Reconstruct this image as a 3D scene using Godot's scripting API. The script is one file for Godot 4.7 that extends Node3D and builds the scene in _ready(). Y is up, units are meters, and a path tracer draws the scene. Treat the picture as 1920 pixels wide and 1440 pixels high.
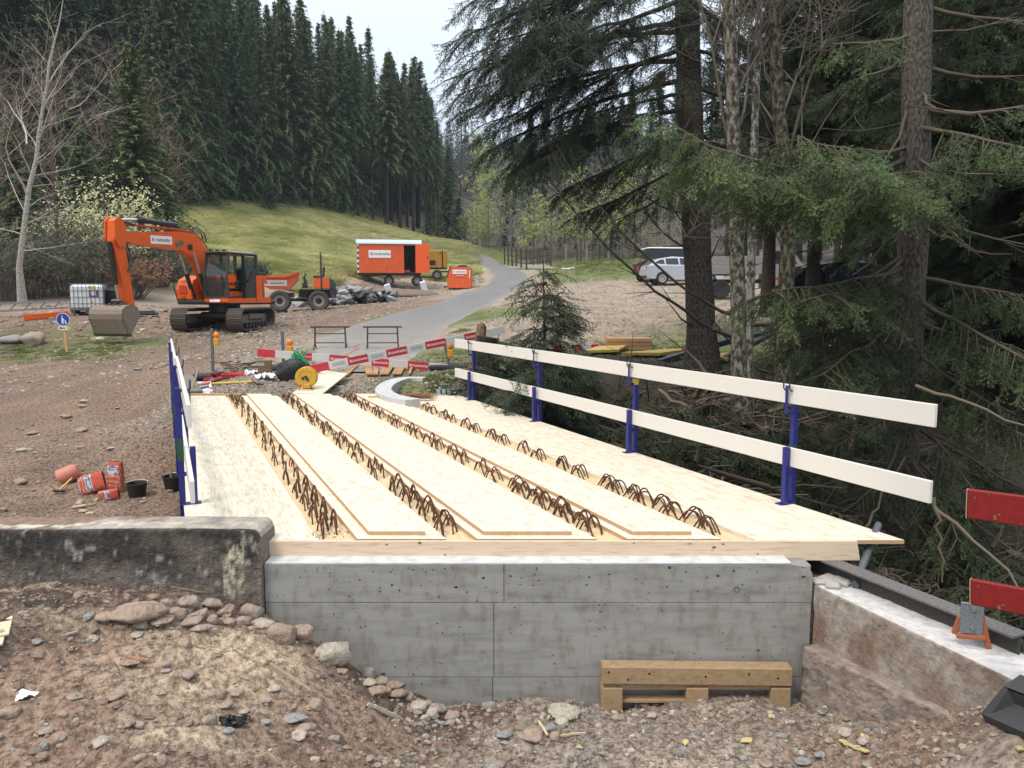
extends Node3D

const PITCH := deg_to_rad(6.297)
const FOCAL := 1450.0
const EYE := Vector3(0, 1.55, 0)
const SKEW := 0.449          # metres the bridge drifts to the left per metre of depth
var rng := RandomNumberGenerator.new()
var used := {}
var mats := {}
var T := {}
var wob := FastNoiseLite.new()
var wob2 := FastNoiseLite.new()

# ------------------------------------------------------------------ mesh builder
class MB:
	var v := PackedVector3Array()
	var n := PackedVector3Array()
	var c := PackedColorArray()
	var col := Color.WHITE
	func tri(a: Vector3, b: Vector3, d: Vector3, na: Vector3, nb: Vector3, nd: Vector3) -> void:   # counter-clockwise from outside
		v.append(a); v.append(d); v.append(b)
		n.append(na); n.append(nd); n.append(nb)
		c.append(col); c.append(col); c.append(col)
	func face(p: Array) -> void:
		var nn := Vector3.ZERO
		for i in p.size():
			var a: Vector3 = p[i]
			var b: Vector3 = p[(i + 1) % p.size()]
			nn += a.cross(b)
		nn = nn.normalized()
		for i in range(1, p.size() - 1):
			tri(p[0], p[i], p[i + 1], nn, nn, nn)
	func face_out(p: Array, mid: Vector3) -> void:
		var cen := Vector3.ZERO
		var nn := Vector3.ZERO
		for i in p.size():
			cen += p[i]
			var a: Vector3 = p[i]
			var b: Vector3 = p[(i + 1) % p.size()]
			nn += a.cross(b)
		cen /= p.size()
		if nn.dot(cen - mid) < 0.0:
			p.reverse()
		face(p)
	func quad_s(a: Vector3, b: Vector3, d: Vector3, e: Vector3, na: Vector3, nb: Vector3, nd: Vector3, ne: Vector3) -> void:
		tri(a, b, d, na, nb, nd)
		tri(a, d, e, na, nd, ne)
	func box(t: Transform3D, s: Vector3, bev := 0.0) -> void:
		var h := s * 0.5
		var b := minf(bev, minf(h.x, minf(h.y, h.z)) * 0.9)
		var mid := t.origin
		if b <= 0.0:
			for ax in 3:
				for sg in [-1.0, 1.0]:
					var p := []
					for k in [[-1, -1], [1, -1], [1, 1], [-1, 1]]:
						var q := Vector3.ZERO
						q[ax] = sg * h[ax]
						q[(ax + 1) % 3] = k[0] * h[(ax + 1) % 3]
						q[(ax + 2) % 3] = k[1] * h[(ax + 2) % 3]
						p.append(t * q)
					face_out(p, mid)
			return
		for ax in 3:
			for sg in [-1.0, 1.0]:
				var p := []
				for k in [[-1, -1], [1, -1], [1, 1], [-1, 1]]:
					var q := Vector3.ZERO
					q[ax] = sg * h[ax]
					q[(ax + 1) % 3] = k[0] * (h[(ax + 1) % 3] - b)
					q[(ax + 2) % 3] = k[1] * (h[(ax + 2) % 3] - b)
					p.append(t * q)
				face_out(p, mid)
		for ax in 3:      # edges along ax
			var i := (ax + 1) % 3
			var j := (ax + 2) % 3
			for si in [-1.0, 1.0]:
				for sj in [-1.0, 1.0]:
					var p := []
					for k in [[-1, 0], [1, 0], [1, 1], [-1, 1]]:
						var q := Vector3.ZERO
						q[ax] = k[0] * (h[ax] - b)
						q[i] = si * (h[i] if k[1] == 0 else h[i] - b)
						q[j] = sj * (h[j] - b if k[1] == 0 else h[j])
						p.append(t * q)
					face_out(p, mid)
		for sx in [-1.0, 1.0]:
			for sy in [-1.0, 1.0]:
				for sz in [-1.0, 1.0]:
					face_out([t * Vector3(sx * h.x, sy * (h.y - b), sz * (h.z - b)), t * Vector3(sx * (h.x - b), sy * h.y, sz * (h.z - b)), t * Vector3(sx * (h.x - b), sy * (h.y - b), sz * h.z)], mid)
	func bx(x: float, y: float, z: float, sx: float, sy: float, sz: float, bev := 0.0) -> void:
		box(Transform3D(Basis(), Vector3(x, y, z)), Vector3(sx, sy, sz), bev)
	func bar(a: Vector3, b: Vector3, w: float, h: float, up := Vector3.UP, bev := 0.0) -> void:   # a beam from a to b
		var z := (b - a).normalized()
		var x := up.cross(z)
		if x.length() < 0.01:
			x = Vector3.RIGHT
		x = x.normalized()
		box(Transform3D(Basis(x, z.cross(x), z), (a + b) * 0.5), Vector3(w, h, (b - a).length()), bev)
	func tube(p: PackedVector3Array, r: PackedFloat32Array, sides := 6, caps := true) -> void:
		var up := Vector3(0.31, 0.17, 0.93)
		var prev := []
		var prevn := []
		for i in p.size():
			var d := (p[mini(i + 1, p.size() - 1)] - p[maxi(i - 1, 0)]).normalized()
			var x := up.cross(d)
			if x.length() < 0.05:
				x = Vector3(1, 0.2, 0).cross(d)
			x = x.normalized()
			up = d.cross(x)
			var ring := []
			var rn := []
			for k in sides:
				var a := TAU * k / sides
				var o := x * cos(a) + up * sin(a)
				ring.append(p[i] + o * r[i])
				rn.append(o)
			if i > 0:
				for k in sides:
					var k2 := (k + 1) % sides
					quad_s(prev[k], prev[k2], ring[k2], ring[k], prevn[k], prevn[k2], rn[k2], rn[k])
			elif caps:
				var q := ring.duplicate()
				face_out(q, p[0] + d)
			if i == p.size() - 1 and caps and r[i] > 0.002:
				face_out(ring.duplicate(), p[i] - d)
			prev = ring
			prevn = rn
	func rod(a: Vector3, b: Vector3, r: float, sides := 8, r2 := -1.0) -> void:
		tube(PackedVector3Array([a, b]), PackedFloat32Array([r, r if r2 < 0.0 else r2]), sides)
	func lathe(t: Transform3D, prof: Array, sides := 20) -> void:   # prof: [radius, height] from bottom to top round the local y axis; flat-shaded between rings, smooth round
		for i in prof.size() - 1:
			var a: Array = prof[i]
			var b: Array = prof[i + 1]
			var sl := Vector2(b[1] - a[1], a[0] - b[0]).normalized()
			for k in sides:
				var a0 := TAU * k / sides
				var a1 := TAU * (k + 1) / sides
				var d0 := Vector3(cos(a0), 0, -sin(a0))
				var d1 := Vector3(cos(a1), 0, -sin(a1))
				var n0 := (t.basis * (d0 * sl.x + Vector3.UP * sl.y)).normalized()
				var n1 := (t.basis * (d1 * sl.x + Vector3.UP * sl.y)).normalized()
				var u := Vector3.UP
				if a[0] > 0.0001:
					tri(t * (d0 * a[0] + u * a[1]), t * (d1 * a[0] + u * a[1]), t * (d1 * b[0] + u * b[1]), n0, n1, n1)
				if b[0] > 0.0001:
					tri(t * (d0 * a[0] + u * a[1]), t * (d1 * b[0] + u * b[1]), t * (d0 * b[0] + u * b[1]), n0, n1, n0)
	func prism(t: Transform3D, poly: PackedVector2Array, z0: float, z1: float) -> void:   # outline in local x, y pulled along local z
		var p := poly
		if Geometry2D.is_polygon_clockwise(p):
			p = poly.duplicate()
			p.reverse()
		var ids := Geometry2D.triangulate_polygon(p)
		var lo := minf(z0, z1)
		var hi := maxf(z0, z1)
		var flip := t.basis.determinant() < 0.0
		for i in range(0, ids.size(), 3):
			var a := p[ids[i]]
			var b := p[ids[i + 1]]
			var d := p[ids[i + 2]]
			if (b - a).cross(d - a) < 0.0:
				var w := b
				b = d
				d = w
			var f1 := [t * Vector3(a.x, a.y, hi), t * Vector3(b.x, b.y, hi), t * Vector3(d.x, d.y, hi)]
			var f2 := [t * Vector3(a.x, a.y, lo), t * Vector3(d.x, d.y, lo), t * Vector3(b.x, b.y, lo)]
			if flip:
				f1.reverse(); f2.reverse()
			face(f1); face(f2)
		for i in p.size():
			var a := p[i]
			var b := p[(i + 1) % p.size()]
			var f := [t * Vector3(a.x, a.y, lo), t * Vector3(b.x, b.y, lo), t * Vector3(b.x, b.y, hi), t * Vector3(a.x, a.y, hi)]
			if flip:
				f.reverse()
			face(f)
	func leaf(a: Vector3, b: Vector3, w: float, side: Vector3) -> void:   # a pointed blade from a to b
		var m := a.lerp(b, 0.45)
		v.append(a); v.append(m + side * w); v.append(b)
		v.append(a); v.append(b); v.append(m - side * w)
		for k in 6:
			c.append(col)
	func spike(a: Vector3, b: Vector3, w: float, side: Vector3) -> void:
		v.append(a - side * w); v.append(a + side * w); v.append(b)
		for k in 3:
			c.append(col)
	func mesh() -> ArrayMesh:
		var arr := []
		arr.resize(Mesh.ARRAY_MAX)
		arr[Mesh.ARRAY_VERTEX] = v
		if n.size() == v.size():
			arr[Mesh.ARRAY_NORMAL] = n
		arr[Mesh.ARRAY_COLOR] = c
		var m := ArrayMesh.new()
		m.add_surface_from_arrays(Mesh.PRIMITIVE_TRIANGLES, arr)
		return m

# ------------------------------------------------------------------ scene helpers
func at(px: float, py: float, d: float) -> Vector3:      # the point at depth d that the photograph shows at a pixel
	var x := (px - 960.0) / FOCAL
	var y := (720.0 - py) / FOCAL
	var dir := Vector3(x, y * cos(PITCH) - sin(PITCH), -cos(PITCH) - y * sin(PITCH))
	return EYE + dir * (d / -dir.z)

func on_ground(px: float, py: float, d: float, up := 0.0) -> Vector3:
	var p := at(px, py, d)
	return Vector3(p.x, ground_y(p.x, p.z) + up, p.z)

func lin(r: float, g: float, b: float, a := 1.0) -> Color:
	return Color(r, g, b, a).linear_to_srgb()

func numbered(called: String) -> String:
	var k: int = used.get(called, 0)
	used[called] = k + 1
	return called if k == 0 else "%s_%03d" % [called, k]

func thing(called: String, label: String, category: String, pos := Vector3.ZERO, yaw := 0.0, group := "") -> Node3D:
	var o := Node3D.new()
	o.name = numbered(called)
	add_child(o)
	o.position = pos
	o.rotation.y = yaw
	tag(o, label, category, group)
	return o

func tag(o: Node, label: String, category: String, group := "") -> void:
	o.set_meta("label", label)
	o.set_meta("category", category)
	if group != "":
		o.set_meta("group", group)

func put(parent: Node, called: String, m: Variant, material: Material, xf := Transform3D()) -> MeshInstance3D:
	var o := MeshInstance3D.new()
	if parent == self:
		o.name = numbered(called)
	else:
		var kk: int = parent.get_meta("n_" + called, 0)
		parent.set_meta("n_" + called, kk + 1)
		o.name = called if kk == 0 else "%s_%03d" % [called, kk]
	o.mesh = m.mesh() if m is MB else m
	o.material_override = material
	o.transform = xf
	parent.add_child(o)
	return o

func solo(called: String, label: String, category: String, m: Variant, material: Material, xf := Transform3D(), group := "") -> MeshInstance3D:
	var o := put(self, called, m, material, xf)
	tag(o, label, category, group)
	return o

func struct_(called: String, m: Variant, material: Material) -> MeshInstance3D:
	var o := put(self, called, m, material)
	o.set_meta("kind", "structure")
	return o

func many(parent: Node, called: String, m: Mesh, material: Material, xfs: Array, cols := []) -> MultiMeshInstance3D:
	var mm := MultiMesh.new()
	mm.transform_format = MultiMesh.TRANSFORM_3D
	mm.use_colors = cols.size() > 0
	mm.mesh = m
	mm.instance_count = xfs.size()
	for i in xfs.size():
		mm.set_instance_transform(i, xfs[i])
		if cols.size() > 0:
			mm.set_instance_color(i, cols[i])
	var o := MultiMeshInstance3D.new()
	o.multimesh = mm
	o.material_override = material
	if parent == self:
		o.name = numbered(called)
		parent.add_child(o)
	else:
		o.name = called
		parent.add_child(o, true)
	o.set_meta("kind", "stuff")
	return o

func copy_of(root: Node3D, label := "") -> Node3D:
	var r: Node3D = root.duplicate()
	r.name = numbered(str(root.name).rstrip("0123456789").trim_suffix("_"))
	add_child(r)
	if label != "":
		r.set_meta("label", label)
	return r

func noise_tex(key: String, seed_: int, freq: float, oct: int, ramp: Array, kind := FastNoiseLite.TYPE_SIMPLEX_SMOOTH, size := 512, gain := 0.55) -> NoiseTexture2D:
	if T.has(key):
		return T[key]
	var f := FastNoiseLite.new()
	f.seed = seed_
	f.noise_type = kind
	f.frequency = freq
	f.fractal_type = FastNoiseLite.FRACTAL_FBM if oct > 1 else FastNoiseLite.FRACTAL_NONE
	f.fractal_octaves = oct
	f.fractal_gain = gain
	var t := NoiseTexture2D.new()
	t.width = size
	t.height = size
	t.seamless = true
	t.noise = f
	t.generate_mipmaps = false
	if ramp.size() > 0:
		var g := Gradient.new()
		var offs := PackedFloat32Array()
		var cs := PackedColorArray()
		for r in ramp:
			offs.append(r[0])
			cs.append(r[1])
		g.offsets = offs
		g.colors = cs
		t.color_ramp = g
	T[key] = t
	return t

func grey(x: float) -> Color:
	return Color(x, x, x)

# colour in linear values; tex multiplies it; both may be laid triplanar
func mat(key: String, color: Color, rough := 0.8, metal := 0.0, tex: Texture2D = null, scale := Vector3.ONE, bump: Texture2D = null, depth := 1.0, world := false) -> StandardMaterial3D:
	if mats.has(key):
		return mats[key]
	var m := StandardMaterial3D.new()
	m.resource_name = key
	m.albedo_color = color
	m.roughness = rough
	m.metallic = metal
	m.vertex_color_use_as_albedo = true
	if tex:
		m.albedo_texture = tex
	if bump:
		m.heightmap_enabled = true
		m.heightmap_texture = bump
		m.heightmap_scale = depth
	if tex or bump:
		m.uv1_triplanar = true
		m.uv1_world_triplanar = world
		m.uv1_scale = scale
		m.uv1_triplanar_sharpness = 4.0
	mats[key] = m
	return m

# a second, larger layer of stains and smudges over a material
func stained(m: StandardMaterial3D, scale: Vector3, world := false) -> StandardMaterial3D:
	m.detail_enabled = true
	m.detail_blend_mode = BaseMaterial3D.BLEND_MODE_MUL
	m.detail_albedo = T.smudge
	m.detail_uv_layer = BaseMaterial3D.DETAIL_UV_2
	m.uv2_triplanar = true
	m.uv2_world_triplanar = world
	m.uv2_scale = scale
	m.uv2_triplanar_sharpness = 4.0
	return m

func glass(key: String, color: Color, alpha := 0.25) -> StandardMaterial3D:
	if mats.has(key):
		return mats[key]
	var m := StandardMaterial3D.new()
	m.resource_name = key
	m.albedo_color = Color(color, alpha)
	m.transparency = BaseMaterial3D.TRANSPARENCY_ALPHA
	m.roughness = 0.05
	mats[key] = m
	return m

func words(parent: Node, text: String, size: float, material: Material, xf: Transform3D, bold := true, called := "lettering") -> MeshInstance3D:
	var key := "text_%s_%s" % [text, bold]
	if not T.has(key):
		var tm := TextMesh.new()
		tm.text = text
		var sf := SystemFont.new()
		sf.font_names = PackedStringArray(["Droid Sans"])
		sf.font_weight = 700 if bold else 400
		tm.font = sf
		tm.font_size = 32
		tm.pixel_size = 1.0 / 32.0
		tm.depth = 0.06
		tm.curve_step = 2.0
		T[key] = tm
	return put(parent, called, T[key], material, xf * Transform3D(Basis().scaled(Vector3(size, size, size * 0.3)), Vector3.ZERO))

func jig(a: float) -> float:
	return rng.randf_range(-a, a)

func jig3(a: float) -> Vector3:
	return Vector3(jig(a), jig(a), jig(a))

func _ready() -> void:
	rng.seed = 7
	var cam := Camera3D.new()
	cam.name = "camera"
	cam.position = EYE
	cam.rotation.x = -PITCH
	cam.fov = rad_to_deg(2.0 * atan(720.0 / FOCAL))
	cam.near = 0.05
	cam.far = 2500.0
	cam.current = true
	add_child(cam)
	var we := WorldEnvironment.new()
	we.name = "daylight"
	var env := Environment.new()
	env.background_mode = Environment.BG_SKY
	var sky := Sky.new()
	var ps := ProceduralSkyMaterial.new()
	ps.sky_top_color = lin(1.12, 1.18, 1.27)
	ps.sky_horizon_color = lin(0.42, 0.495, 0.58)
	ps.sky_energy_multiplier = 1.0
	ps.ground_bottom_color = lin(0.16, 0.14, 0.12)
	ps.ground_horizon_color = lin(0.55, 0.58, 0.60)
	ps.ground_curve = 0.05
	ps.sky_curve = 0.9
	ps.sun_angle_max = 60.0
	sky.sky_material = ps
	env.sky = sky
	env.tonemap_mode = Environment.TONE_MAPPER_LINEAR
	env.tonemap_exposure = 1.75
	env.sdfgi_enabled = true
	env.ssao_enabled = true
	env.ssil_enabled = true
	env.fog_enabled = true
	env.fog_light_color = lin(0.72, 0.82, 0.95)
	env.fog_density = 0.00035
	we.environment = env
	add_child(we)
	var sun := DirectionalLight3D.new()
	sun.name = "sun"
	sun.light_energy = 0.5
	sun.light_color = Color(1.0, 0.965, 0.92)
	sun.light_angular_distance = 18.0
	sun.shadow_enabled = true
	sun.rotation = Vector3(deg_to_rad(-58), deg_to_rad(-48), 0)
	add_child(sun)
	wob.seed = 11
	wob.frequency = 0.35
	wob.fractal_octaves = 4
	wob2.seed = 23
	wob2.frequency = 1.0
	wob2.fractal_octaves = 3
	make_textures()
	solve_ground()
	plan_road()
	make_ground()
	make_road()
	make_stones()
	make_hill_forest()
	make_middle_woods()
	make_left_trees()
	make_right_trees()
	make_brush()
	make_abutments()
	make_deck()
	make_railings()
	make_excavator()
	make_dumper()
	make_site_wagon()
	make_parked_vehicles()
	make_far_things()
	make_barriers()
	make_site_clutter()
	make_left_clutter()
	make_front_clutter()

func make_textures() -> void:
	noise_tex("mottle", 3, 0.012, 5, [[0.0, grey(0.86)], [0.4, grey(0.94)], [0.7, grey(0.98)], [1.0, grey(1.0)]])
	noise_tex("fine", 5, 0.05, 4, [[0.0, grey(0.6)], [0.5, grey(0.88)], [1.0, grey(1.0)]])
	noise_tex("soil", 9, 0.02, 6, [[0.0, Color(0.42, 0.38, 0.36)], [0.35, Color(0.72, 0.68, 0.66)], [0.55, Color(0.92, 0.89, 0.87)], [0.72, Color(1, 0.98, 0.97)], [1.0, Color(1, 1, 1)]], FastNoiseLite.TYPE_SIMPLEX_SMOOTH, 1024, 0.68)
	noise_tex("smudge", 61, 0.011, 6, [[0.0, Color(0.84, 0.80, 0.75)], [0.3, Color(0.945, 0.93, 0.91)], [0.5, Color(0.99, 0.985, 0.98)], [1.0, Color(1, 1, 1)]], FastNoiseLite.TYPE_SIMPLEX_SMOOTH, 1024, 0.62)
	noise_tex("stone", 10, 0.02, 5, [[0.0, grey(0.66)], [0.4, grey(0.88)], [1.0, grey(1.0)]])
	noise_tex("relief", 13, 0.014, 7, [], FastNoiseLite.TYPE_SIMPLEX_SMOOTH, 1024, 0.66)
	noise_tex("bark", 17, 0.03, 5, [[0.0, grey(0.35)], [0.4, grey(0.7)], [0.7, grey(0.95)], [1.0, grey(1)]])
	noise_tex("wood", 21, 0.012, 5, [[0.0, Color(0.86, 0.77, 0.64)], [0.28, Color(0.95, 0.90, 0.82)], [0.42, Color(0.985, 0.965, 0.93)], [1.0, Color(1, 0.99, 0.97)]], FastNoiseLite.TYPE_SIMPLEX_SMOOTH, 1024, 0.6)
	noise_tex("flake", 22, 0.045, 4, [[0.0, Color(0.74, 0.6, 0.44)], [0.24, Color(0.88, 0.79, 0.67)], [0.36, Color(0.985, 0.96, 0.92)], [1.0, Color(1, 0.99, 0.97)]], FastNoiseLite.TYPE_SIMPLEX_SMOOTH, 1024, 0.6)
	noise_tex("concrete", 27, 0.008, 6, [[0.0, grey(0.80)], [0.3, grey(0.91)], [0.6, grey(0.97)], [1.0, grey(1.0)]], FastNoiseLite.TYPE_SIMPLEX_SMOOTH, 1024, 0.6)
	noise_tex("stain", 31, 0.007, 6, [[0.0, Color(0.20, 0.19, 0.18)], [0.38, Color(0.36, 0.33, 0.30)], [0.55, Color(0.62, 0.58, 0.53)], [0.68, Color(0.80, 0.77, 0.70)], [1.0, Color(1, 0.97, 0.9)]], FastNoiseLite.TYPE_SIMPLEX_SMOOTH, 1024, 0.62)
	noise_tex("rust", 35, 0.03, 5, [[0.0, Color(0.35, 0.25, 0.2)], [0.45, Color(0.6, 0.45, 0.35)], [0.6, Color(0.85, 0.6, 0.42)], [1.0, Color(1.0, 0.72, 0.5)]])
	noise_tex("lichen", 39, 0.008, 6, [[0.0, Color(0.2, 0.18, 0.14)], [0.4, Color(0.42, 0.39, 0.33)], [0.55, Color(0.68, 0.67, 0.63)], [0.75, Color(0.92, 0.92, 0.9)], [1.0, Color(1, 1, 1)]], FastNoiseLite.TYPE_SIMPLEX_SMOOTH, 512, 0.62)
	noise_tex("meadow", 43, 0.02, 6, [[0.0, Color(0.62, 0.66, 0.45)], [0.4, Color(0.85, 0.86, 0.66)], [0.55, Color(0.98, 0.96, 0.82)], [1.0, Color(1, 0.98, 0.9)]], FastNoiseLite.TYPE_SIMPLEX_SMOOTH, 1024, 0.7)
	noise_tex("peel", 47, 0.02, 5, [[0.0, Color(0.62, 0.5, 0.36)], [0.17, Color(0.72, 0.55, 0.4)], [0.21, Color(0.58, 0.08, 0.08)], [0.5, Color(0.66, 0.09, 0.09)], [1.0, Color(0.7, 0.12, 0.11)]])

# ------------------------------------------------------------------ the lie of the land: heights known at points, a thin plate between them
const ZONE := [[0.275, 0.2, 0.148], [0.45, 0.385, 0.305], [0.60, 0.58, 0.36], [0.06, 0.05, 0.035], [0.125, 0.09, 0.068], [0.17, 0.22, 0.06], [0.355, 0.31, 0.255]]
# zones: 0 red-brown soil, 1 pale gravel, 2 meadow, 3 forest floor, 4 dark mud, 5 fresh grass, 6 grey gravel
var gp := []          # [u, v, y, zone]
var gw := PackedFloat64Array()

func warp(x: float, z: float) -> Vector2:
	var d := 3.0 - minf(z, -2.3)
	return Vector2(atan2(x, d), 0.5 * log(x * x + d * d))

func gpix(px: float, py: float, d: float, zone: int) -> void:
	var p := at(px, py, d)
	gxyz(p.x, p.y, p.z, zone)

func gxyz(x: float, y: float, z: float, zone: int) -> void:
	var w := warp(x, z)
	gp.append([w.x, w.y, y, zone])

func solve_ground() -> void:
	# foreground, left mound and its fall to the right
	for a in [[0, 1100, 4.55, 4], [200, 1110, 4.55, 4], [400, 1130, 4.6, 0], [490, 1165, 4.65, 0], [0, 1440, 3.1, 0], [300, 1440, 3.15, 0], [500, 1440, 3.3, 0], [700, 1440, 3.6, 0], [900, 1440, 3.85, 6], [1300, 1440, 3.95, 6], [1700, 1440, 3.6, 0], [1920, 1440, 3.1, 6],
			[250, 1250, 3.85, 0], [450, 1250, 3.97, 0], [500, 1190, 4.3, 0], [600, 1215, 4.45, 0], [650, 1255, 4.5, 4], [750, 1305, 4.52, 4], [850, 1337, 4.62, 4], [700, 1400, 3.9, 0], [1000, 1312, 4.66, 6], [1300, 1310, 4.66, 6], [1500, 1312, 4.62, 6], [1500, 1400, 4.07, 0], [1700, 1332, 4.08, 0], [1800, 1325, 3.8, 0], [1890, 1312, 3.5, 0],
			# left basin
			[0, 965, 9.8, 0], [300, 955, 9.9, 0], [0, 850, 12.5, 0], [250, 915, 11.2, 0], [150, 780, 15.5, 0], [300, 780, 15.2, 0], [0, 700, 20, 0], [250, 680, 21, 0], [122, 660, 24, 0], [0, 650, 24.5, 4], [60, 640, 25, 5], [200, 646, 24, 5], [60, 600, 30, 0], [200, 595, 30.5, 0], [300, 600, 30, 0], [120, 580, 32, 1], [420, 620, 28.6, 0], [330, 560, 40, 1], [500, 605, 31, 0], [600, 580, 36, 0], [420, 575, 40, 0], [700, 560, 46, 0], [740, 540, 55, 1], [860, 540, 55, 1], [650, 552, 48, 0],
			# behind the bridge
			[400, 716, 14, 6], [600, 716, 14.2, 6], [690, 722, 13.8, 6], [700, 700, 15, 1], [600, 690, 16, 1], [500, 682, 16.6, 6], [640, 640, 21, 1], [450, 655, 20, 0], [350, 692, 17, 0], [340, 742, 14, 0], [800, 722, 13.8, 5], [870, 702, 14.5, 5], [850, 672, 16.5, 5], [760, 640, 21, 1], [870, 600, 27, 5], [900, 640, 19.5, 1], [960, 600, 24, 1], [900, 545, 45, 1], [1000, 600, 24, 1], [1050, 560, 35, 1], [1200, 534, 44, 1], [1400, 560, 34, 1], [1250, 580, 27, 1], [1000, 508, 60, 1], [880, 500, 75, 5], [960, 480, 84, 5], [1100, 495, 62, 5], [1180, 512, 55, 5], [1150, 640, 18, 1], [1250, 655, 17, 5], [1000, 650, 17.5, 1],
			# bank and ravine on the right
			[1315, 700, 13, 3], [1385, 790, 10.2, 3], [1470, 800, 10.4, 3], [1100, 690, 14, 3], [960, 720, 13.4, 3], [1150, 760, 11.8, 3], [1300, 860, 9.2, 3], [1480, 1000, 7.6, 3], [1620, 640, 18, 3], [1560, 590, 25, 1], [1900, 640, 17, 3],
			# meadow and hill
			[360, 520, 46, 2], [480, 500, 50, 2], [640, 500, 56, 2], [760, 500, 66, 2], [850, 500, 72, 2], [400, 372, 84, 2], [520, 378, 92, 2], [650, 400, 98, 2], [760, 432, 104, 2], [860, 458, 114, 1], [600, 440, 76, 2], [700, 470, 78, 2], [340, 420, 66, 2], [420, 470, 58, 2], [560, 475, 60, 2], [450, 430, 70, 2], [390, 500, 50, 2],
			[0, 545, 38, 3], [200, 520, 42, 3], [280, 450, 52, 3], [120, 470, 55, 3], [940, 462, 105, 3], [1060, 468, 85, 3], [1250, 480, 70, 3],
			# far
			[880, 400, 260, 3], [1200, 400, 260, 3], [880, 338, 520, 3], [1000, 310, 560, 3], [1260, 268, 560, 2], [1700, 250, 560, 3], [500, 200, 520, 3], [0, 100, 520, 3]]:
		gpix(a[0], a[1], a[2], a[3])
	for a in [[-3.2, -1.05, -6.2, 0], [-7.0, -0.95, -6.2, 0], [-9, -0.9, -9, 0], [-14, -0.6, -14, 0], [-12, 0.0, -4, 0], [-5.5, -0.15, -3.6, 0], [0.2, -1.8, -5.8, 3], [-0.7, -1.8, -8, 3], [-1.6, -1.65, -10, 3], [-2.6, -1.3, -11.4, 3], [0.6, -1.7, -10.6, 3], [-3.3, -0.2, -12.7, 6], [-1.2, -0.2, -12.7, 6],
			[2.9, -1.5, -4.9, 3], [3.6, -1.8, -6.2, 3], [3.6, -1.8, -8.2, 3], [4.5, -1.55, -8.5, 3], [6.0, -1.5, -7, 3], [5.2, -1.2, -4.2, 3], [4, -0.7, -2.9, 0], [9, -1.0, -5, 3], [9, -1.0, -10, 3], [13, -0.4, -15, 3], [20, 0.8, -20, 3], [30, 2.0, -34, 3], [45, 4, -50, 3], [30, 6, -80, 3], [60, 8, -90, 3],
			[-32, 1.5, -30, 3], [-60, 8, -50, 3], [-50, 17, -95, 3], [-34, 24, -130, 3], [-90, 35, -120, 3], [0, 11.5, -140, 3], [-10, 20, -150, 3], [40, 12, -140, 3], [120, 30, -150, 3], [-220, 70, -160, 3], [260, 70, -260, 3], [-40, 90, -620, 3], [260, 120, -640, 3], [-420, 150, -520, 3], [600, 160, -420, 3], [-700, 160, 0, 3], [700, 120, 0, 3], [60, 2, -6, 3], [-60, 6, -6, 3]]:
		gxyz(a[0], a[1], a[2], a[3])
	var n := gp.size()
	var m := n + 3
	var A := []
	for i in m:
		var row := PackedFloat64Array()
		row.resize(m + 1)
		A.append(row)
	for i in n:
		var pi: Array = gp[i]
		for j in n:
			var dx: float = pi[0] - gp[j][0]
			var dy: float = pi[1] - gp[j][1]
			var r2 := dx * dx + dy * dy
			A[i][j] = r2 * log(r2) if r2 > 1e-12 else 0.0006
		A[i][n] = 1.0
		A[i][n + 1] = pi[0]
		A[i][n + 2] = pi[1]
		A[n][i] = 1.0
		A[n + 1][i] = pi[0]
		A[n + 2][i] = pi[1]
		A[i][m] = pi[2]
	for k in m:
		var best := k
		for i in range(k + 1, m):
			if absf(A[i][k]) > absf(A[best][k]):
				best = i
		var tmp: PackedFloat64Array = A[k]
		A[k] = A[best]
		A[best] = tmp
		var pk: PackedFloat64Array = A[k]
		for i in range(k + 1, m):
			var ri: PackedFloat64Array = A[i]
			var f: float = ri[k] / pk[k]
			if f != 0.0:
				for j in range(k, m + 1):
					ri[j] -= f * pk[j]
				A[i] = ri
	gw.resize(m)
	for k in range(m - 1, -1, -1):
		var s: float = A[k][m]
		for j in range(k + 1, m):
			s -= A[k][j] * gw[j]
		gw[k] = s / A[k][k]

var gu := PackedFloat64Array()
var gv := PackedFloat64Array()
func plate(x: float, z: float) -> float:
	var w := warp(x, z)
	var n := gp.size()
	if gu.size() == 0:
		for a in gp:
			gu.append(a[0])
			gv.append(a[1])
	var s := gw[n] + gw[n + 1] * w.x + gw[n + 2] * w.y
	for i in n:
		var dx := w.x - gu[i]
		var dy := w.y - gv[i]
		var r2 := dx * dx + dy * dy + 1e-12
		s += gw[i] * r2 * log(r2)
	return s

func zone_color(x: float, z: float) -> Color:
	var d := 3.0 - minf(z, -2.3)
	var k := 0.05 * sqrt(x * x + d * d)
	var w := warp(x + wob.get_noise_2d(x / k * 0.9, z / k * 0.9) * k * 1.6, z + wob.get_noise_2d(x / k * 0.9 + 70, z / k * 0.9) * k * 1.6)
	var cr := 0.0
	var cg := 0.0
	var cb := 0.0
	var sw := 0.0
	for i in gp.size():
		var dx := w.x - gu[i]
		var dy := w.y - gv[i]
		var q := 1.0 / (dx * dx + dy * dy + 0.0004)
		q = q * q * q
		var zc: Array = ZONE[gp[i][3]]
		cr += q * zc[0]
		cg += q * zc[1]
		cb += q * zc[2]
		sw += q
	return Color(cr / sw, cg / sw, cb / sw)

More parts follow.
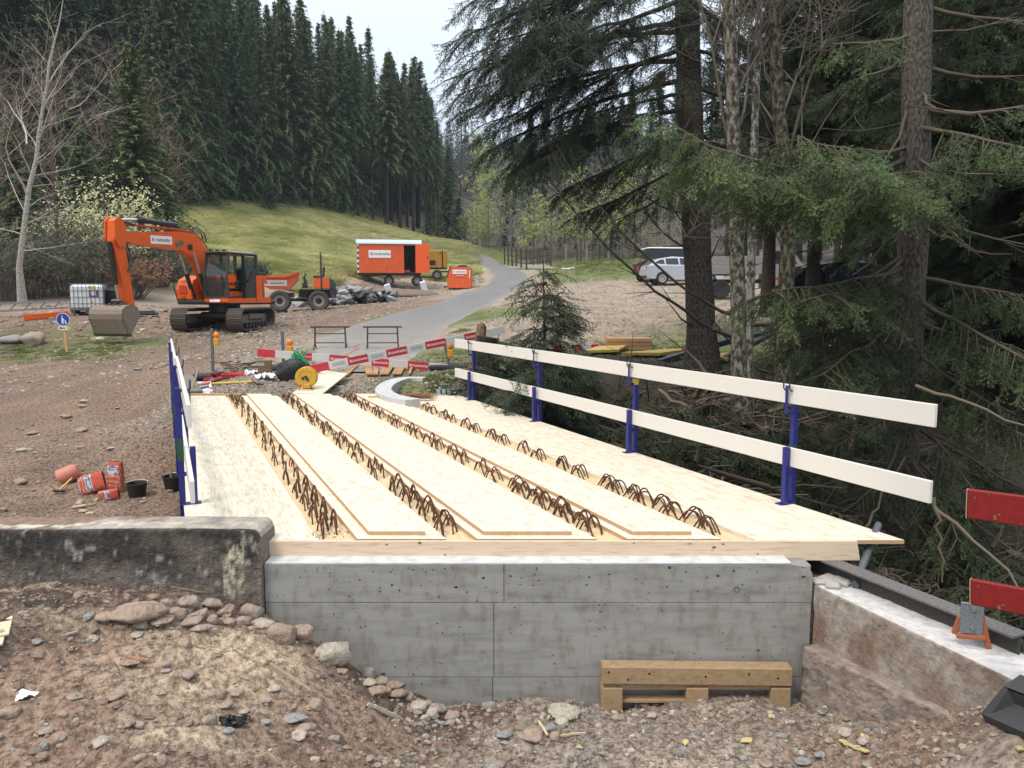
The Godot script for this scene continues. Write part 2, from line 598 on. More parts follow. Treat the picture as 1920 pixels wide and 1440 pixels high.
const DUST := [[-1.6, -4.0, 0.55, 0.28, 0.65], [-1.42, -4.2, 0.42, 0.15, 0.9], [-1.5, -3.38, 0.36, 0.1, 0.9], [-2.9, -4.5, 0.36, 0.06, 0.85], [-1.7, -3.7, 0.4, 0.2, 0.5], [-2.5, -4.1, 0.3, 0.12, 0.4]]
# the ground is a sheet with lines laid closer where the site is; the same lines serve every height that is looked up
var gx := PackedFloat64Array()
var gz := PackedFloat64Array()
var gh := PackedFloat32Array()

func axis(dense_lo: float, dense_hi: float, step: float, lo: float, hi: float, grow: float) -> PackedFloat64Array:
	var out := PackedFloat64Array()
	var left := []
	var x := dense_lo
	var s := step
	while x > lo:
		s *= grow
		x -= s
		left.append(x)
	left.reverse()
	for q in left:
		out.append(q)
	x = dense_lo
	while x <= dense_hi:
		out.append(x)
		x += step
	s = step
	while x < hi:
		out.append(x)
		s *= grow
		x += s
	out.append(x)
	return out

func find(a: PackedFloat64Array, x: float) -> int:
	return clampi(a.bsearch(x) - 1, 0, a.size() - 2)

func ground_y(x: float, z: float) -> float:
	var i := find(gx, x)
	var j := find(gz, z)
	var fx := clampf((x - gx[i]) / (gx[i + 1] - gx[i]), 0.0, 1.0)
	var fz := clampf((z - gz[j]) / (gz[j + 1] - gz[j]), 0.0, 1.0)
	var w := gx.size()
	return lerpf(lerpf(gh[j * w + i], gh[j * w + i + 1], fx), lerpf(gh[(j + 1) * w + i], gh[(j + 1) * w + i + 1], fx), fz)

func make_ground() -> void:
	gx = axis(-4.2, 3.2, 0.05, -900.0, 900.0, 1.055)
	gz = axis(-5.2, -2.6, 0.04, -800.0, 30.0, 1.028)
	var w := gx.size()
	var h := gz.size()
	var cols := PackedColorArray()
	var pos := PackedVector3Array()
	gh.resize(w * h)
	cols.resize(w * h)
	pos.resize(w * h)
	# heights and colours are worked out on a coarser net and filled in between
	var st := 3
	for j0 in range(0, h + st, st):
		for i0 in range(0, w + st, st):
			var i := mini(i0, w - 1)
			var j := mini(j0, h - 1)
			gh[j * w + i] = plate(gx[i], gz[j])
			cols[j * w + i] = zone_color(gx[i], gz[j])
	for j in h:
		var ja := (j / st) * st
		var jb := mini(ja + st, h - 1)
		var fj := 0.0 if jb == ja else (gz[j] - gz[ja]) / (gz[jb] - gz[ja])
		for i in w:
			var ia := (i / st) * st
			var ib := mini(ia + st, w - 1)
			var fi := 0.0 if ib == ia else (gx[i] - gx[ia]) / (gx[ib] - gx[ia])
			if i == ia and j == ja:
				continue
			if j != ja and i != ia or j != ja or i != ia:
				gh[j * w + i] = lerpf(lerpf(gh[ja * w + ia], gh[ja * w + ib], fi), lerpf(gh[jb * w + ia], gh[jb * w + ib], fi), fj)
				cols[j * w + i] = cols[ja * w + ia].lerp(cols[ja * w + ib], fi).lerp(cols[jb * w + ia].lerp(cols[jb * w + ib], fi), fj)
	for j in h:
		for i in w:
			var x := gx[i]
			var z := gz[j]
			var d := sqrt(x * x + z * z)
			var y := gh[j * w + i]
			# clods and ruts
			var rough := 1.0
			var c := cols[j * w + i]
			if c.g > c.r * 1.02:
				rough = 0.5
			if d < 90.0:
				if z < -13.0 and x > -14.0 and x < 8.0:
					rough *= clampf((road_gap(x, z) - 0.0) / 0.8, 0.0, 1.0)
				y += (wob.get_noise_2d(x * 3.0, z * 3.0) * 0.07 + wob2.get_noise_2d(x * 5.0, z * 5.0) * 0.032 + wob2.get_noise_2d(x * 14.0, z * 14.0) * 0.016) * rough * clampf(1.3 - d / 70.0, 0.2, 1.0)
			var tone := 1.0 + wob.get_noise_2d(x * 2.0 + 300, z * 2.0) * 0.34 + wob2.get_noise_2d(x * 6.0 + 90, z * 6.0) * 0.3
			if x < -4.0 and z < -12.0 and z > -26.0:
				var rg := rut_gap(x, z)
				if rg < 0.45:
					var rk := smoothstep(0.45, 0.1, rg)
					y = lerpf(y, gh[j * w + i] - 0.05, rk)
					c = c.lerp(Color(0.25, 0.175, 0.14), rk * 0.8)
					tone = lerpf(tone, 1.0, rk * 0.7)
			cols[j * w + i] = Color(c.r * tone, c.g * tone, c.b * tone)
			gh[j * w + i] = y
			pos[j * w + i] = Vector3(x, y, z)
	# drifts of sawdust on the mound
	for j in h:
		if gz[j] < -4.8 or gz[j] > -3.0:
			continue
		for i in w:
			var p := Vector2(gx[i], gz[j])
			for s in DUST:
				var q: float = Vector2((p.x - s[0]) / s[2], (p.y - s[1]) / s[3]).length() + wob2.get_noise_2d(p.x * 7.0, p.y * 7.0) * 0.5
				var k: float = clampf(1.25 - q, 0.0, 1.0) * s[4] * (0.5 + 0.9 * clampf(wob2.get_noise_2d(p.x * 26.0, p.y * 26.0) + 0.5, 0.0, 1.0))
				cols[j * w + i] = cols[j * w + i].lerp(Color(0.58, 0.50, 0.36), clampf(k, 0.0, 0.85))
	var nor := PackedVector3Array()
	nor.resize(w * h)
	for j in h:
		for i in w:
			var i0 := maxi(i - 1, 0)
			var i1 := mini(i + 1, w - 1)
			var j0 := maxi(j - 1, 0)
			var j1 := mini(j + 1, h - 1)
			var dx := (gh[j * w + i1] - gh[j * w + i0]) / (gx[i1] - gx[i0])
			var dz := (gh[j1 * w + i] - gh[j0 * w + i]) / (gz[j1] - gz[j0])
			nor[j * w + i] = Vector3(-dx, 1, -dz).normalized()
	var idx := PackedInt32Array()
	for j in h - 1:
		for i in w - 1:
			var a := j * w + i
			idx.append(a); idx.append(a + 1); idx.append(a + w)
			idx.append(a + 1); idx.append(a + w + 1); idx.append(a + w)
	var arr := []
	arr.resize(Mesh.ARRAY_MAX)
	arr[Mesh.ARRAY_VERTEX] = pos
	arr[Mesh.ARRAY_NORMAL] = nor
	arr[Mesh.ARRAY_COLOR] = cols
	arr[Mesh.ARRAY_INDEX] = idx
	var m := ArrayMesh.new()
	m.add_surface_from_arrays(Mesh.PRIMITIVE_TRIANGLES, arr)
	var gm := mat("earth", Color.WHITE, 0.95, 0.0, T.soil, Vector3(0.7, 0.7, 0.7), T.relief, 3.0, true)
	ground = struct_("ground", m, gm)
var ground: MeshInstance3D
var ruts := []
func rut_gap(x: float, z: float) -> float:      # metres from the nearest wheel rut in the mud on the left
	if ruts.is_empty():
		for off in [0.0, 46.0]:
			var line := []
			for q in [[-60, 812], [60, 764], [150, 730], [235, 702], [310, 676], [380, 648]]:
				line.append(hit(q[0] + off * 0.4, q[1] - off * (1.0 - (q[0] + 60) / 800.0), true))
			ruts.append(line)
	var best := 9.0
	for line in ruts:
		for i in line.size() - 1:
			var q := Geometry2D.get_closest_point_to_segment(Vector2(x, z), Vector2(line[i].x, line[i].z), Vector2(line[i + 1].x, line[i + 1].z))
			best = minf(best, q.distance_to(Vector2(x, z)))
	return best

func hit(px: float, py: float, smooth := false) -> Vector3:      # where the line of sight through a pixel meets the ground
	var d := 2.6
	var last := d
	while d < 400.0:
		var p := at(px, py, d)
		if p.y < (plate(p.x, p.z) if smooth else ground_y(p.x, p.z)):
			var lo := last
			var hi := d
			for k in 14:
				var m := (lo + hi) * 0.5
				var q := at(px, py, m)
				if q.y < (plate(q.x, q.z) if smooth else ground_y(q.x, q.z)):
					hi = m
				else:
					lo = m
			return at(px, py, hi)
		last = d
		d *= 1.02
	return at(px, py, 120.0)

var road := []        # [left edge, right edge] from the bridge outwards
func plan_road() -> void:
	for r in [[700, 655, 728], [680, 622, 762], [660, 590, 792], [640, 588, 806], [620, 634, 836], [600, 694, 868], [580, 768, 902], [562, 838, 936], [546, 886, 966], [532, 914, 990], [518, 923, 992], [502, 908, 962], [487, 888, 928], [474, 870, 898], [464, 858, 876]]:
		road.append([hit(r[1], r[0], true), hit(r[2], r[0], true)])

func road_gap(x: float, z: float) -> float:      # metres outside the road, negative inside
	var best := 99.0
	for i in road.size() - 1:
		var a0: Vector3 = road[i][0]
		var b0: Vector3 = road[i][1]
		if z > a0.z + 1.0 and z > b0.z + 1.0:
			continue
		var a1: Vector3 = road[i + 1][0]
		var b1: Vector3 = road[i + 1][1]
		if z < minf(a1.z, b1.z) - 1.5:
			continue
		var c0 := (a0 + b0) * 0.5
		var c1 := (a1 + b1) * 0.5
		var q := Geometry2D.get_closest_point_to_segment(Vector2(x, z), Vector2(c0.x, c0.z), Vector2(c1.x, c1.z))
		var f := q.distance_to(Vector2(c0.x, c0.z)) / maxf(0.01, Vector2(c0.x, c0.z).distance_to(Vector2(c1.x, c1.z)))
		var half := lerpf(a0.distance_to(b0), a1.distance_to(b1), f) * 0.5
		best = minf(best, q.distance_to(Vector2(x, z)) - half)
	return best

func make_road() -> void:
	var b := MB.new()
	var rows := []
	for i in road.size() - 1:
		var steps := 8
		for s in steps + (1 if i == road.size() - 2 else 0):
			var t := float(s) / steps
			var i0 := maxi(i - 1, 0)
			var i3 := mini(i + 2, road.size() - 1)
			var l: Vector3 = road[i][0].cubic_interpolate(road[i + 1][0], road[i0][0], road[i3][0], t)
			var r: Vector3 = road[i][1].cubic_interpolate(road[i + 1][1], road[i0][1], road[i3][1], t)
			var row := []
			for k in 13:
				var f := k / 12.0
				var p := l.lerp(r, f)
				if k == 0 or k == 12:
					p += (r - l).normalized() * wob.get_noise_2d(p.z * 2.5, k * 9.0) * 0.16
				var y := ground_y(p.x, p.z) + 0.035 - (0.05 if k == 0 or k == 12 else 0.0)
				row.append(Vector3(p.x, y, p.z))
			rows.append(row)
	var shade := func(i: int, k: int) -> Color:
		var f := absf(k - 6.0) / 6.0
		var q: Vector3 = rows[i][k]
		var dusty := clampf((q.z + 30.0) / 12.0, 0.0, 1.0) * 0.8
		var g := 0.19 + wob.get_noise_2d(q.x * 1.1, q.z * 0.5) * 0.03
		return Color(g * 1.03, g * 1.0, g * 0.97).lerp(Color(0.34, 0.295, 0.255), clampf(dusty * (0.75 + wob2.get_noise_2d(q.x, q.z * 0.6) * 0.5) + (0.45 if f > 0.95 else (0.12 if f > 0.7 else 0.0)), 0.0, 0.95))
	for i in rows.size() - 1:
		for k in 12:
			for q in [[i, k, i, k + 1, i + 1, k + 1], [i, k, i + 1, k + 1, i + 1, k]]:
				b.tri(rows[q[0]][q[1]], rows[q[2]][q[3]], rows[q[4]][q[5]], Vector3.UP, Vector3.UP, Vector3.UP)
				var m := b.c.size()
				b.c[m - 3] = shade.call(q[0], q[1])
				b.c[m - 1] = shade.call(q[2], q[3])
				b.c[m - 2] = shade.call(q[4], q[5])
	var o := struct_("road", b, mat("asphalt", Color.WHITE, 0.85, 0.0, T.mottle, Vector3(0.7, 0.7, 0.7), T.relief, 0.25, true))
	o.name = "road"

func rock_mesh(seed_: int, flat: float, subdiv := 1) -> ArrayMesh:
	var r := RandomNumberGenerator.new()
	r.seed = seed_
	var s := SphereMesh.new()
	s.radial_segments = 7 if subdiv == 1 else 12
	s.rings = 4 if subdiv == 1 else 8
	s.radius = 0.5
	s.height = 1.0
	var arr := s.get_mesh_arrays()
	var vs: PackedVector3Array = arr[Mesh.ARRAY_VERTEX]
	var f := FastNoiseLite.new()
	f.seed = seed_
	f.frequency = 1.1
	f.fractal_octaves = 3
	var cuts := []
	for k in 5:
		cuts.append([Vector3(r.randf_range(-1, 1), r.randf_range(-0.6, 1), r.randf_range(-1, 1)).normalized(), r.randf_range(0.30, 0.42)])
	for i in vs.size():
		var p := vs[i]
		p *= 1.0 + f.get_noise_3dv(p * 1.6) * 0.5
		for c in cuts:
			var e: float = p.dot(c[0]) - c[1]
			if e > 0.0:
				p -= c[0] * e * 0.85
		p.y *= flat
		vs[i] = p
	var ids: PackedInt32Array = arr[Mesh.ARRAY_INDEX]
	if subdiv == 1:
		var b := MB.new()
		for i in range(0, ids.size(), 3):
			b.face_out([vs[ids[i]], vs[ids[i + 1]], vs[ids[i + 2]]], Vector3.ZERO)
		return b.mesh()
	var st := SurfaceTool.new()
	st.begin(Mesh.PRIMITIVE_TRIANGLES)
	for i in ids.size():
		st.set_smooth_group(0)
		st.add_vertex(vs[ids[i]])
	st.generate_normals()
	return st.commit()

func stone_tint(kind: int) -> Color:
	var k := rng.randf_range(0.8, 1.6)
	match kind:
		0: return Color(0.285, 0.212, 0.16) * k       # reddish
		1: return Color(0.31, 0.268, 0.225) * k        # grey
		2: return Color(0.42, 0.36, 0.29) * k         # pale
		_: return Color(0.24, 0.222, 0.20) * k         # bluish

func sawdust(x: float, z: float) -> float:
	var best := 0.0
	for s in DUST:
		var q: float = Vector2((x - s[0]) / s[2], (z - s[1]) / s[3]).length() + wob2.get_noise_2d(x * 7.0, z * 7.0) * 0.5
		best = maxf(best, clampf(1.25 - q, 0.0, 1.0) * s[4])
	return best

func make_stones() -> void:
	var stone := mat("stone", Color.WHITE, 0.9, 0.0, T.fine, Vector3(3, 3, 3), T.relief, 0.6, true)
	var protos := []
	for k in 5:
		protos.append(rock_mesh(40 + k, [0.7, 0.55, 0.85, 0.6, 0.75][k]))
	# countless pebbles and crumbs
	var sets := [[], [], [], [], []]
	var tints := [[], [], [], [], []]
	# [count, x0, x1, depth0, depth1, size0, size1, sort]
	for a in [[8000, -3.2, 2.7, 2.9, 4.72, 0.005, 0.03, 0], [5200, -0.7, 2.6, 3.3, 4.7, 0.007, 0.045, 1], [420, -3.0, 0.2, 3.0, 4.6, 0.025, 0.07, 0],
			[2600, -13.0, -3.6, 9.3, 26.0, 0.012, 0.08, 0], [2400, -9.0, -3.8, 9.3, 14.0, 0.01, 0.055, 0], [7000, -6.5, 0.4, 12.7, 17.0, 0.02, 0.075, 1], [5000, -14.0, -4.0, 17.0, 40.0, 0.03, 0.12, 2], [9000, -1.0, 16.0, 17.0, 46.0, 0.03, 0.10, 2], [1500, -13, -2, 40, 62, 0.06, 0.2, 2], [900, -20, -8, 25, 36, 0.08, 0.3, 0]]:
		for i in int(a[0]):
			var x := rng.randf_range(a[1], a[2])
			var d := rng.randf_range(a[3], a[4])
			var z := -d
			if a[4] < 5.0 and x < -0.2 and z > -4.9 and z < -4.63 + 0.0:
				z += 0.1
			if d > 4.7 and d < 12.6 and x > -5.5 - 0.0 + (12.4 - d) * SKEW and x < 3:
				continue
			if d > 13.0 and x > -14 and x < 8 and road_gap(x, z) < (0.15 if rng.randf() < 0.9 else -1.5):
				continue
			if a[4] < 5.0 and sawdust(x, z) > 0.35 and rng.randf() < 0.75:
				continue
			if a[4] == 26.0 and rut_gap(x, z) < 0.3:
				continue
			var s: float = a[5] + (a[6] - a[5]) * pow(rng.randf(), 3.0)
			var k := rng.randi() % 5
			var bs := Basis.from_euler(Vector3(jig(0.5), rng.randf() * TAU, jig(0.5))).scaled(Vector3(s * rng.randf_range(0.8, 1.5), s, s))
			sets[k].append(Transform3D(bs, Vector3(x, ground_y(x, z) + s * 0.05, z)))
			var kind := rng.randi() % 4
			if a[7] == 0 and rng.randf() < 0.78:
				kind = 0
			if a[7] == 2 and rng.randf() < 0.5:
				kind = 2
			tints[k].append(stone_tint(kind))
	for k in 5:
		var o := many(self, "gravel", protos[k], stone, sets[k], tints[k])
		tag(o, "loose gravel and pebbles strewn over the bare brown ground of the site", "gravel")
	# the stones one can pick out: parts of the ground
	var big := []
	for k in 6:
		big.append(rock_mesh(80 + k, [0.72, 0.6, 0.8, 0.66, 0.9, 0.55][k], 2))
	var rockmats := []
	for k in 4:
		var base: Color = [Color(0.42, 0.31, 0.235), Color(0.40, 0.32, 0.26), Color(0.52, 0.45, 0.36), Color(0.34, 0.33, 0.32)][k]
		rockmats.append(mat("rock_%d" % k, base.linear_to_srgb(), 0.88, 0.0, T.stone, Vector3(2.0, 2.0, 2.0), T.relief, 1.2, true))
	# [px, py of the middle, width in px, height share, tone] ; in front of and beside the abutment
	for a in [[250, 1143, 92, 0.55, 0], [196, 1152, 36, 0.8, 0], [312, 1128, 24, 0.8, 1], [330, 1146, 34, 0.8, 0], [352, 1126, 40, 0.7, 1], [375, 1148, 32, 0.8, 0], [395, 1128, 36, 0.7, 1], [423, 1142, 34, 0.85, 0], [447, 1124, 24, 0.8, 0], [470, 1142, 40, 0.9, 1], [455, 1160, 26, 0.7, 0], [488, 1166, 44, 0.6, 2], [430, 1164, 24, 0.7, 0], [395, 1160, 26, 0.6, 1], [360, 1162, 40, 0.5, 1], [300, 1160, 40, 0.5, 0], [262, 1170, 30, 0.5, 1], [375, 1176, 34, 0.5, 1],
			[525, 1180, 50, 0.85, 0], [566, 1183, 44, 0.9, 0], [606, 1192, 48, 0.8, 1], [618, 1218, 72, 0.62, 2], [598, 1224, 26, 0.6, 1], [684, 1248, 28, 0.8, 0], [690, 1262, 28, 0.8, 1], [690, 1277, 28, 0.55, 2], [714, 1276, 30, 0.6, 0], [735, 1278, 44, 0.5, 0], [705, 1294, 40, 0.5, 0], [725, 1293, 20, 0.8, 0], [745, 1298, 32, 0.7, 0], [766, 1306, 22, 0.8, 1], [785, 1322, 34, 0.7, 2], [800, 1318, 22, 0.8, 0], [818, 1325, 34, 0.8, 1], [810, 1336, 26, 0.8, 2], [846, 1338, 30, 0.85, 0], [796, 1344, 20, 0.8, 2], [835, 1314, 20, 0.6, 1],
			[915, 1322, 26, 0.5, 3], [1058, 1333, 64, 0.4, 2], [945, 1375, 28, 0.7, 3], [1000, 1378, 46, 0.5, 0], [1032, 1363, 22, 0.8, 3], [1040, 1380, 22, 0.8, 0], [1158, 1344, 26, 0.6, 0], [1208, 1318, 22, 0.8, 0], [1222, 1340, 22, 0.6, 2], [1196, 1324, 16, 0.8, 2], [935, 1432, 24, 0.7, 1], [1395, 1420, 20, 0.7, 3], [1505, 1425, 30, 0.6, 3], [1538, 1414, 22, 0.6, 3], [1466, 1378, 24, 0.5, 3], [1876, 1303, 28, 0.8, 2], [1772, 1318, 20, 0.7, 2], [1620, 1388, 24, 0.7, 2],
			[345, 1205, 28, 0.7, 0], [312, 1243, 18, 1.0, 1], [242, 1240, 34, 0.4, 0], [310, 1256, 18, 0.5, 1], [260, 1358, 26, 0.6, 1], [238, 1356, 22, 0.8, 0], [405, 1298, 30, 0.7, 0], [390, 1347, 28, 0.8, 1], [458, 1333, 20, 0.5, 2], [512, 1288, 24, 0.7, 2], [590, 1320, 30, 0.7, 0], [572, 1362, 34, 0.7, 0], [625, 1383, 24, 0.6, 1], [590, 1422, 20, 0.7, 2], [140, 1305, 28, 0.4, 1], [118, 1338, 20, 0.8, 0], [15, 1332, 36, 0.6, 0], [84, 1370, 30, 0.4, 1], [260, 1419, 24, 0.6, 1], [496, 1353, 26, 0.3, 3], [548, 1346, 44, 0.3, 3], [500, 1312, 20, 0.6, 1],
			[60, 632, 46, 0.8, 1], [20, 632, 40, 0.7, 3], [268, 940, 10, 0.6, 2], [320, 918, 16, 0.6, 2], [150, 942, 16, 0.8, 2], [170, 945, 12, 0.6, 1]]:
		var p := hit(a[0], a[1] + a[2] * a[3] * 0.42)
		var w: float = a[2] / FOCAL * -p.z * 1.12
		var yaw := rng.randf() * TAU
		var ht: float = w * a[3] * 1.25
		var bs := Basis(Vector3.UP, jig(0.4)) * Basis().scaled(Vector3(w, ht, w * rng.randf_range(0.75, 1.0)))
		put(ground, "rock", big[rng.randi() % 6], rockmats[a[4]], Transform3D(bs, p + Vector3(0, ht * 0.16, -w * 0.12)))
	for i in 170:
		var left := i < 120
		var x := rng.randf_range(-10.0, -4.4) if left else rng.randf_range(-2.8, 2.4)
		var d := rng.randf_range(9.5, 20.0) if left else rng.randf_range(3.1, 4.4)
		if left and x > -4.9 - (d - 11.0) * SKEW:
			continue
		var s := 0.06 + 0.16 * pow(rng.randf(), 2.5) if left else 0.035 + 0.05 * rng.randf()
		var bs := Basis(Vector3.UP, rng.randf() * TAU) * Basis().scaled(Vector3(s * 1.3, s * rng.randf_range(0.5, 0.9), s))
		put(ground, "rock", big[rng.randi() % 6], rockmats[rng.randi() % 4], Transform3D(bs, Vector3(x, ground_y(x, -d) + s * 0.15, -d)))

# ------------------------------------------------------------------ conifers
func spruce_crown(seed_: int, H: float, R: float, bare: float, dens: float, dark: Color, tip: Color) -> ArrayMesh:
	var r := RandomNumberGenerator.new()
	r.seed = seed_
	var b := MB.new()
	var h := H * bare
	while h < H * 0.985:
		var t := (h - H * bare) / (H * (1.0 - bare))
		var reach := R * (0.25 * pow(1.0 - t, 0.5) + 0.75 * pow(1.0 - t, 1.15)) * (0.55 + 0.45 * minf(1.0, t * 6.0 + 0.3)) + 0.06
		var count := int(r.randf_range(4.0, 6.5) * dens)
		var a0 := r.randf() * TAU
		for k in count:
			var a := a0 + TAU * k / count + r.randf_range(-0.4, 0.4)
			var L := reach * r.randf_range(0.65, 1.2)
			var out := Vector3(cos(a), 0, sin(a))
			var rise := lerpf(0.05, 0.75, pow(t, 1.5))
			var y0 := h + r.randf_range(-0.25, 0.25)
			var shade := r.randf()
			var steps := maxi(3, int(L / 0.34))
			var side := out.cross(Vector3.UP)
			var prev := Vector3(0, y0, 0)
			for s in range(1, steps + 1):
				var f := float(s) / steps
				var p := out * L * f + Vector3(0, y0 + L * (rise * f - (0.62 - rise * 0.4) * f * f), 0) + Vector3(r.randf_range(-1, 1), r.randf_range(-1, 1), r.randf_range(-1, 1)) * 0.05
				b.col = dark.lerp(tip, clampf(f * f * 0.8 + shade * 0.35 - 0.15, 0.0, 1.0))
				var wd := 0.16 * (1.15 - f * 0.6)
				b.leaf(prev, p + (p - prev) * 0.3, wd, side)
				var tl := 0.30 + 0.36 * (1.0 - f * 0.5) * minf(1.0, L / 2.0)
				for sg in [-1.0, 1.0]:
					var dv: Vector3 = (out * 0.7 + side * sg * r.randf_range(0.6, 1.1) + Vector3(0, -r.randf_range(0.15, 0.75), 0)).normalized()
					b.leaf(prev, prev + dv * tl * r.randf_range(0.7, 1.3), 0.085, Vector3(r.randf_range(-1, 1), r.randf_range(0.2, 1), r.randf_range(-1, 1)).normalized())
				if r.randf() < 0.75:
					b.leaf(p, p + Vector3(r.randf_range(-0.15, 0.15), -r.randf_range(0.25, 0.6), r.randf_range(-0.15, 0.15)), 0.07, side)
				prev = p
		h += lerpf(0.5, 0.26, t) * H / 26.0
	b.col = tip
	b.leaf(Vector3(0, H * 0.96, 0), Vector3(0, H * 1.02, 0), 0.06, Vector3.RIGHT)
	return b.mesh()

func trunk_mesh(H: float, r0: float, col: Color, seed_: int, stubs := 14) -> ArrayMesh:
	var r := RandomNumberGenerator.new()
	r.seed = seed_
	var b := MB.new()
	b.col = col
	var p := PackedVector3Array()
	var rr := PackedFloat32Array()
	for k in 9:
		var f := k / 8.0
		p.append(Vector3(r.randf_range(-0.04, 0.04), H * f - 0.4 * (1.0 - f), r.randf_range(-0.04, 0.04)))
		rr.append(r0 * (1.25 if k == 0 else 1.0) * (1.0 - f) + 0.015)
	b.tube(p, rr, 7)
	for k in stubs:      # dead branch stubs
		var y := H * r.randf_range(0.04, 0.4)
		var a := r.randf() * TAU
		var L := r.randf_range(0.5, 1.6)
		var q := Vector3(0, y, 0)
		b.rod(q, q + Vector3(cos(a) * L, -L * 0.25, sin(a) * L), 0.022, 3, 0.008)
	return b.mesh()

var leafmat: StandardMaterial3D
var barkmat: StandardMaterial3D

func make_hill_forest() -> void:
	leafmat = mat("needles", Color.WHITE, 0.75)
	leafmat.backlight_enabled = true
	leafmat.backlight = Color(0.25, 0.25, 0.25)
	barkmat = mat("bark", Color.WHITE, 0.95, 0.0, T.bark, Vector3(2.2, 0.7, 2.2), T.bark, 2.0)
	var crowns := []
	var trunks := []
	for k in 7:
		var dark: Color = [Color(0.020, 0.034, 0.0135), Color(0.025, 0.038, 0.0135), Color(0.018, 0.031, 0.014), Color(0.028, 0.04, 0.014), Color(0.022, 0.035, 0.0145), Color(0.027, 0.036, 0.013), Color(0.02, 0.034, 0.0135)][k]
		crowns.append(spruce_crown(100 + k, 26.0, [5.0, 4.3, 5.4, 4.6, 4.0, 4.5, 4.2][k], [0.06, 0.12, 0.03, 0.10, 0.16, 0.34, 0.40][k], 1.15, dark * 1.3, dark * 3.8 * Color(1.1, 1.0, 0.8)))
		trunks.append(trunk_mesh(26.0, 0.26, Color(0.075, 0.062, 0.052), 200 + k))
	var count := 0
	# front edge of the wood, then rows behind it: [px, py of the foot, depth, height, kind from]
	var spots := []
	var edge := [[352, 368, 82], [380, 366, 84], [418, 368, 85], [455, 366, 86], [490, 372, 88], [520, 374, 90], [552, 382, 92], [585, 386, 94], [615, 394, 96], [645, 402, 98], [672, 410, 99], [700, 418, 101], [725, 426, 102], [750, 432, 104], [775, 440, 106], [800, 446, 108], [822, 450, 110], [842, 455, 113]]
	for e in edge:
		spots.append([at(e[0], e[1], e[2]), 21.5 + jig(2.6), 0])
	for row in range(1, 6):
		for i in 19 + row:
			var f := (i + jig(0.35)) / (18.0 + row)
			var e0: Array = edge[clampi(int(f * 17.0), 0, 17)]
			var base := at(lerpf(250.0 - row * 20.0, 838.0, f), e0[1], e0[2])
			var p := base + Vector3(-1.6 * row + jig(1.0), 0, -4.6 * row + jig(1.6))
			spots.append([p, 22.0 + jig(3.6) + row * 0.2, row])
	for k in 34:      # the steep left flank
		var p := at(-120 + k * 15 + jig(14), 420 - k * 2, 62 + k * 0.55 + jig(5))
		if k < 25:
			p.x -= 3.0
		spots.append([p, 24.0 + jig(3), 2])
		spots.append([p + Vector3(-3 + jig(2), 0, -7 + jig(2)), 26.0 + jig(3), 3])
	var front := ["nearest the meadow's left end above the boom", "second from the left end, above the boom cylinder", "left of the line above the excavator cab", "straight above the excavator cab", "left of the fallen log", "at the left end of the fallen log", "at the right end of the fallen log", "above the dumper skip", "above the dumper seat", "above the dumper roll bar", "above the rubble heap", "above the left end of the orange wagon", "above the lettered panel of the orange wagon", "above the open doorway of the orange wagon", "above the yellow compressor", "between compressor and generator", "above the orange generator", "last of the edge row, at the vanishing road"]
	for s in spots:
		var p: Vector3 = s[0]
		p.y = ground_y(p.x, p.z)
		# the right-hand end of the wood stands on bare stems
		var right := clampf((p.x + 33.0) / 18.0, 0.0, 1.0)
		var k := rng.randi() % 5
		if rng.randf() < right * 1.1 and s[2] < 4:
			k = 5 + rng.randi() % 2
		var hgt: float = s[1]
		var across := 960.0 + FOCAL * p.x / -p.z
		if across > 690.0:      # the wood steps down towards the road
			var steps := [[690.0, 60.0], [740.0, 95.0], [785.0, 110.0], [822.0, 200.0], [848.0, 300.0], [880.0, 395.0], [2000.0, 400.0]]
			for q in steps.size() - 1:
				if across < steps[q + 1][0]:
					var tp := lerpf(steps[q][1], steps[q + 1][1], (across - steps[q][0]) / (steps[q + 1][0] - steps[q][0]))
					hgt = minf(hgt, at(across, tp, -p.z).y - p.y + jig(1.3))
					break
			hgt = maxf(hgt, 3.0)
		var sc := hgt / 26.0
		var t := thing("spruce_tree", "dark green spruce in the dense wood on the hill above the meadow" if s[2] > 0 else "front spruce of the hill wood, " + front[count], "tree", p, rng.randf() * TAU, "spruces of the wood behind the meadow" if s[2] > 0 else "spruces along the front edge of the wood")
		var wide := rng.randf_range(0.72, 1.3)
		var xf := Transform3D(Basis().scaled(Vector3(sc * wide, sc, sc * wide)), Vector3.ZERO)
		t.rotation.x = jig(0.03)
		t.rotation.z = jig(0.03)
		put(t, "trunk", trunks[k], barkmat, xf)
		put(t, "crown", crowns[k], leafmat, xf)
		count += 1
	# undergrowth spruces at the edge
	for a in [[805, 448, 100, 5.0, "small bushy spruce at the right foot of the hill wood"], [838, 456, 104, 8.5, "young spruce standing last on the right edge of the hill wood"], [860, 460, 112, 6.5, "slim young spruce where the road vanishes beside the wood"], [505, 378, 84, 3.6, "very small spruce in the dark gap under the hill wood"]]:
		var p := on_ground(a[0], a[1], a[2])
		var t := thing("young_spruce", a[4], "tree", p, rng.randf() * TAU)
		var sc: float = a[3] / 26.0
		put(t, "trunk", trunks[2], barkmat, Transform3D(Basis().scaled(Vector3.ONE * sc), Vector3.ZERO))
		put(t, "crown", crowns[2], leafmat, Transform3D(Basis().scaled(Vector3(sc * 2.0, sc, sc * 2.0)), Vector3.ZERO))
	# far hills: a wood that reads as one mass
	var xs := []
	var far_m := spruce_crown(150, 24.0, 4.2, 0.03, 0.35, Color(0.02, 0.04, 0.024), Color(0.035, 0.06, 0.03))
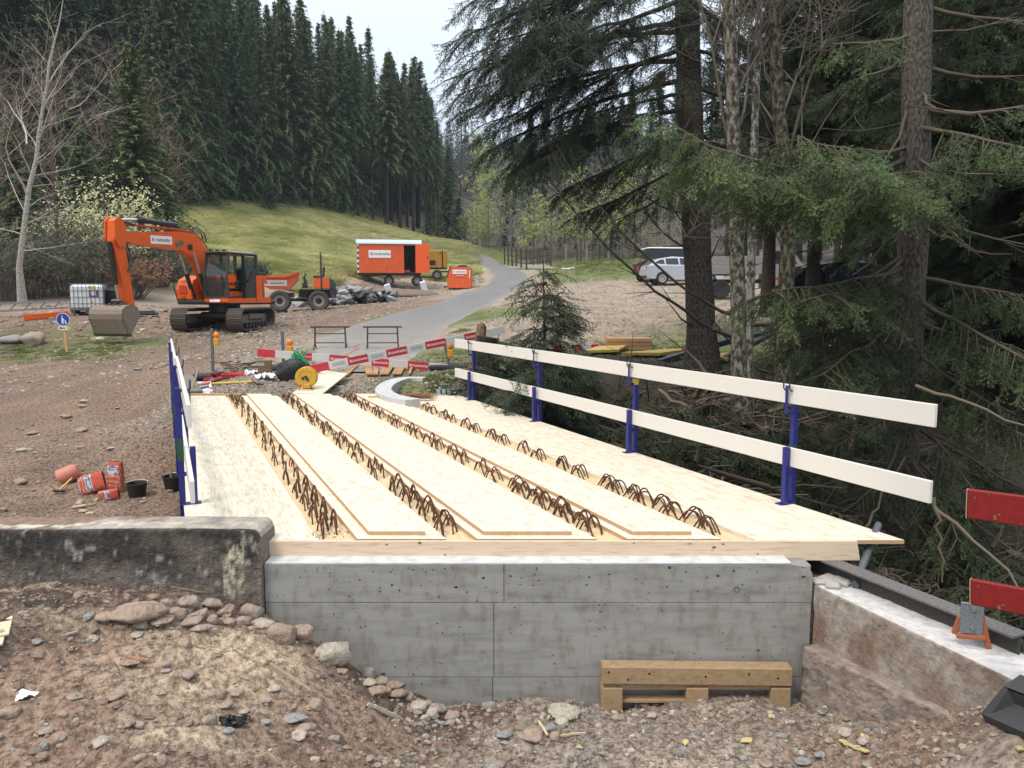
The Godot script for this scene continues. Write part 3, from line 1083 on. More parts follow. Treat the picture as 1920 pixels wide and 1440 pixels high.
	for i in 5200:
		var p := Vector3(rng.randf_range(-260, 420), 0, rng.randf_range(-760, -190))
		if p.z > -330 and p.x < -20:
			continue
		if absf(p.x - 118 + (p.z + 560) * 0.21) < 26 and p.z < -420 and p.z > -620:
			continue
		p.y = ground_y(p.x, p.z)
		var s := rng.randf_range(0.7, 1.1)
		xs.append(Transform3D(Basis(Vector3.UP, rng.randf() * TAU).scaled(Vector3.ONE * s), p))
	var o := many(self, "distant_forest", far_m, leafmat, xs)
	tag(o, "hazy blue-green conifer forest covering the distant hills", "forest")

# ------------------------------------------------------------------ leafless and leafy broad-leaved trees
func grow(b: MB, r: RandomNumberGenerator, p: Vector3, dir: Vector3, L: float, rad: float, depth: int, o: Dictionary) -> void:
	var steps := 4 if depth > 1 else 3
	var pts := PackedVector3Array([p])
	var rr := PackedFloat32Array([rad])
	var d := dir
	var q := p
	for k in steps:
		d = (d + Vector3(r.randf_range(-1, 1), r.randf_range(-0.5, 1) * o.get("up", 0.35), r.randf_range(-1, 1)) * o.get("bend", 0.22)).normalized()
		q += d * L / steps
		pts.append(q)
		rr.append(maxf(0.004, rad * (1.0 - 0.62 * (k + 1) / steps)))
	b.col = o.col if rad > 0.03 else o.get("twig", o.col)
	b.tube(pts, rr, 6 if rad > 0.05 else (4 if rad > 0.015 else 3), depth == o.depth)
	if o.has("leaf") and depth <= 1:
		for k in int(o.leaves):
			var f := r.randf_range(0.2, 1.0) * (pts.size() - 1.01)
			var a := pts[int(f)].lerp(pts[int(f) + 1], f - int(f))
			b.col = (o.leaf as Color) * r.randf_range(0.65, 1.35)
			var e := Vector3(r.randf_range(-1, 1), r.randf_range(-1, 0.8), r.randf_range(-1, 1)).normalized()
			b.leaf(a, a + e * o.size, o.size * 0.32, e.cross(Vector3(0.3, 0.5, 0.8)).normalized())
	if depth == 0:
		return
	var kids: int = o.kids
	for k in kids + (1 if r.randf() < 0.5 else 0):
		var f := r.randf_range(0.28, 1.0) * (pts.size() - 1.01)
		if k == 0:
			f = pts.size() - 1.02
		var i := int(f)
		var a := pts[i].lerp(pts[i + 1], f - i)
		var ax := Vector3(r.randf_range(-1, 1), r.randf_range(-0.3, 0.5), r.randf_range(-1, 1)).normalized()
		var nd := d.lerp(ax, o.get("spread", 0.62) if k > 0 else 0.25).normalized()
		grow(b, r, a, nd, L * r.randf_range(0.5, 0.78), lerpf(rr[i], rr[i + 1], f - i) * (0.62 if k > 0 else 0.9), depth - 1, o)

func broadleaf(called: String, label: String, seed_: int, p: Vector3, H: float, o: Dictionary, group := "", lean := Vector3.ZERO) -> Node3D:
	var r := RandomNumberGenerator.new()
	r.seed = seed_
	var t := thing(called, label, "tree" if o.get("tree", true) else "bush", p, 0.0, group)
	var b := MB.new()
	var pts := PackedVector3Array()
	var rr := PackedFloat32Array()
	var r0: float = o.r0
	var n := 8
	var cx := Vector3.ZERO
	for k in n + 1:
		var f := float(k) / n
		pts.append(Vector3(0, H * f * 0.8 - 0.25 * (1 - f), 0) + lean * f * f + cx)
		cx += Vector3(r.randf_range(-1, 1), 0, r.randf_range(-1, 1)) * H * 0.006
		rr.append(r0 * (1.0 - f * 0.8) * (1.3 if k == 0 else 1.0))
	b.col = o.col
	b.tube(pts, rr, 8)
	put(t, "trunk", b, o.get("mat", barkmat))
	var c := MB.new()
	for k in int(o.limbs):
		var f := lerpf(o.get("from", 0.25), 1.0, float(k) / o.limbs) * (n - 0.01)
		var i := int(f)
		var a := pts[i].lerp(pts[i + 1], f - i)
		var ang := r.randf() * TAU
		var dir := Vector3(cos(ang), o.get("rise", 0.7), sin(ang)).normalized()
		grow(c, r, a, dir, H * o.get("reach", 0.22) * r.randf_range(0.6, 1.15) * (1.15 - f / n * 0.5), rr[i] * 0.5, o.depth, o)
	put(t, "crown", c, leafmat if o.has("leaf") else twigmat)
	return t

func bush(called: String, label: String, seed_: int, p: Vector3, H: float, R: float, stems: int, o: Dictionary, group := "") -> Node3D:
	var r := RandomNumberGenerator.new()
	r.seed = seed_
	var t := thing(called, label, "bush", p, 0.0, group)
	var b := MB.new()
	for k in stems:
		var a := r.randf() * TAU
		var s := Vector3(cos(a), 0, sin(a))
		var dir := (s * r.randf_range(0.1, 1.0) * R / H + Vector3.UP).normalized()
		grow(b, r, s * r.randf() * R * 0.25, dir, H * r.randf_range(0.35, 0.6), o.get("r0", 0.025) * r.randf_range(0.6, 1.2), o.depth, o)
	put(t, "branches", b, leafmat if o.has("leaf") else twigmat)
	return t

var twigmat: StandardMaterial3D

func make_middle_woods() -> void:
	twigmat = mat("twigs", Color.WHITE, 0.9)
	var grey_bark := Color(0.25, 0.225, 0.195)
	# bare larch on the skyline and the tall pale stems beside the road
	broadleaf("larch_tree", "bare reddish larch standing alone against the sky gap beyond the road", 301, on_ground(862, 452, 126), 24, {"col": Color(0.15, 0.10, 0.085), "twig": Color(0.20, 0.13, 0.11), "r0": 0.22, "limbs": 46, "from": 0.3, "reach": 0.11, "rise": 0.0, "depth": 1, "kids": 4, "up": -0.2})
	broadleaf("slim_tree", "tall pale-stemmed tree with thin yellow-green leaves where the road disappears", 302, on_ground(893, 468, 96), 15.5, {"col": Color(0.24, 0.22, 0.19), "r0": 0.2, "limbs": 22, "from": 0.38, "reach": 0.17, "depth": 2, "kids": 3, "leaf": Color(0.26, 0.31, 0.09), "leaves": 2, "size": 0.28}, "", Vector3(0.6, 0, 0))
	broadleaf("slim_tree", "slender twin of the pale-stemmed tree, just left of it by the road", 303, on_ground(886, 466, 98), 12.5, {"col": Color(0.22, 0.20, 0.18), "r0": 0.12, "limbs": 16, "from": 0.4, "reach": 0.14, "depth": 1, "kids": 3})
	var names := ["young tree in first yellow-green leaf by the fence", "bare grey tree in the thicket behind the fence", "thin-stemmed olive-green tree behind the gravel lot"]
	var k := 0
	for a in [[915, 466, 92, 9.5, 0], [938, 464, 88, 12.5, 2], [958, 466, 84, 11.0, 2], [985, 470, 80, 8.0, 1], [1000, 470, 74, 7.2, 0], [1032, 474, 72, 10.5, 1], [1060, 472, 76, 11.5, 1], [1088, 476, 70, 9.0, 0], [1110, 480, 68, 10.5, 1], [1135, 478, 72, 12.0, 1], [1165, 484, 66, 8.5, 0], [1190, 486, 70, 11.5, 1], [1215, 486, 66, 9.0, 2], [1240, 490, 64, 11.0, 1], [1262, 490, 62, 8.0, 1], [910, 462, 104, 7.0, 0], [975, 464, 96, 13.0, 2], [1150, 480, 84, 12.0, 1], [872, 460, 108, 5.0, 0]]:
		var o := {"col": grey_bark, "twig": Color(0.30, 0.26, 0.215), "r0": 0.11, "limbs": 17, "from": 0.2, "reach": 0.2, "depth": 2, "kids": 3}
		if a[4] == 0:
			o.merge({"leaf": Color(0.26, 0.31, 0.07), "leaves": 3, "size": 0.22})
		elif a[4] == 2:
			o.merge({"leaf": Color(0.17, 0.20, 0.07), "leaves": 2, "size": 0.22})
		broadleaf("thicket_tree", names[a[4]], 320 + k, on_ground(a[0], a[1], a[2]), a[3], o, ["leafing trees by the fence", "bare trees behind the fence", "olive trees by the lot"][a[4]], Vector3(jig(0.8), 0, jig(0.5)))
		k += 1
	# light green round bushes and grey scrub
	for a in [[1045, 476, 78, 5.2, 3.4, 0, "broad bright yellow-green bush behind the paddock fence"], [1125, 480, 76, 5.0, 3.2, 0, "yellow-green bush to the right of the paddock fence"], [1180, 488, 70, 4.0, 2.6, 1, "pale bare scrub bush left of the parked vehicles"], [1235, 494, 62, 4.2, 2.6, 1, "pale bare scrub bush behind the silver car"], [990, 472, 80, 3.6, 2.6, 1, "grey bare bush at the left end of the paddock"], [905, 466, 94, 3.2, 2.0, 0, "small bright green bush beside the vanishing road"], [1280, 500, 54, 3.8, 2.4, 1, "pale bare scrub bush in front of the thick fir"]]:
		var o := {"col": Color(0.32, 0.285, 0.235), "depth": 3, "kids": 2, "r0": 0.035}
		if a[5] == 0:
			o.merge({"leaf": Color(0.27, 0.31, 0.07), "leaves": 2, "size": 0.17})
		bush("scrub_bush", a[6], 350 + k, on_ground(a[0], a[1], a[2]), a[3], a[4], 34, o)
		k += 1
	# dark conifers standing behind the thicket
	var c1 := spruce_crown(161, 18.0, 3.0, 0.08, 1.0, Color(0.018, 0.035, 0.02), Color(0.04, 0.065, 0.035))
	var c2 := spruce_crown(162, 18.0, 2.5, 0.3, 0.9, Color(0.016, 0.03, 0.02), Color(0.035, 0.055, 0.032))
	var t1 := trunk_mesh(18.0, 0.2, Color(0.08, 0.066, 0.055), 163)
	for a in [[965, 462, 98, 13], [1000, 464, 92, 16], [1025, 466, 100, 17.5], [1050, 466, 94, 15], [1078, 468, 102, 18], [1105, 470, 92, 17], [1130, 470, 98, 18], [1158, 472, 90, 17], [1186, 474, 88, 18], [1212, 476, 84, 16], [1238, 478, 82, 18], [1262, 480, 78, 17], [1290, 480, 76, 19], [948, 460, 112, 11], [1330, 480, 70, 20], [1360, 480, 64, 18], [1395, 480, 72, 20], [1430, 480, 60, 19], [1465, 480, 66, 20], [1500, 480, 58, 19], [1535, 480, 64, 21], [1565, 480, 56, 19], [1600, 480, 62, 21], [1640, 480, 52, 19], [1680, 480, 60, 21], [1720, 480, 54, 20], [1760, 480, 58, 21], [1800, 480, 50, 19], [1840, 480, 56, 21], [1880, 480, 50, 20], [1925, 480, 54, 21], [1970, 480, 48, 20]]:
		var p := on_ground(a[0] + jig(8), a[1], a[2] + jig(3))
		var low: bool = a[0] < 1300
		var t := thing("fir_tree", "dark conifer standing behind the grey thicket in the middle distance" if low else "dark conifer deep in the wood on the right", "tree", p, rng.randf() * TAU, "conifers behind the thicket" if low else "conifers deep in the right-hand wood")
		var sc: float = a[3] / 18.0
		var xf := Transform3D(Basis().scaled(Vector3(sc, sc, sc)), Vector3.ZERO)
		put(t, "trunk", t1, barkmat, xf)
		put(t, "crown", c1 if low and rng.randf() < 0.6 else c2, leafmat, xf)

func make_left_trees() -> void:
	# the pale leafless tree at the left edge, limb by limb
	var t := thing("bare_tree", "pale grey leafless tree with a forked crown at the left edge", "tree", on_ground(42, 562, 33))
	var org := t.position
	var b := MB.new()
	b.col = Color(0.62, 0.58, 0.50)
	var r := RandomNumberGenerator.new()
	r.seed = 77
	var main := [[42, 566], [36, 500], [46, 420], [55, 350], [68, 300], [73, 250], [80, 205], [88, 160], [92, 120], [103, 75], [112, 40], [118, 0]]
	var pts := PackedVector3Array()
	var rr := PackedFloat32Array()
	for i in main.size():
		pts.append(at(main[i][0], main[i][1], 33.0 + jig(0.15)) - org)
		rr.append(lerpf(0.14, 0.02, pow(float(i) / (main.size() - 1), 0.75)))
	rr[0] = 0.2
	b.tube(pts, rr, 8)
	put(t, "trunk", b, mat("pale_bark", Color.WHITE, 0.9, 0.0, T.bark, Vector3(1.4, 0.6, 1.4), T.bark, 1.0))
	var c := MB.new()
	var o := {"col": Color(0.58, 0.545, 0.47), "twig": Color(0.50, 0.46, 0.40), "depth": 2, "kids": 2, "bend": 0.22, "up": 0.5, "spread": 0.45}
	# second stem, then limbs: start on the trunk, end point, thickness
	for a in [[52, 370, 50, 270, 0.1], [50, 270, 52, 190, 0.07], [88, 160, 122, 110, 0.07], [122, 110, 150, 52, 0.05], [103, 75, 95, 20, 0.03], [80, 205, 100, 140, 0.06], [78, 220, 74, 110, 0.05], [73, 250, 130, 205, 0.05], [130, 205, 200, 165, 0.03], [82, 190, 165, 155, 0.03], [68, 300, 110, 280, 0.05], [110, 280, 160, 240, 0.03], [60, 330, 150, 320, 0.035], [70, 280, 20, 210, 0.04], [20, 210, -20, 190, 0.025], [60, 330, 15, 250, 0.04], [48, 400, 0, 300, 0.04], [55, 350, 110, 345, 0.03], [84, 180, 40, 120, 0.03], [45, 420, 110, 405, 0.05], [110, 405, 155, 385, 0.03], [44, 440, -10, 420, 0.04], [42, 460, 90, 470, 0.03], [92, 120, 60, 70, 0.03], [74, 240, 180, 225, 0.03], [66, 310, 130, 262, 0.03], [40, 470, 130, 460, 0.045], [70, 270, 125, 190, 0.035], [60, 340, 10, 330, 0.03], [50, 390, 100, 370, 0.03], [76, 225, 30, 160, 0.03]]:
		var p0 := at(a[0], a[1], 33.0) - org
		var p1 := at(a[2], a[3], 33.0 + jig(1.8)) - org
		var d := p1 - p0
		grow(c, r, p0, d.normalized(), d.length() * 0.98, a[4] * 0.5, 2, o)
		o.depth = 99
	put(t, "crown", c, twigmat)
	# olive spruce in front of the wood, brown bare trees behind it
	var oc := spruce_crown(171, 26.0, 7.4, 0.04, 1.3, Color(0.044, 0.066, 0.022), Color(0.125, 0.165, 0.05))
	var tr := trunk_mesh(12.5, 0.2, Color(0.09, 0.07, 0.055), 172)
	for a in [[262, 432, 46, 12.8, "tall olive-green spruce standing in front of the wood, right of the pale bare tree"], [160, 470, 44, 8.0, "lower olive spruce half hidden behind the pale bare tree"], [315, 425, 50, 6.5, "short olive spruce leaning out at the left end of the meadow"], [40, 500, 43, 8.5, "dark olive spruce behind the foot of the pale bare tree"], [215, 455, 47, 6.5, "squat olive spruce above the cream-leaved bush"]]:
		var q := on_ground(a[0], a[1], a[2])
		var s := thing("olive_spruce", a[4], "tree", q, rng.randf() * TAU)
		var sc: float = a[3] / 12.5
		put(s, "trunk", tr, barkmat, Transform3D(Basis().scaled(Vector3.ONE * sc), Vector3.ZERO))
		put(s, "crown", oc, leafmat, Transform3D(Basis().scaled(Vector3(sc * 1.3, sc, sc * 1.3) * 0.48), Vector3.ZERO))
	var ob := {"col": Color(0.24, 0.175, 0.145), "twig": Color(0.30, 0.205, 0.17), "r0": 0.13, "limbs": 26, "from": 0.22, "reach": 0.24, "depth": 2, "kids": 4, "rise": 1.0}
	broadleaf("brown_tree", "brown leafless tree rising pale and twiggy behind the olive spruce", 401, on_ground(228, 440, 49), 14.5, ob)
	broadleaf("brown_tree", "reddish leafless tree with fine twigs in the top left corner", 402, on_ground(20, 470, 44), 13.5, ob)
	broadleaf("brown_tree", "reddish leafless tree between the pale tree and the dark wood", 403, on_ground(110, 470, 47), 14.0, ob)
	broadleaf("brown_tree", "low brown leafless tree at the far left edge of the picture", 404, on_ground(-20, 520, 38), 9.5, ob)
	broadleaf("brown_tree", "small brown leafless tree right of the olive spruce", 405, on_ground(298, 440, 50), 10.0, ob)
	bush("willow_bush", "round cream-green flowering willow bush behind the excavator boom", 410, on_ground(205, 478, 41), 4.6, 3.4, 46, {"col": Color(0.17, 0.15, 0.12), "depth": 3, "kids": 2, "r0": 0.035, "leaf": Color(0.50, 0.48, 0.24), "leaves": 4, "size": 0.14})
	var k := 0
	for a in [[60, 545, 36, 2.6, 2.2, "dark bare undergrowth left of the white tank"], [120, 535, 37, 3.2, 2.4, "dark bare undergrowth behind the white tank"], [185, 530, 37, 3.0, 2.2, "dense dark undergrowth right behind the white tank"], [250, 532, 38, 2.4, 1.8, "rusty-leaved beech scrub behind the excavator stick"], [300, 525, 42, 2.2, 2.0, "dry brown scrub between stick and cab"], [330, 515, 44, 1.8, 1.6, "dry brown scrub left of the excavator cab"], [10, 550, 35, 3.0, 2.2, "dark bare undergrowth in the left corner"], [150, 505, 40, 4.0, 2.8, "tall grey undergrowth below the cream bush"]]:
		var o2 := {"col": Color(0.12, 0.10, 0.075), "depth": 3, "kids": 2, "r0": 0.03, "leaf": Color(0.05, 0.055, 0.025), "leaves": 1, "size": 0.15}
		if a[5].begins_with("rusty"):
			o2.leaf = Color(0.22, 0.10, 0.05)
			o2.leaves = 3
			o2.size = 0.11
		bush("undergrowth_bush", a[5], 420 + k, on_ground(a[0], a[1], a[2]), a[3], a[4], 40, o2)
		k += 1
	for a in [[410, 486, 45, 1.5, 1.0, "small dark evergreen shrub above the excavator cab"], [480, 492, 47, 1.2, 0.9, "grey-green low shrub right of the excavator cab"]]:
		bush("meadow_shrub", a[5], 440 + k, on_ground(a[0], a[1], a[2]), a[3], a[4], 40, {"col": Color(0.12, 0.11, 0.07), "depth": 2, "kids": 3, "r0": 0.03, "leaf": Color(0.07, 0.08, 0.035), "leaves": 6, "size": 0.11})
		k += 1

# ------------------------------------------------------------------ the near conifers: limbs that carry flat sprays of twigs
func sprig(seed_: int, L: float) -> ArrayMesh:
	var r := RandomNumberGenerator.new()
	r.seed = seed_
	var b := MB.new()
	# a thin twig with side twigs, each bristling with short needles
	var lines := [[Vector3.ZERO, Vector3(0, -0.03, L)]]
	for k in 9:
		var f := (k + r.randf_range(0.2, 0.9)) / 9.5
		var sg := 1.0 if k % 2 == 0 else -1.0
		var l := L * r.randf_range(0.2, 0.5) * (1.1 - f * 0.7)
		var d := Vector3(sg * r.randf_range(0.45, 1.0), -r.randf_range(0.05, 0.75), r.randf_range(0.5, 1.1)).normalized()
		lines.append([Vector3(0, -0.03 * f, L * f), Vector3(0, -0.03 * f, L * f) + d * l])
	for q in lines:
		var a: Vector3 = q[0]
		var e: Vector3 = q[1]
		var d := (e - a).normalized()
		var l := a.distance_to(e)
		b.col = Color(0.7, 0.55, 0.42)
		b.spike(a, e, 0.0028, d.cross(Vector3.UP).normalized())
		var n := int(l / 0.009)
		for k in n:
			var f := (k + 0.5) / n
			var p := a + d * l * f
			var ang := r.randf() * TAU
			var o := d.cross(Vector3(0.2, 1, 0.1)).normalized().rotated(d, ang)
			o.y = absf(o.y) * 0.5 if r.randf() < 0.6 else o.y
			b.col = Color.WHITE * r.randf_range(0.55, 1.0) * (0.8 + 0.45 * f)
			b.spike(p, p + (o * 0.85 + d * 0.7).normalized() * r.randf_range(0.02, 0.032), 0.0058, d)
		b.col = Color.WHITE
		b.spike(e - d * 0.01, e + d * 0.018, 0.006, d.cross(Vector3.UP).normalized())
	return b.mesh()

var sprigs := []

class Crown:
	var xf := [[], [], []]
	var tint := [[], [], []]
	var wood: MB
	var seed_rng := RandomNumberGenerator.new()
	var green := Color(0.04, 0.07, 0.03)
	func _init() -> void:
		wood = MB.new()

func limb(c: Crown, a: Vector3, e: Vector3, thick: float, sag: float, lush: float, from := 0.15, sub := 1.0) -> void:
	var r := c.seed_rng
	var L := a.distance_to(e)
	var dir := (e - a).normalized()
	var side := dir.cross(Vector3.UP).normalized()
	var pts := PackedVector3Array()
	var rr := PackedFloat32Array()
	var n := maxi(5, int(L / 0.3))
	for k in n + 1:
		var f := float(k) / n
		pts.append(a.lerp(e, f) + Vector3.DOWN * sag * 4.0 * f * (1.0 - f) + Vector3(r.randf_range(-1, 1), r.randf_range(-1, 1), r.randf_range(-1, 1)) * 0.025)
		rr.append(thick * (1.0 - 0.85 * f) + 0.003)
	c.wood.tube(pts, rr, 5, false)
	if lush <= 0.0:
		for k in int(L * 3.0):       # dead side twigs
			var f := r.randf_range(0.25, 0.98)
			var p := pts[int(f * n)]
			var d := (dir * 0.6 + side * r.randf_range(-1, 1) + Vector3.UP * r.randf_range(-0.6, 0.5)).normalized()
			var l := r.randf_range(0.15, 0.6) * minf(1.0, L / 2.0)
			c.wood.tube(PackedVector3Array([p, p + d * l * 0.5 + Vector3.DOWN * 0.02, p + d * l + Vector3.DOWN * 0.08 * l]), PackedFloat32Array([0.008, 0.006, 0.003]), 3, false)
		return
	var st := from
	while st < 1.0:
		var i := mini(int(st * n), n - 1)
		var p := pts[i].lerp(pts[i + 1], st * n - i)
		for sg in [-1.0, 1.0]:
			if r.randf() > lush:
				continue
			var l: float = sub * r.randf_range(0.6, 1.15) * (0.22 + minf(0.85, L * 0.3) * (1.0 - st * 0.75))
			var d: Vector3 = (dir * r.randf_range(0.5, 0.9) + side * sg * r.randf_range(0.6, 1.0) + Vector3.DOWN * r.randf_range(0.0, 0.45)).normalized()
			var q: Vector3 = p + d * l + Vector3.DOWN * l * 0.16
			c.wood.tube(PackedVector3Array([p, p.lerp(q, 0.5) + Vector3.UP * l * 0.05, q]), PackedFloat32Array([0.009, 0.007, 0.003]), 3, false)
			var m := maxi(1, int(l / 0.11))
			for k in m + 1:
				var f := (k + r.randf_range(0.0, 0.5)) / (m + 0.5)
				var o: Vector3 = p.lerp(q, minf(f, 1.0)) + Vector3.UP * l * 0.05
				var zz: Vector3 = (d + side * r.randf_range(-0.7, 0.7) + Vector3.DOWN * r.randf_range(0.0, 0.8)).normalized()
				var xx: Vector3 = zz.cross(Vector3(r.randf_range(-0.9, 0.9), -1, r.randf_range(-0.9, 0.9))).normalized()
				var s := r.randf_range(0.55, 1.1) * minf(1.0, 0.55 + sub * 0.45)
				var v := r.randi() % 3
				c.xf[v].append(Transform3D(Basis(xx, zz.cross(xx), zz).scaled_local(Vector3(s, s, s)), o))
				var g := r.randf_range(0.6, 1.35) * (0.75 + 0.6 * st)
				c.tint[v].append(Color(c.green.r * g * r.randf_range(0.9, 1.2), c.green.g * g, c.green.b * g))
		st += 0.105 / L * r.randf_range(0.8, 1.2) * (0.7 + 0.3 * sub)

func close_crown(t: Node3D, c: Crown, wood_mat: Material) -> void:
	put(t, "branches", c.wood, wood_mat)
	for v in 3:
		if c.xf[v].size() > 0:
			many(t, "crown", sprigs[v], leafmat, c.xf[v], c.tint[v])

func near_trunk(t: Node3D, path: Array, r0: float, r1: float, m: Material, col: Color, sides := 14) -> PackedVector3Array:
	# path: [px, py, depth]; the trunk runs on above the frame
	var pts := PackedVector3Array()
	var rr := PackedFloat32Array()
	for i in path.size():
		pts.append(at(path[i][0], path[i][1], path[i][2]) - t.position)
	var d := (pts[pts.size() - 1] - pts[pts.size() - 2]).normalized()
	var top := pts[pts.size() - 1]
	for k in 4:
		pts.append(top + d * 2.2 * (k + 1))
	var fine_p := PackedVector3Array()
	for i in pts.size() - 1:
		for s in 5:
			fine_p.append(pts[i].cubic_interpolate(pts[i + 1], pts[maxi(i - 1, 0)], pts[mini(i + 2, pts.size() - 1)], s / 5.0))
	fine_p.append(pts[pts.size() - 1])
	for i in fine_p.size():
		var f := float(i) / (fine_p.size() - 1)
		rr.append(lerpf(r0, r1, f) * (1.0 + 0.55 * pow(maxf(0.0, 1.0 - f * 9.0), 2.0)) * (1.0 + jig(0.035)))
	var b := MB.new()
	b.col = col
	b.tube(fine_p, rr, sides)
	put(t, "trunk", b, m)
	return pts

func foot(px: float, py: float, d: float) -> Vector3:
	return on_ground(px, py, d, -0.1)

func make_right_trees() -> void:
	for k in 3:
		sprigs.append(sprig(500 + k, [0.34, 0.40, 0.30][k]))
	var fir_bark := mat("fir_bark", Color.WHITE, 0.95, 0.0, T.bark, Vector3(1.5, 0.7, 1.5), T.bark, 3.0)
	var spruce_bark := mat("spruce_bark", Color.WHITE, 0.95, 0.0, T.bark, Vector3(1.8, 0.8, 1.8), T.bark, 1.6)
	var birch_bark := mat("mossy_bark", Color.WHITE, 0.9, 0.0, T.lichen, Vector3(3.4, 1.9, 3.4), T.relief, 1.0)
	var branch_wood := mat("branch_wood", Color.WHITE, 0.95)
	# the thick dark fir
	var t := thing("thick_fir", "thick dark-barked fir whose boughs reach left across the sky", "tree", foot(1316, 705, 13))
	near_trunk(t, [[1318, 706, 13], [1314, 600, 13], [1306, 450, 13], [1298, 300, 13], [1292, 150, 13], [1288, 0, 13], [1286, -140, 13]], 0.25, 0.13, fir_bark, Color(0.135, 0.108, 0.085))
	var c := Crown.new()
	c.seed_rng.seed = 601
	c.green = Color(0.02, 0.036, 0.017)
	c.wood.col = Color(0.05, 0.04, 0.033)
	var o := t.position
	# boughs: [start px, py, tip px, py, tip depth, thickness, sag]
	for a in [[1290, 40, 832, 150, 12.6, 0.045, -0.1], [1290, -30, 850, 78, 12.2, 0.045, -0.2], [1288, -80, 882, 5, 12.6, 0.04, -0.2], [1294, 110, 872, 208, 13.2, 0.045, -0.15], [1296, 150, 905, 292, 13.6, 0.045, -0.2], [1294, 60, 930, 110, 14.4, 0.04, -0.1], [1298, 200, 985, 262, 12.2, 0.04, 0.0], [1290, -50, 960, 40, 11.2, 0.04, -0.1], [1292, 0, 1000, 90, 10.8, 0.04, 0.0], [1300, 250, 1075, 345, 12.6, 0.035, 0.0], [1302, 300, 1090, 400, 13.4, 0.035, 0.05], [1296, 170, 1100, 215, 11.2, 0.035, 0.0], [1290, -100, 1020, -40, 12, 0.04, -0.1], [1292, 20, 1120, 120, 14.8, 0.035, 0.0], [1304, 330, 1150, 418, 12.4, 0.03, 0.05], [1288, -120, 940, -60, 13, 0.04, -0.2], [1292, 90, 1040, 170, 12.8, 0.04, 0.0],
			[1290, 0, 1420, 90, 11.8, 0.035, 0.0], [1294, 90, 1450, 150, 12.6, 0.035, 0.0], [1296, 160, 1440, 210, 14.2, 0.03, 0.0], [1290, -60, 1480, 10, 13.5, 0.035, 0.0], [1300, 240, 1420, 300, 13.8, 0.03, 0.05], [1290, -20, 1340, 60, 10.8, 0.035, 0.0], [1292, 70, 1250, 150, 10.6, 0.035, 0.0], [1290, -90, 1200, -20, 10.4, 0.035, 0.0], [1298, 220, 1240, 280, 11.2, 0.03, 0.05]]:
		var s := at(a[0], a[1], 13) - o
		var e := at(a[2], a[3], a[4]) - o
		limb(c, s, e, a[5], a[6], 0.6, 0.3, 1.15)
		if a[5] > 0.036:      # forked bough
			limb(c, s.lerp(e, 0.35), e + Vector3(0.25, -0.45, 0.9), 0.02, 0.0, 0.5, 0.2, 1.0)
			limb(c, s.lerp(e, 0.45), e + Vector3(0.35, -0.25, -0.9), 0.018, 0.0, 0.5, 0.2, 1.0)
	for a in [[1306, 430, 1225, 330, 12.4], [1306, 470, 1200, 380, 12.2], [1310, 560, 1440, 690, 12.2], [1306, 400, 1160, 330, 11.6], [1312, 610, 1250, 560, 12.4], [1304, 380, 1230, 300, 13.6], [1308, 500, 1350, 440, 12.5]]:
		limb(c, at(a[0], a[1], 13) - o, at(a[2], a[3], a[4]) - o, 0.02, 0.15, 0.0)
	# the long dead bough that hangs across the car park
	limb(c, at(1395, 640, 12.2) - o, at(1015, 322, 11.4) - o, 0.03, 0.35, 0.0)
	limb(c, at(1445, 612, 11) - o, at(1040, 270, 10.6) - o, 0.026, 0.5, 0.0)
	close_crown(t, c, branch_wood)
	# mossy, lichened stems of broad-leaved trees behind the railing
	var stems := [
		["lichened_tree", "grey lichen-spotted trunk nearest the thick fir, forking high up", [[1392, 792, 10.2], [1386, 700, 10.2], [1384, 560, 10.2], [1380, 420, 10.2], [1376, 280, 10.2], [1372, 140, 10.2], [1366, 0, 10.2]], 0.105, 0.06, Color(0.34, 0.32, 0.28), [[1378, 300, 1330, -20, 9.8, 0.05], [1376, 260, 1420, 60, 10.6, 0.04], [1374, 200, 1470, 20, 10.8, 0.035], [1384, 480, 1340, 420, 9.8, 0.02], [1382, 460, 1440, 380, 10.4, 0.02]]],
		["slim_birch", "slim white birch stem between two mossy trunks", [[1402, 782, 10.6], [1404, 640, 10.6], [1408, 520, 10.6], [1410, 400, 10.6], [1414, 280, 10.7], [1418, 160, 10.8], [1424, 0, 10.9]], 0.062, 0.035, Color(0.72, 0.70, 0.66), [[1410, 420, 1440, 330, 10.3, 0.02], [1416, 220, 1385, 100, 10.6, 0.018], [1420, 120, 1480, 30, 10.8, 0.015]]],
		["mossy_tree", "dark moss-covered trunk right of the white birch with spreading upper limbs", [[1466, 805, 10.4], [1468, 680, 10.4], [1474, 540, 10.4], [1478, 420, 10.4], [1470, 300, 10.4], [1458, 180, 10.4], [1452, 40, 10.4]], 0.115, 0.055, Color(0.2, 0.19, 0.14), [[1472, 320, 1560, 100, 10.0, 0.05], [1560, 100, 1610, 0, 9.8, 0.035], [1474, 400, 1530, 180, 10.8, 0.035], [1466, 250, 1400, 120, 10.8, 0.035], [1462, 230, 1520, 40, 10.4, 0.035], [1476, 470, 1420, 420, 10.2, 0.025]]]]
	var bm := RandomNumberGenerator.new()
	bm.seed = 640
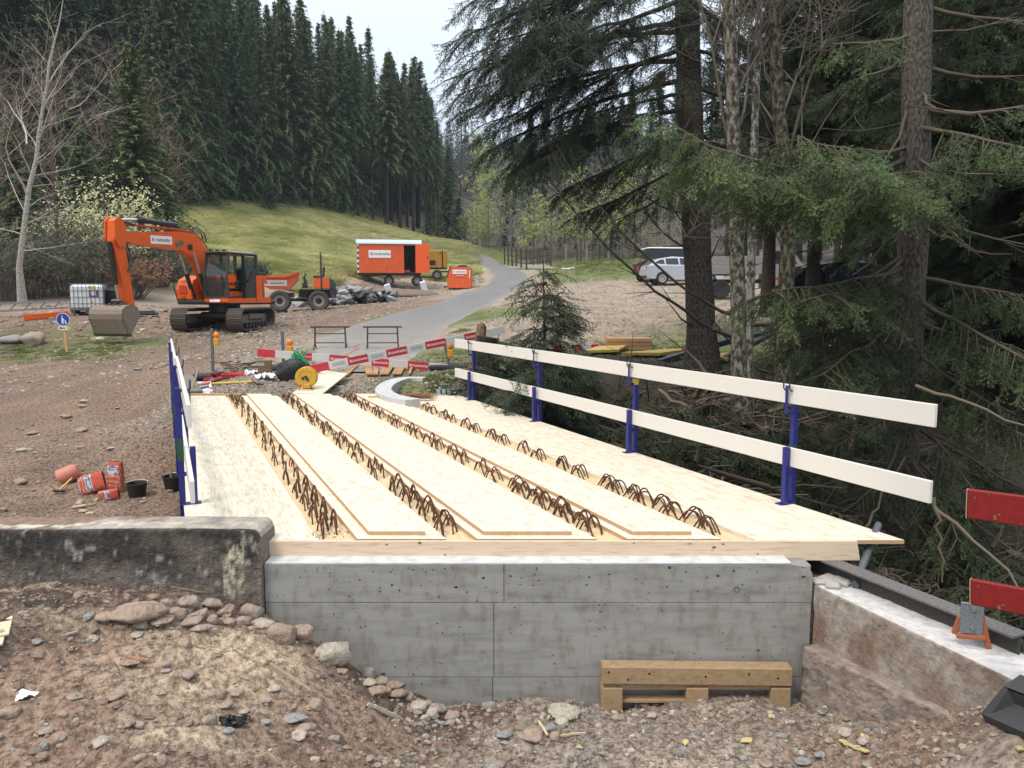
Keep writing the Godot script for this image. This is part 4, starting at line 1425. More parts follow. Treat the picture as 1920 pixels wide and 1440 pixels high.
	for s in stems:
		var tr := thing(s[0], s[1], "tree", foot(s[2][0][0], s[2][0][1], s[2][0][2]))
		near_trunk(tr, s[2], s[3], s[4], birch_bark, s[5], 10)
		var w := MB.new()
		var opt := {"col": Color(0.10, 0.088, 0.062), "twig": Color(0.17, 0.145, 0.11), "depth": 99, "kids": 3, "bend": 0.25, "up": 0.5}
		for a in s[6]:
			var p0 := at(a[0], a[1], s[2][0][2]) - tr.position
			var p1 := at(a[2], a[3], a[4]) - tr.position
			grow(w, bm, p0, (p1 - p0).normalized(), p0.distance_to(p1) * 1.05, a[5] * 0.62, 3, opt)
		for k in 9:
			var p0 := at(lerpf(s[2][5][0], s[2][6][0], k / 8.0), lerpf(s[2][5][1], s[2][6][1] - 200, k / 8.0), s[2][0][2]) - tr.position
			grow(w, bm, p0, Vector3(bm.randf_range(-1, 1), 1.1, bm.randf_range(-1, 1)).normalized(), 1.5, 0.016, 3, opt)
		put(tr, "branches", w, twigmat)
	# the tall spruce behind the right end of the railing
	t = thing("tall_spruce", "tall reddish-barked spruce behind the right end of the railing", "tree", foot(1684, 1075, 8.2))
	o = t.position
	near_trunk(t, [[1682, 1080, 8.2], [1688, 950, 8.2], [1696, 780, 8.2], [1702, 640, 8.2], [1712, 450, 8.2], [1716, 300, 8.2], [1718, 150, 8.2], [1722, 0, 8.2], [1724, -120, 8.2]], 0.162, 0.115, spruce_bark, Color(0.145, 0.122, 0.10))
	c = Crown.new()
	c.seed_rng.seed = 602
	c.green = Color(0.056, 0.092, 0.025)
	c.wood.col = Color(0.10, 0.082, 0.058)
	for a in [[1706, 300, 1215, 205, 7.4, 0.03, 0.32, 0.9, 0.3], [1706, 330, 1330, 285, 7.0, 0.026, 0.25, 0.95, 0.3], [1708, 350, 1450, 330, 6.9, 0.026, 0.15, 0.95, 0.25], [1706, 280, 1490, 250, 7.4, 0.022, 0.1, 0.9, 0.4], [1712, 330, 1560, 300, 6.6, 0.024, 0.05, 0.95, 0.2], [1714, 340, 1640, 350, 6.4, 0.02, 0.05, 0.95, 0.15], [1722, 205, 1990, 190, 7.2, 0.03, 0.05, 0.5, 0.45], [1722, 240, 1960, 290, 6.6, 0.026, 0.0, 0.95, 0.25], [1722, 120, 1990, 130, 8.2, 0.026, 0.1, 0.35, 0.5], [1722, 10, 1990, 60, 8.0, 0.026, 0.0, 0.6, 0.3], [1712, 60, 1560, 80, 7.8, 0.024, 0.05, 0.8, 0.3], [1712, 100, 1600, 150, 8.8, 0.02, 0.05, 0.6, 0.3],
			[1702, 500, 1455, 545, 7.0, 0.022, 0.05, 0.95, 0.3], [1700, 520, 1510, 560, 6.8, 0.022, 0.05, 0.95, 0.2], [1700, 560, 1480, 640, 7.6, 0.022, 0.05, 0.9, 0.3], [1702, 600, 1540, 700, 7.0, 0.02, 0.0, 0.95, 0.2], [1700, 640, 1490, 720, 7.6, 0.02, 0.0, 0.9, 0.25], [1720, 520, 1950, 560, 7.2, 0.026, 0.0, 0.85, 0.3], [1718, 560, 1950, 690, 6.8, 0.024, 0.0, 0.9, 0.3], [1716, 600, 1900, 650, 7.2, 0.024, 0.05, 0.9, 0.2], [1712, 660, 1860, 760, 7.2, 0.022, 0.0, 0.9, 0.25], [1710, 700, 1960, 840, 7.0, 0.024, 0.0, 0.7, 0.4], [1700, 760, 1560, 840, 7.8, 0.02, 0.0, 0.8, 0.3], [1706, 760, 1840, 930, 7.2, 0.022, 0.0, 0.7, 0.45], [1700, 840, 1800, 1010, 7.2, 0.022, 0.0, 0.8, 0.4], [1696, 880, 1580, 960, 7.9, 0.02, 0.0, 0.7, 0.4], [1696, 940, 1770, 1060, 7.3, 0.018, 0.0, 0.9, 0.3], [1712, 800, 1990, 960, 7.4, 0.024, 0.0, 0.75, 0.35]]:
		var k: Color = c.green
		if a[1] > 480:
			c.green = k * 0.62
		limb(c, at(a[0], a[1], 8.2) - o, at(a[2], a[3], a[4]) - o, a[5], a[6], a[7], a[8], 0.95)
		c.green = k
	for a in [[1706, 470, 1490, 570, 7.6], [1704, 480, 1560, 570, 7.4], [1722, 420, 1900, 480, 7.2], [1722, 400, 1990, 470, 6.8], [1706, 200, 1640, 330, 7.6], [1724, 170, 1770, 200, 7.0], [1704, 400, 1600, 520, 7.0], [1716, 540, 1680, 660, 7.4], [1700, 620, 1630, 760, 7.0], [1712, 740, 1960, 800, 6.8], [1708, 700, 1900, 770, 7.4], [1706, 850, 1940, 1060, 7.0], [1706, 720, 1985, 900, 6.7], [1720, 300, 1860, 330, 6.4], [1718, 360, 1800, 440, 6.6], [1700, 690, 1600, 780, 7.4], [1698, 800, 1640, 930, 7.3], [1722, 60, 1960, 20, 7.6], [1704, 560, 1660, 640, 6.8]]:
		limb(c, at(a[0], a[1], 8.2) - o, at(a[2], a[3], a[4]) - o, 0.014, 0.06, 0.0)
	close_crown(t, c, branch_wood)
	# darker spruces further in on the right
	var kk := 0
	for a in [[1592, 560, 22, 0.26, 0.8, "straight dark trunk seen under the boughs left of the tall spruce"], [1520, 560, 19, 0.16, 0.9, "slender spruce behind the mossy trunk"], [1655, 585, 18, 0.15, 0.9, "slim dark spruce just left of the tall spruce"], [1790, 640, 14, 0.17, 1.0, "dark spruce to the right of the tall spruce"], [1880, 660, 12.5, 0.2, 1.0, "broad dark spruce at the right edge of the picture"], [1960, 700, 11, 0.2, 1.1, "nearest dark spruce just off the right edge"], [1745, 560, 24, 0.22, 0.9, "dark trunk far behind the tall spruce"], [1440, 540, 24, 0.2, 0.9, "dark spruce behind the white birch stem"], [1850, 560, 22, 0.2, 0.9, "spruce trunk far back on the right"]]:
		t = thing("shaded_spruce", a[5], "tree", foot(a[0], a[1], a[2]))
		var H := 19.0
		put(t, "trunk", trunk_mesh(H, a[3], Color(0.075, 0.058, 0.047), 700 + kk, 26), spruce_bark)
		c = Crown.new()
		c.seed_rng.seed = 650 + kk
		c.green = Color(0.034, 0.056, 0.02)
		c.wood.col = Color(0.05, 0.04, 0.032)
		var y: float = 0.9 + 0.06 * a[2] + (1.2 if a[2] >= 18 else 0.0)
		while y < minf(H, 2.5 + a[2] * 0.42):
			for m in 5:
				var ang := rng.randf() * TAU
				var L: float = rng.randf_range(1.3, 2.6) * a[4]
				limb(c, Vector3(0, y, 0), Vector3(cos(ang) * L, y - L * 0.28, sin(ang) * L), 0.018, -0.1, 0.8 if y > 1.6 else 0.35, 0.25, 1.15)
			y += 0.48
		close_crown(t, c, branch_wood)
		kk += 1
	# the little spruce standing behind the far end of the railing
	t = thing("little_spruce", "little thin spruce growing up behind the right railing", "tree", foot(1021, 868, 10.6))
	var b := MB.new()
	b.col = Color(0.07, 0.055, 0.045)
	var hgt := at(1017, 488, 10.6).y - t.position.y
	b.tube(PackedVector3Array([Vector3(0, -0.2, 0), Vector3(0.01, hgt * 0.5, 0), Vector3(-0.03, hgt, 0)]), PackedFloat32Array([0.05, 0.032, 0.006]), 7)
	put(t, "trunk", b, fir_bark)
	c = Crown.new()
	c.seed_rng.seed = 603
	c.green = Color(0.045, 0.07, 0.034)
	c.wood.col = Color(0.07, 0.06, 0.05)
	var yy := 0.35
	while yy < hgt - 0.08:
		var f := yy / hgt
		for m in (4 if f < 0.9 else 3):
			var ang := rng.randf() * TAU
			var L := rng.randf_range(0.7, 1.1) * (0.10 + 0.85 * pow(1.0 - f, 0.65))
			limb(c, Vector3(0, yy, 0), Vector3(cos(ang) * L, yy + L * (0.35 * f - 0.12), sin(ang) * L), 0.010, 0.05, 0.95 if f < 0.9 else 0.6, 0.15, 0.72)
		yy += lerpf(0.11, 0.16, f)
	close_crown(t, c, branch_wood)

func make_brush() -> void:
	var wood := mat("dead_wood", Color.WHITE, 0.95)
	var r := RandomNumberGenerator.new()
	r.seed = 800
	# heaps of dead sticks along the bank
	var n := 0
	for a in [[1180, 770, 11.2, 1.3, 150, "heap of dead brown brushwood on the bank behind the middle railing post"], [1300, 830, 10.0, 1.3, 170, "tangled heap of dead branches below the thick fir"], [1430, 900, 8.8, 1.2, 150, "heap of dead twigs at the foot of the mossy stems"], [1540, 960, 8.0, 1.1, 130, "dead brushwood behind the nearest railing post"], [1620, 860, 8.8, 1.1, 130, "dead brushwood left of the tall spruce"], [1800, 950, 7.2, 1.2, 130, "dead brushwood to the right of the tall spruce"], [1580, 720, 12.0, 1.4, 140, "dead brushwood under the boughs in the shade"], [1850, 800, 9.5, 1.4, 120, "dead brushwood in the shade at the right edge"], [1090, 820, 10.4, 0.8, 90, "dead twigs below the little spruce"]]:
		var b := MB.new()
		var p := foot(a[0], a[1], a[2])
		for k in int(a[4]):
			var q: Vector3 = Vector3(r.randf_range(-1, 1), 0, r.randf_range(-1, 1)) * a[3]
			q.y = ground_y(p.x + q.x, p.z + q.z) - p.y + r.randf_range(0.0, 0.4)
			var d := Vector3(r.randf_range(-1, 1), r.randf_range(-0.25, 0.45), r.randf_range(-1, 1)).normalized()
			var L := r.randf_range(0.25, 1.1)
			var th := r.randf_range(0.004, 0.016) if r.randf() < 0.9 else r.randf_range(0.02, 0.035)
			var g := r.randf_range(0.5, 1.3)
			b.col = Color(0.105 * g, 0.08 * g, 0.058 * g)
			b.tube(PackedVector3Array([q, q + d * L * 0.5 + Vector3(r.randf_range(-1, 1), r.randf_range(-1, 1), r.randf_range(-1, 1)) * 0.07, q + d * L]), PackedFloat32Array([th, th * 0.8, th * 0.4]), 4, false)
		var o := put(self, "brushwood_heap", b, wood, Transform3D(Basis(), p))
		o.set_meta("kind", "stuff")
		tag(o, a[5], "brushwood")
		n += 1
	# fallen boughs one can pick out
	for a in [[1235, 735, 1350, 800, 10.6, 9.6, 0.035, "pale barkless bough slanting down from the bank to the mossy stems"], [1290, 760, 1210, 830, 10.2, 9.8, 0.022, "thin fallen bough crossing the pale one"], [1300, 745, 1330, 700, 10.8, 10.4, 0.06, "thick root-like bough leaning at the foot of the thick fir"], [1720, 720, 1990, 830, 6.6, 6.2, 0.024, "long lichened bough hanging above the red barrier boards"], [1704, 900, 1950, 1130, 6.8, 6.0, 0.028, "mossy bough running down to the right behind the red boards"], [1620, 1000, 1700, 860, 7.4, 7.6, 0.02, "leaning dead stick left of the tall spruce trunk"], [1755, 930, 1768, 1090, 6.4, 6.4, 0.02, "upright dead stick right of the deck corner"]]:
		var p0 := at(a[0], a[1], a[4])
		var p1 := at(a[2], a[3], a[5])
		var b := MB.new()
		b.col = Color(0.15, 0.125, 0.085)
		var pts := PackedVector3Array()
		var rr := PackedFloat32Array()
		for k in 9:
			pts.append(p0.lerp(p1, k / 8.0) - p0 + jig3(0.03))
			rr.append(a[6] * (0.75 - 0.4 * k / 8.0))
		b.tube(pts, rr, 6)
		solo("fallen_bough", a[7], "branch", b, wood, Transform3D(Basis(), p0))
	# low young spruce growth on the bank
	var branch_wood := mat("branch_wood", Color.WHITE, 0.95)
	var k := 0
	for a in [[1150, 850, 9.8, 0.9, "low spruce growth below the lower rail near the middle post"], [1270, 900, 8.9, 0.9, "low spruce growth along the deck edge"], [1380, 945, 8.3, 1.0, "low green spruce growth left of the nearest railing post"], [1560, 1020, 7.6, 0.9, "low spruce growth behind the near corner of the deck"], [950, 780, 12.0, 0.9, "dark low spruce left of the little spruce"], [1080, 800, 11.3, 1.1, "dark low spruce right of the little spruce"], [1760, 1075, 6.9, 1.0, "low spruce growth beyond the steel beam"], [1880, 1030, 6.4, 1.1, "low spruce growth behind the red boards"], [1660, 1040, 7.0, 0.7, "low spruce growth beside the tall spruce's foot"], [1500, 840, 9.4, 1.0, "low spruce growth behind the white rails on the right"], [1210, 820, 10.8, 0.8, "low dark spruce in the brushwood"], [895, 745, 12.6, 0.9, "dark low spruce at the far end of the right railing"], [935, 690, 13.4, 1.0, "ivy-dark spruce growth around the old stump"], [1840, 900, 7.6, 1.0, "dark young spruce at the right edge in the ravine"], [1600, 900, 8.4, 0.9, "low spruce growth left of the tall spruce"], [1440, 880, 9.0, 0.9, "low spruce growth between the mossy stems and the nearest post"], [1330, 870, 9.4, 0.8, "low spruce growth under the fallen pale bough"], [1520, 920, 8.4, 1.0, "low spruce growth just right of the nearest railing post"], [1740, 980, 7.3, 1.1, "low spruce growth right of the tall spruce's trunk"], [1800, 1020, 6.8, 1.0, "low spruce growth left of the upper red board"], [1900, 960, 7.0, 1.2, "low spruce growth seen above the upper red board"], [1620, 780, 10.2, 1.1, "low spruce growth above the upper rail near its end"], [1750, 800, 8.8, 1.2, "low spruce growth beyond the rail's end"], [1070, 760, 12.2, 1.0, "low spruce growth between little spruce and brushwood"], [1500, 740, 12.0, 1.2, "low spruce growth behind the mossy tree"]]:
		var t := thing("low_spruce", a[4], "tree", foot(a[0], a[1], a[2]))
		var b := MB.new()
		b.col = Color(0.07, 0.055, 0.045)
		b.rod(Vector3(0, -0.2, 0), Vector3(0, a[3], 0), 0.03, 6, 0.006)
		put(t, "trunk", b, branch_wood)
		var c := Crown.new()
		c.seed_rng.seed = 820 + k
		c.green = Color(0.034, 0.056, 0.02)
		c.wood.col = Color(0.08, 0.065, 0.05)
		var y := 0.05
		while y < a[3]:
			for m in 4:
				var ang := rng.randf() * TAU
				var L: float = rng.randf_range(0.4, 0.9) * (1.05 - 0.7 * y / a[3])
				limb(c, Vector3(0, y, 0), Vector3(cos(ang) * L, y + L * jig(0.15), sin(ang) * L), 0.01, 0.03, 0.8, 0.15, 0.7)
			y += 0.16
		close_crown(t, c, branch_wood)
		k += 1

# ------------------------------------------------------------------ the bridge
const NEAR := 4.86
const FAR := 12.35

func on_plane(px: float, py: float, y: float) -> Vector3:
	var a := at(px, py, 1.0)
	return EYE + (a - EYE) * ((y - EYE.y) / (a.y - EYE.y))

func edge_x(px: float) -> float:       # where a pixel column crosses the near edge of the deck
	return at(px, 1013, NEAR).x

func plan(x0: float, x1: float, d0: float, d1: float) -> PackedVector2Array:    # a skewed strip of the deck in plan, x against depth
	return PackedVector2Array([Vector2(x0 - SKEW * (d0 - NEAR), d0), Vector2(x1 - SKEW * (d0 - NEAR), d0), Vector2(x1 - SKEW * (d1 - NEAR), d1), Vector2(x0 - SKEW * (d1 - NEAR), d1)])

const DECK_TURN := 0.4221
func slab_mb(x0: float, x1: float, d0: float, d1: float, y0: float, y1: float, bev := 0.002) -> MB:   # in the deck's own turned axes
	var b := MB.new()
	var inv := Transform3D(Basis(Vector3.UP, DECK_TURN), Vector3.ZERO).affine_inverse()
	var lo := []
	var hi := []
	var top := []
	var pl := plan(x0, x1, d0, d1)
	var mid := Vector2.ZERO
	for p in pl:
		mid += p / 4.0
	for p in pl:
		lo.append(inv * Vector3(p.x, y0, -p.y))
		hi.append(inv * Vector3(p.x, y1 - bev, -p.y))
		var q := p + (mid - p).normalized() * bev * 1.6
		top.append(inv * Vector3(q.x, y1, -q.y))
	var c: Vector3 = inv * Vector3(mid.x, (y0 + y1) * 0.5, -mid.y)
	b.face_out(top.duplicate(), c)
	b.face_out(lo.duplicate(), c)
	for k in 4:
		var k2 := (k + 1) % 4
		b.face_out([lo[k], lo[k2], hi[k2], hi[k]], c)
		b.face_out([hi[k], hi[k2], top[k2], top[k]], c)
	return b

func rough_block(b: MB, p0: Vector3, p1: Vector3, thick: Vector3, h: float, amp: float, shade: Callable, drop := 0.0, nx := 90, wavy := 0.0) -> void:
	# a weathered wall: p0 to p1 is the top front edge, thick points to its back; both ends are closed
	var prof := []      # [share of the thickness, height below the top]
	for k in 31:
		prof.append([0.0, h * (1.0 - k / 30.0) + 0.02])
	for k in 5:
		var a := PI * 0.5 * k / 4.0
		prof.append([(1.0 - cos(a)) * 0.012 / thick.length(), 0.02 - 0.02 * sin(a)])
	for k in 11:
		prof.append([0.1 + 0.85 * k / 10.0, 0.0])
	prof.append([1.0, 0.02])
	prof.append([1.0, h])
	var rows := []
	var cols := []
	for i in nx + 1:
		var f := float(i) / nx
		var base := p0.lerp(p1, f)
		var e := maxf(0.0, (f - (1.0 - drop / maxf(0.01, p0.distance_to(p1)))) * p0.distance_to(p1) / maxf(drop, 0.001)) if drop > 0.0 else 0.0
		var fall := drop * (1.0 - sqrt(maxf(0.0, 1.0 - e * e)))
		var row := []
		var crow := []
		for q in prof:
			var p: Vector3 = base + thick * q[0] + Vector3.DOWN * (q[1] + fall * (1.0 - q[1] / h))
			var n := wob2.get_noise_3d(p.x * 6.0, p.y * 6.0, p.z * 6.0) + 0.5 * wob2.get_noise_3d(p.x * 19.0, p.y * 19.0, p.z * 19.0)
			p += (Vector3.UP * (0.6 if q[0] > 0.0 else 0.0) - thick.normalized() * (1.0 if q[0] < 0.05 else 0.0)) * n * amp
			p.y += wob.get_noise_1d(p.x * 2.0) * wavy * (1.0 - q[1] / h)
			row.append(p)
			crow.append(shade.call(p, q[0]))
		rows.append(row)
		cols.append(crow)
	for i in nx:
		for k in prof.size() - 1:
			for q in [[i, k, i + 1, k, i + 1, k + 1], [i, k, i + 1, k + 1, i, k + 1]]:
				b.face([rows[q[0]][q[1]], rows[q[2]][q[3]], rows[q[4]][q[5]]])
				var m := b.c.size()
				b.c[m - 3] = cols[q[0]][q[1]]
				b.c[m - 1] = cols[q[2]][q[3]]
				b.c[m - 2] = cols[q[4]][q[5]]
	for e in [0, nx]:
		var poly := []
		for k in prof.size():
			poly.append(rows[e][k])
		b.col = cols[e][8]
		b.face_out(poly, (p0 + p1) * 0.5)

func make_abutments() -> void:
	var conc := mat("new_concrete", lin(0.325, 0.322, 0.305), 0.82, 0.0, T.concrete, Vector3(0.22, 1.1, 0.22), T.relief, 0.10, true)
	stained(conc, Vector3(0.8, 0.35, 0.8), true)
	var pale := mat("pale_concrete", lin(0.58, 0.58, 0.58), 0.85, 0.0, T.concrete, Vector3(0.9, 0.9, 0.9), T.relief, 0.15, true)
	var zf := -4.70
	var xl := at(496, 1100, 4.70).x
	var xr := at(1523, 1100, 4.70).x
	var top := at(960, 1058, 4.70).y
	var t := thing("abutment_wall", "new smooth grey concrete abutment wall under the near end of the bridge", "wall")
	var core := MB.new()
	core.bx((xl + xr) * 0.5, (top - 1.5) * 0.5 - 0.002, zf - 0.31, xr - xl - 0.012, top + 1.5 - 0.006, 0.6, 0.01)
	put(t, "core", core, conc)
	# the fields that the formwork left, joints between them
	var y1 := at(960, 1130, 4.70).y
	var y2 := at(960, 1270, 4.70).y
	var xa := at(945, 1100, 4.70).x
	var xb := at(926, 1200, 4.70).x
	var xc := at(924, 1300, 4.70).x
	var g := 0.0022
	for f in [[xl, xa, y1, top], [xa, xr, y1, top], [xl, xb, y2, y1], [xb, xr, y2, y1], [xl, xc, -1.5, y2], [xc, xr, -1.5, y2]]:
		var b := MB.new()
		var k := 1.0 + jig(0.05)
		b.col = Color(k, k, k)
		var last: bool = f[1] == xr and f[3] == top
		if last:
			var poly := PackedVector2Array([Vector2(f[0] + g, f[2] + g), Vector2(f[1], f[2] + g), Vector2(f[1], f[3] - 0.075), Vector2(f[1] - 0.008, f[3] - 0.05), Vector2(f[1] - 0.03, f[3] - 0.02), Vector2(f[1] - 0.12, f[3] - 0.004), Vector2(f[0] + g, f[3])])
			b.prism(Transform3D(Basis(), Vector3(0, 0, zf)), poly, -0.02, 0.0)
		else:
			b.bx((f[0] + f[1]) * 0.5, (f[2] + f[3]) * 0.5, zf - 0.01, f[1] - f[0] - g * 2, f[3] - f[2] - g * 2, 0.02, 0.0015)
		put(t, "formwork_panel", b, conc)
	var cap := MB.new()
	cap.bx((xl + xr) * 0.5 - 0.065, top + 0.003, zf - 0.083, xr - xl - 0.135, 0.014, 0.155, 0.006)
	put(t, "top_screed", cap, pale)
	var hole := MB.new()
	hole.col = Color(0.16, 0.16, 0.155)
	var hp := at(1381, 1104, 4.70)
	var face := Basis(Vector3.RIGHT, PI / 2)
	hole.lathe(Transform3D(face, Vector3(hp.x, hp.y, zf + 0.001)), [[0.022, 0.0], [0.018, 0.004], [0.012, 0.003], [0.007, -0.004], [0.0, -0.008]], 16)
	put(t, "tie_hole", hole, mat("dark_matt", Color.WHITE, 0.9))
	var pore_shade := MB.new()  # flat discs on the face, painted dark for the shade inside air holes
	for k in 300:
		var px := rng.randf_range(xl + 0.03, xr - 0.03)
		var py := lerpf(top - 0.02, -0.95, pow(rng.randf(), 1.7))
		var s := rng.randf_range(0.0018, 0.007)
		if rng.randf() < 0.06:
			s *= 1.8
		pore_shade.col = Color(0.05, 0.05, 0.05)
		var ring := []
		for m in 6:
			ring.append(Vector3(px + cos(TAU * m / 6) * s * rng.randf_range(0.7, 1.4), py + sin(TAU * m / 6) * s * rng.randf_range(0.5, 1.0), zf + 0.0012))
		pore_shade.face(ring)
	var po := put(t, "pore_shade_discs", pore_shade, mat("dark_matt", Color.WHITE, 0.9))
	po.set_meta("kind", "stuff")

	# the old wall left of it
	var old := mat("old_concrete", Color.WHITE, 0.95, 0.0, T.concrete, Vector3(1.4, 1.4, 1.4), T.relief, 1.3, true)
	var b := MB.new()
	var ytop := 0.128
	var f_old := func(p: Vector3, share: float) -> Color:
		var n := wob2.get_noise_3d(p.x * 2.2, p.y * 3.0, p.z * 3.0)
		var m := wob2.get_noise_3d(p.x * 9.0 + 40, p.y * 9.0, p.z * 9.0)
		var o := wob2.get_noise_3d(p.x * 26.0, p.y * 26.0 + 9, p.z * 26.0)
		if share > 0.05:
			var c := Color(0.46, 0.41, 0.345).lerp(Color(0.27, 0.185, 0.135), clampf((-2.3 - p.x + n * 1.2) * 2.0, 0.0, 1.0))
			if p.x < -2.1 and absf(share - 0.35 + n * 0.5) < 0.1 + m * 0.1:
				c = Color(0.56, 0.52, 0.44)
			return c * (1.0 + m * 0.35 + o * 0.25)
		var up := clampf((p.y + 0.16 + n * 0.35 + m * 0.12) / 0.22, 0.0, 1.0)
		var c2 := Color(0.20, 0.165, 0.14).lerp(Color(0.045, 0.042, 0.036), up * 0.95)
		c2 = c2.lerp(Color(0.42, 0.385, 0.34), clampf((m + n * 0.6 - 0.42) * 2.5 + o * 0.5, 0.0, 0.6))
		if p.x > -1.80 and p.x < -1.66 and p.y > -0.3 and p.y < 0.06:
			c2 = c2.lerp(Color(0.46, 0.43, 0.30), clampf(0.25 + o * 1.6 + m, 0.0, 0.8))
		return c2 * (1.0 + m * 0.4 + o * 0.5)
	rough_block(b, Vector3(-5.6, ytop, -4.62), Vector3(xl - 0.004, ytop, -4.655), Vector3(0, 0, -0.3), 0.95, 0.005, f_old, 0.055, 420, 0.012)
	solo("old_wing_wall", "old black-stained concrete parapet left of the new abutment wall", "wall", b, old)

	# the splayed old wall on the right with its whitewashed top
	var yt := -0.235
	var A := on_plane(1532, 1098, yt)
	var C := on_plane(1920, 1284, yt)
	var D := on_plane(1920, 1224, yt)
	var B := on_plane(1616, 1090, yt)
	var dir := (C - A).normalized()
	var w := (D - C) - dir * (D - C).dot(dir)
	b = MB.new()
	var f_wing := func(p: Vector3, share: float) -> Color:
		var n := wob2.get_noise_3d(p.x * 2.5, p.y * 2.5, p.z * 2.5)
		var m := wob2.get_noise_3d(p.x * 10.0, p.y * 10.0, p.z * 10.0)
		var o := wob2.get_noise_3d(p.x * 28.0, p.y * 28.0, p.z * 28.0)
		if share > 0.02:
			var red := clampf(wob2.get_noise_2d(p.x * 9.0, p.z * 9.0) * 2.0 - 0.75, 0.0, 0.6)
			return Color(0.62, 0.595, 0.58).lerp(Color(0.42, 0.2, 0.17), red * 0.5) * (0.97 + m * 0.12 + o * 0.08)
		return Color(0.36, 0.31, 0.265).lerp(Color(0.23, 0.15, 0.11), clampf(0.35 + n * 1.5 + m * 0.4 - (p.y + 0.5) * 0.9, 0.0, 1.0)) * (1.0 + m * 0.25 + o * 0.35)
	rough_block(b, A - dir * 0.02, C + dir * 1.3, w, 1.3, 0.009, f_wing, 0.0, 170)
	solo("splayed_wing_wall", "old splayed concrete wall with a whitewashed top running to the right edge", "wall", b, mat("old_wing", Color.WHITE, 0.92, 0.0, T.concrete, Vector3(1.2, 1.2, 1.2), T.relief, 0.8, true))
	var footing := MB.new()
	var F0 := at(1506, 1212, 4.62)
	var F1 := at(1716, 1312, 3.9)
	var f_foot := func(p: Vector3, _share: float) -> Color:
		var n := wob2.get_noise_3d(p.x * 6.0, p.y * 6.0, p.z * 6.0)
		return Color(0.29, 0.235, 0.195) * (1.0 + n * 0.5 + 0.4 * wob2.get_noise_3d(p.x * 24.0, p.y * 24.0, p.z * 24.0))
	rough_block(footing, F0, F1 + (F1 - F0) * 0.5, w * 1.1, 0.6, 0.014, f_foot, 0.0, 60)
	solo("wall_footing", "lower concrete footing stepping out below the splayed wall", "footing", footing, mat("old_wing", Color.WHITE))
	var patch := MB.new()
	patch.col = Color(0.42, 0.40, 0.37)
	var pp := on_plane(1562, 1093, yt)
	for k in 7:
		patch.box(Transform3D(Basis(Vector3.UP, rng.randf() * 3.0), pp + Vector3(jig(0.09), 0.012, jig(0.06))), Vector3(0.12, 0.03 + jig(0.008), 0.09), 0.012)
	solo("mortar_patch", "crumbly grey mortar patch at the far end of the whitewashed wall top", "mortar", patch, mat("old_wing", Color.WHITE))
	# far abutment with its curved pale kerb
	b = MB.new()
	b.col = Color(0.8, 0.8, 0.78)
	b.bx(-3.2, -0.75, -FAR - 0.25, 4.2, 1.2, 0.4, 0.01)
	solo("far_abutment", "far concrete abutment behind the end of the wooden deck", "wall", b, pale)
	b = MB.new()
	b.col = Color(1.25, 1.25, 1.22)
	var cp := [on_plane(796, 708, 0.1), on_plane(762, 708, 0.1), on_plane(737, 714, 0.1), on_plane(721, 724, 0.1), on_plane(720, 733, 0.1), on_plane(738, 742, 0.1), on_plane(780, 750, 0.1)]
	var sm := []
	for i in cp.size() - 1:
		for s in 5:
			sm.append((cp[i] as Vector3).cubic_interpolate(cp[i + 1], cp[maxi(i - 1, 0)], cp[mini(i + 2, cp.size() - 1)], s / 5.0))
	for i in sm.size() - 1:
		var p: Vector3 = sm[i]
		var q: Vector3 = sm[i + 1]
		var n0: Vector3 = (sm[i + 1] - sm[maxi(i - 1, 0)]).normalized().cross(Vector3.UP) * 0.13
		var n1: Vector3 = (sm[mini(i + 2, sm.size() - 1)] - sm[i]).normalized().cross(Vector3.UP) * 0.13
		var dn := Vector3.DOWN * 0.45
		b.face_out([p - n0, p + n0, q + n1, q - n1], p + dn)
		b.face_out([p - n0, q - n1, q - n1 + dn, p - n0 + dn], p + dn * 0.5)
		b.face_out([p + n0, q + n1, q + n1 + dn, p + n0 + dn], p + dn * 0.5)
	for i in [0, sm.size() - 1]:
		var p: Vector3 = sm[i]
		var tn: Vector3 = (sm[mini(i + 1, sm.size() - 1)] - sm[maxi(i - 1, 0)]).normalized()
		var n0: Vector3 = tn.cross(Vector3.UP) * 0.13
		var dn := Vector3.DOWN * 0.45
		b.face_out([p - n0, p + n0, p + n0 + dn, p - n0 + dn], p + dn * 0.5 + tn * (0.2 if i == 0 else -0.2))
	solo("curved_kerb", "pale curved concrete kerb hooking round behind the far end of the deck", "kerb", b, pale)
	# the steel beam beside the bridge
	var rusty := mat("beam_steel", Color.WHITE, 0.7, 0.0, T.fine, Vector3(2, 2, 2), null, 1.0, true)
	var st := thing("steel_beam", "long grey steel I-beam lying beside the bridge behind the whitewashed wall", "beam")
	var p1 := on_plane(1914, 1192, -0.135)
	var bd := Vector3(-SKEW, 0, -1).normalized()
	var p0 := p1 + bd * 6.5
	for k in 3:
		b = MB.new()
		b.col = Color(0.19, 0.175, 0.165) if k != 1 else Color(0.07, 0.065, 0.06)  # web coloured darker to give the shadow between the flanges
		var off: float = [0.0, -0.06, -0.118][k]
		b.bar(p0 + Vector3(0.0, off, 0), p1 + Vector3(0, off, 0), [0.12, 0.012, 0.12][k], [0.014, 0.102, 0.014][k], Vector3.UP, 0.002)
		put(st, ["top_flange", "web", "bottom_flange"][k], b, rusty)
	b = MB.new()
	b.col = Color(0.15, 0.175, 0.195)
	b.rod(at(1603, 1098, 4.62), at(1647, 984, 5.12), 0.024, 12)
	solo("steel_pipe", "leaning grey steel pipe at the right corner of the deck", "pipe", b, mat("galvanised", Color.WHITE, 0.5, 0.3, T.fine, Vector3(4, 4, 4)))
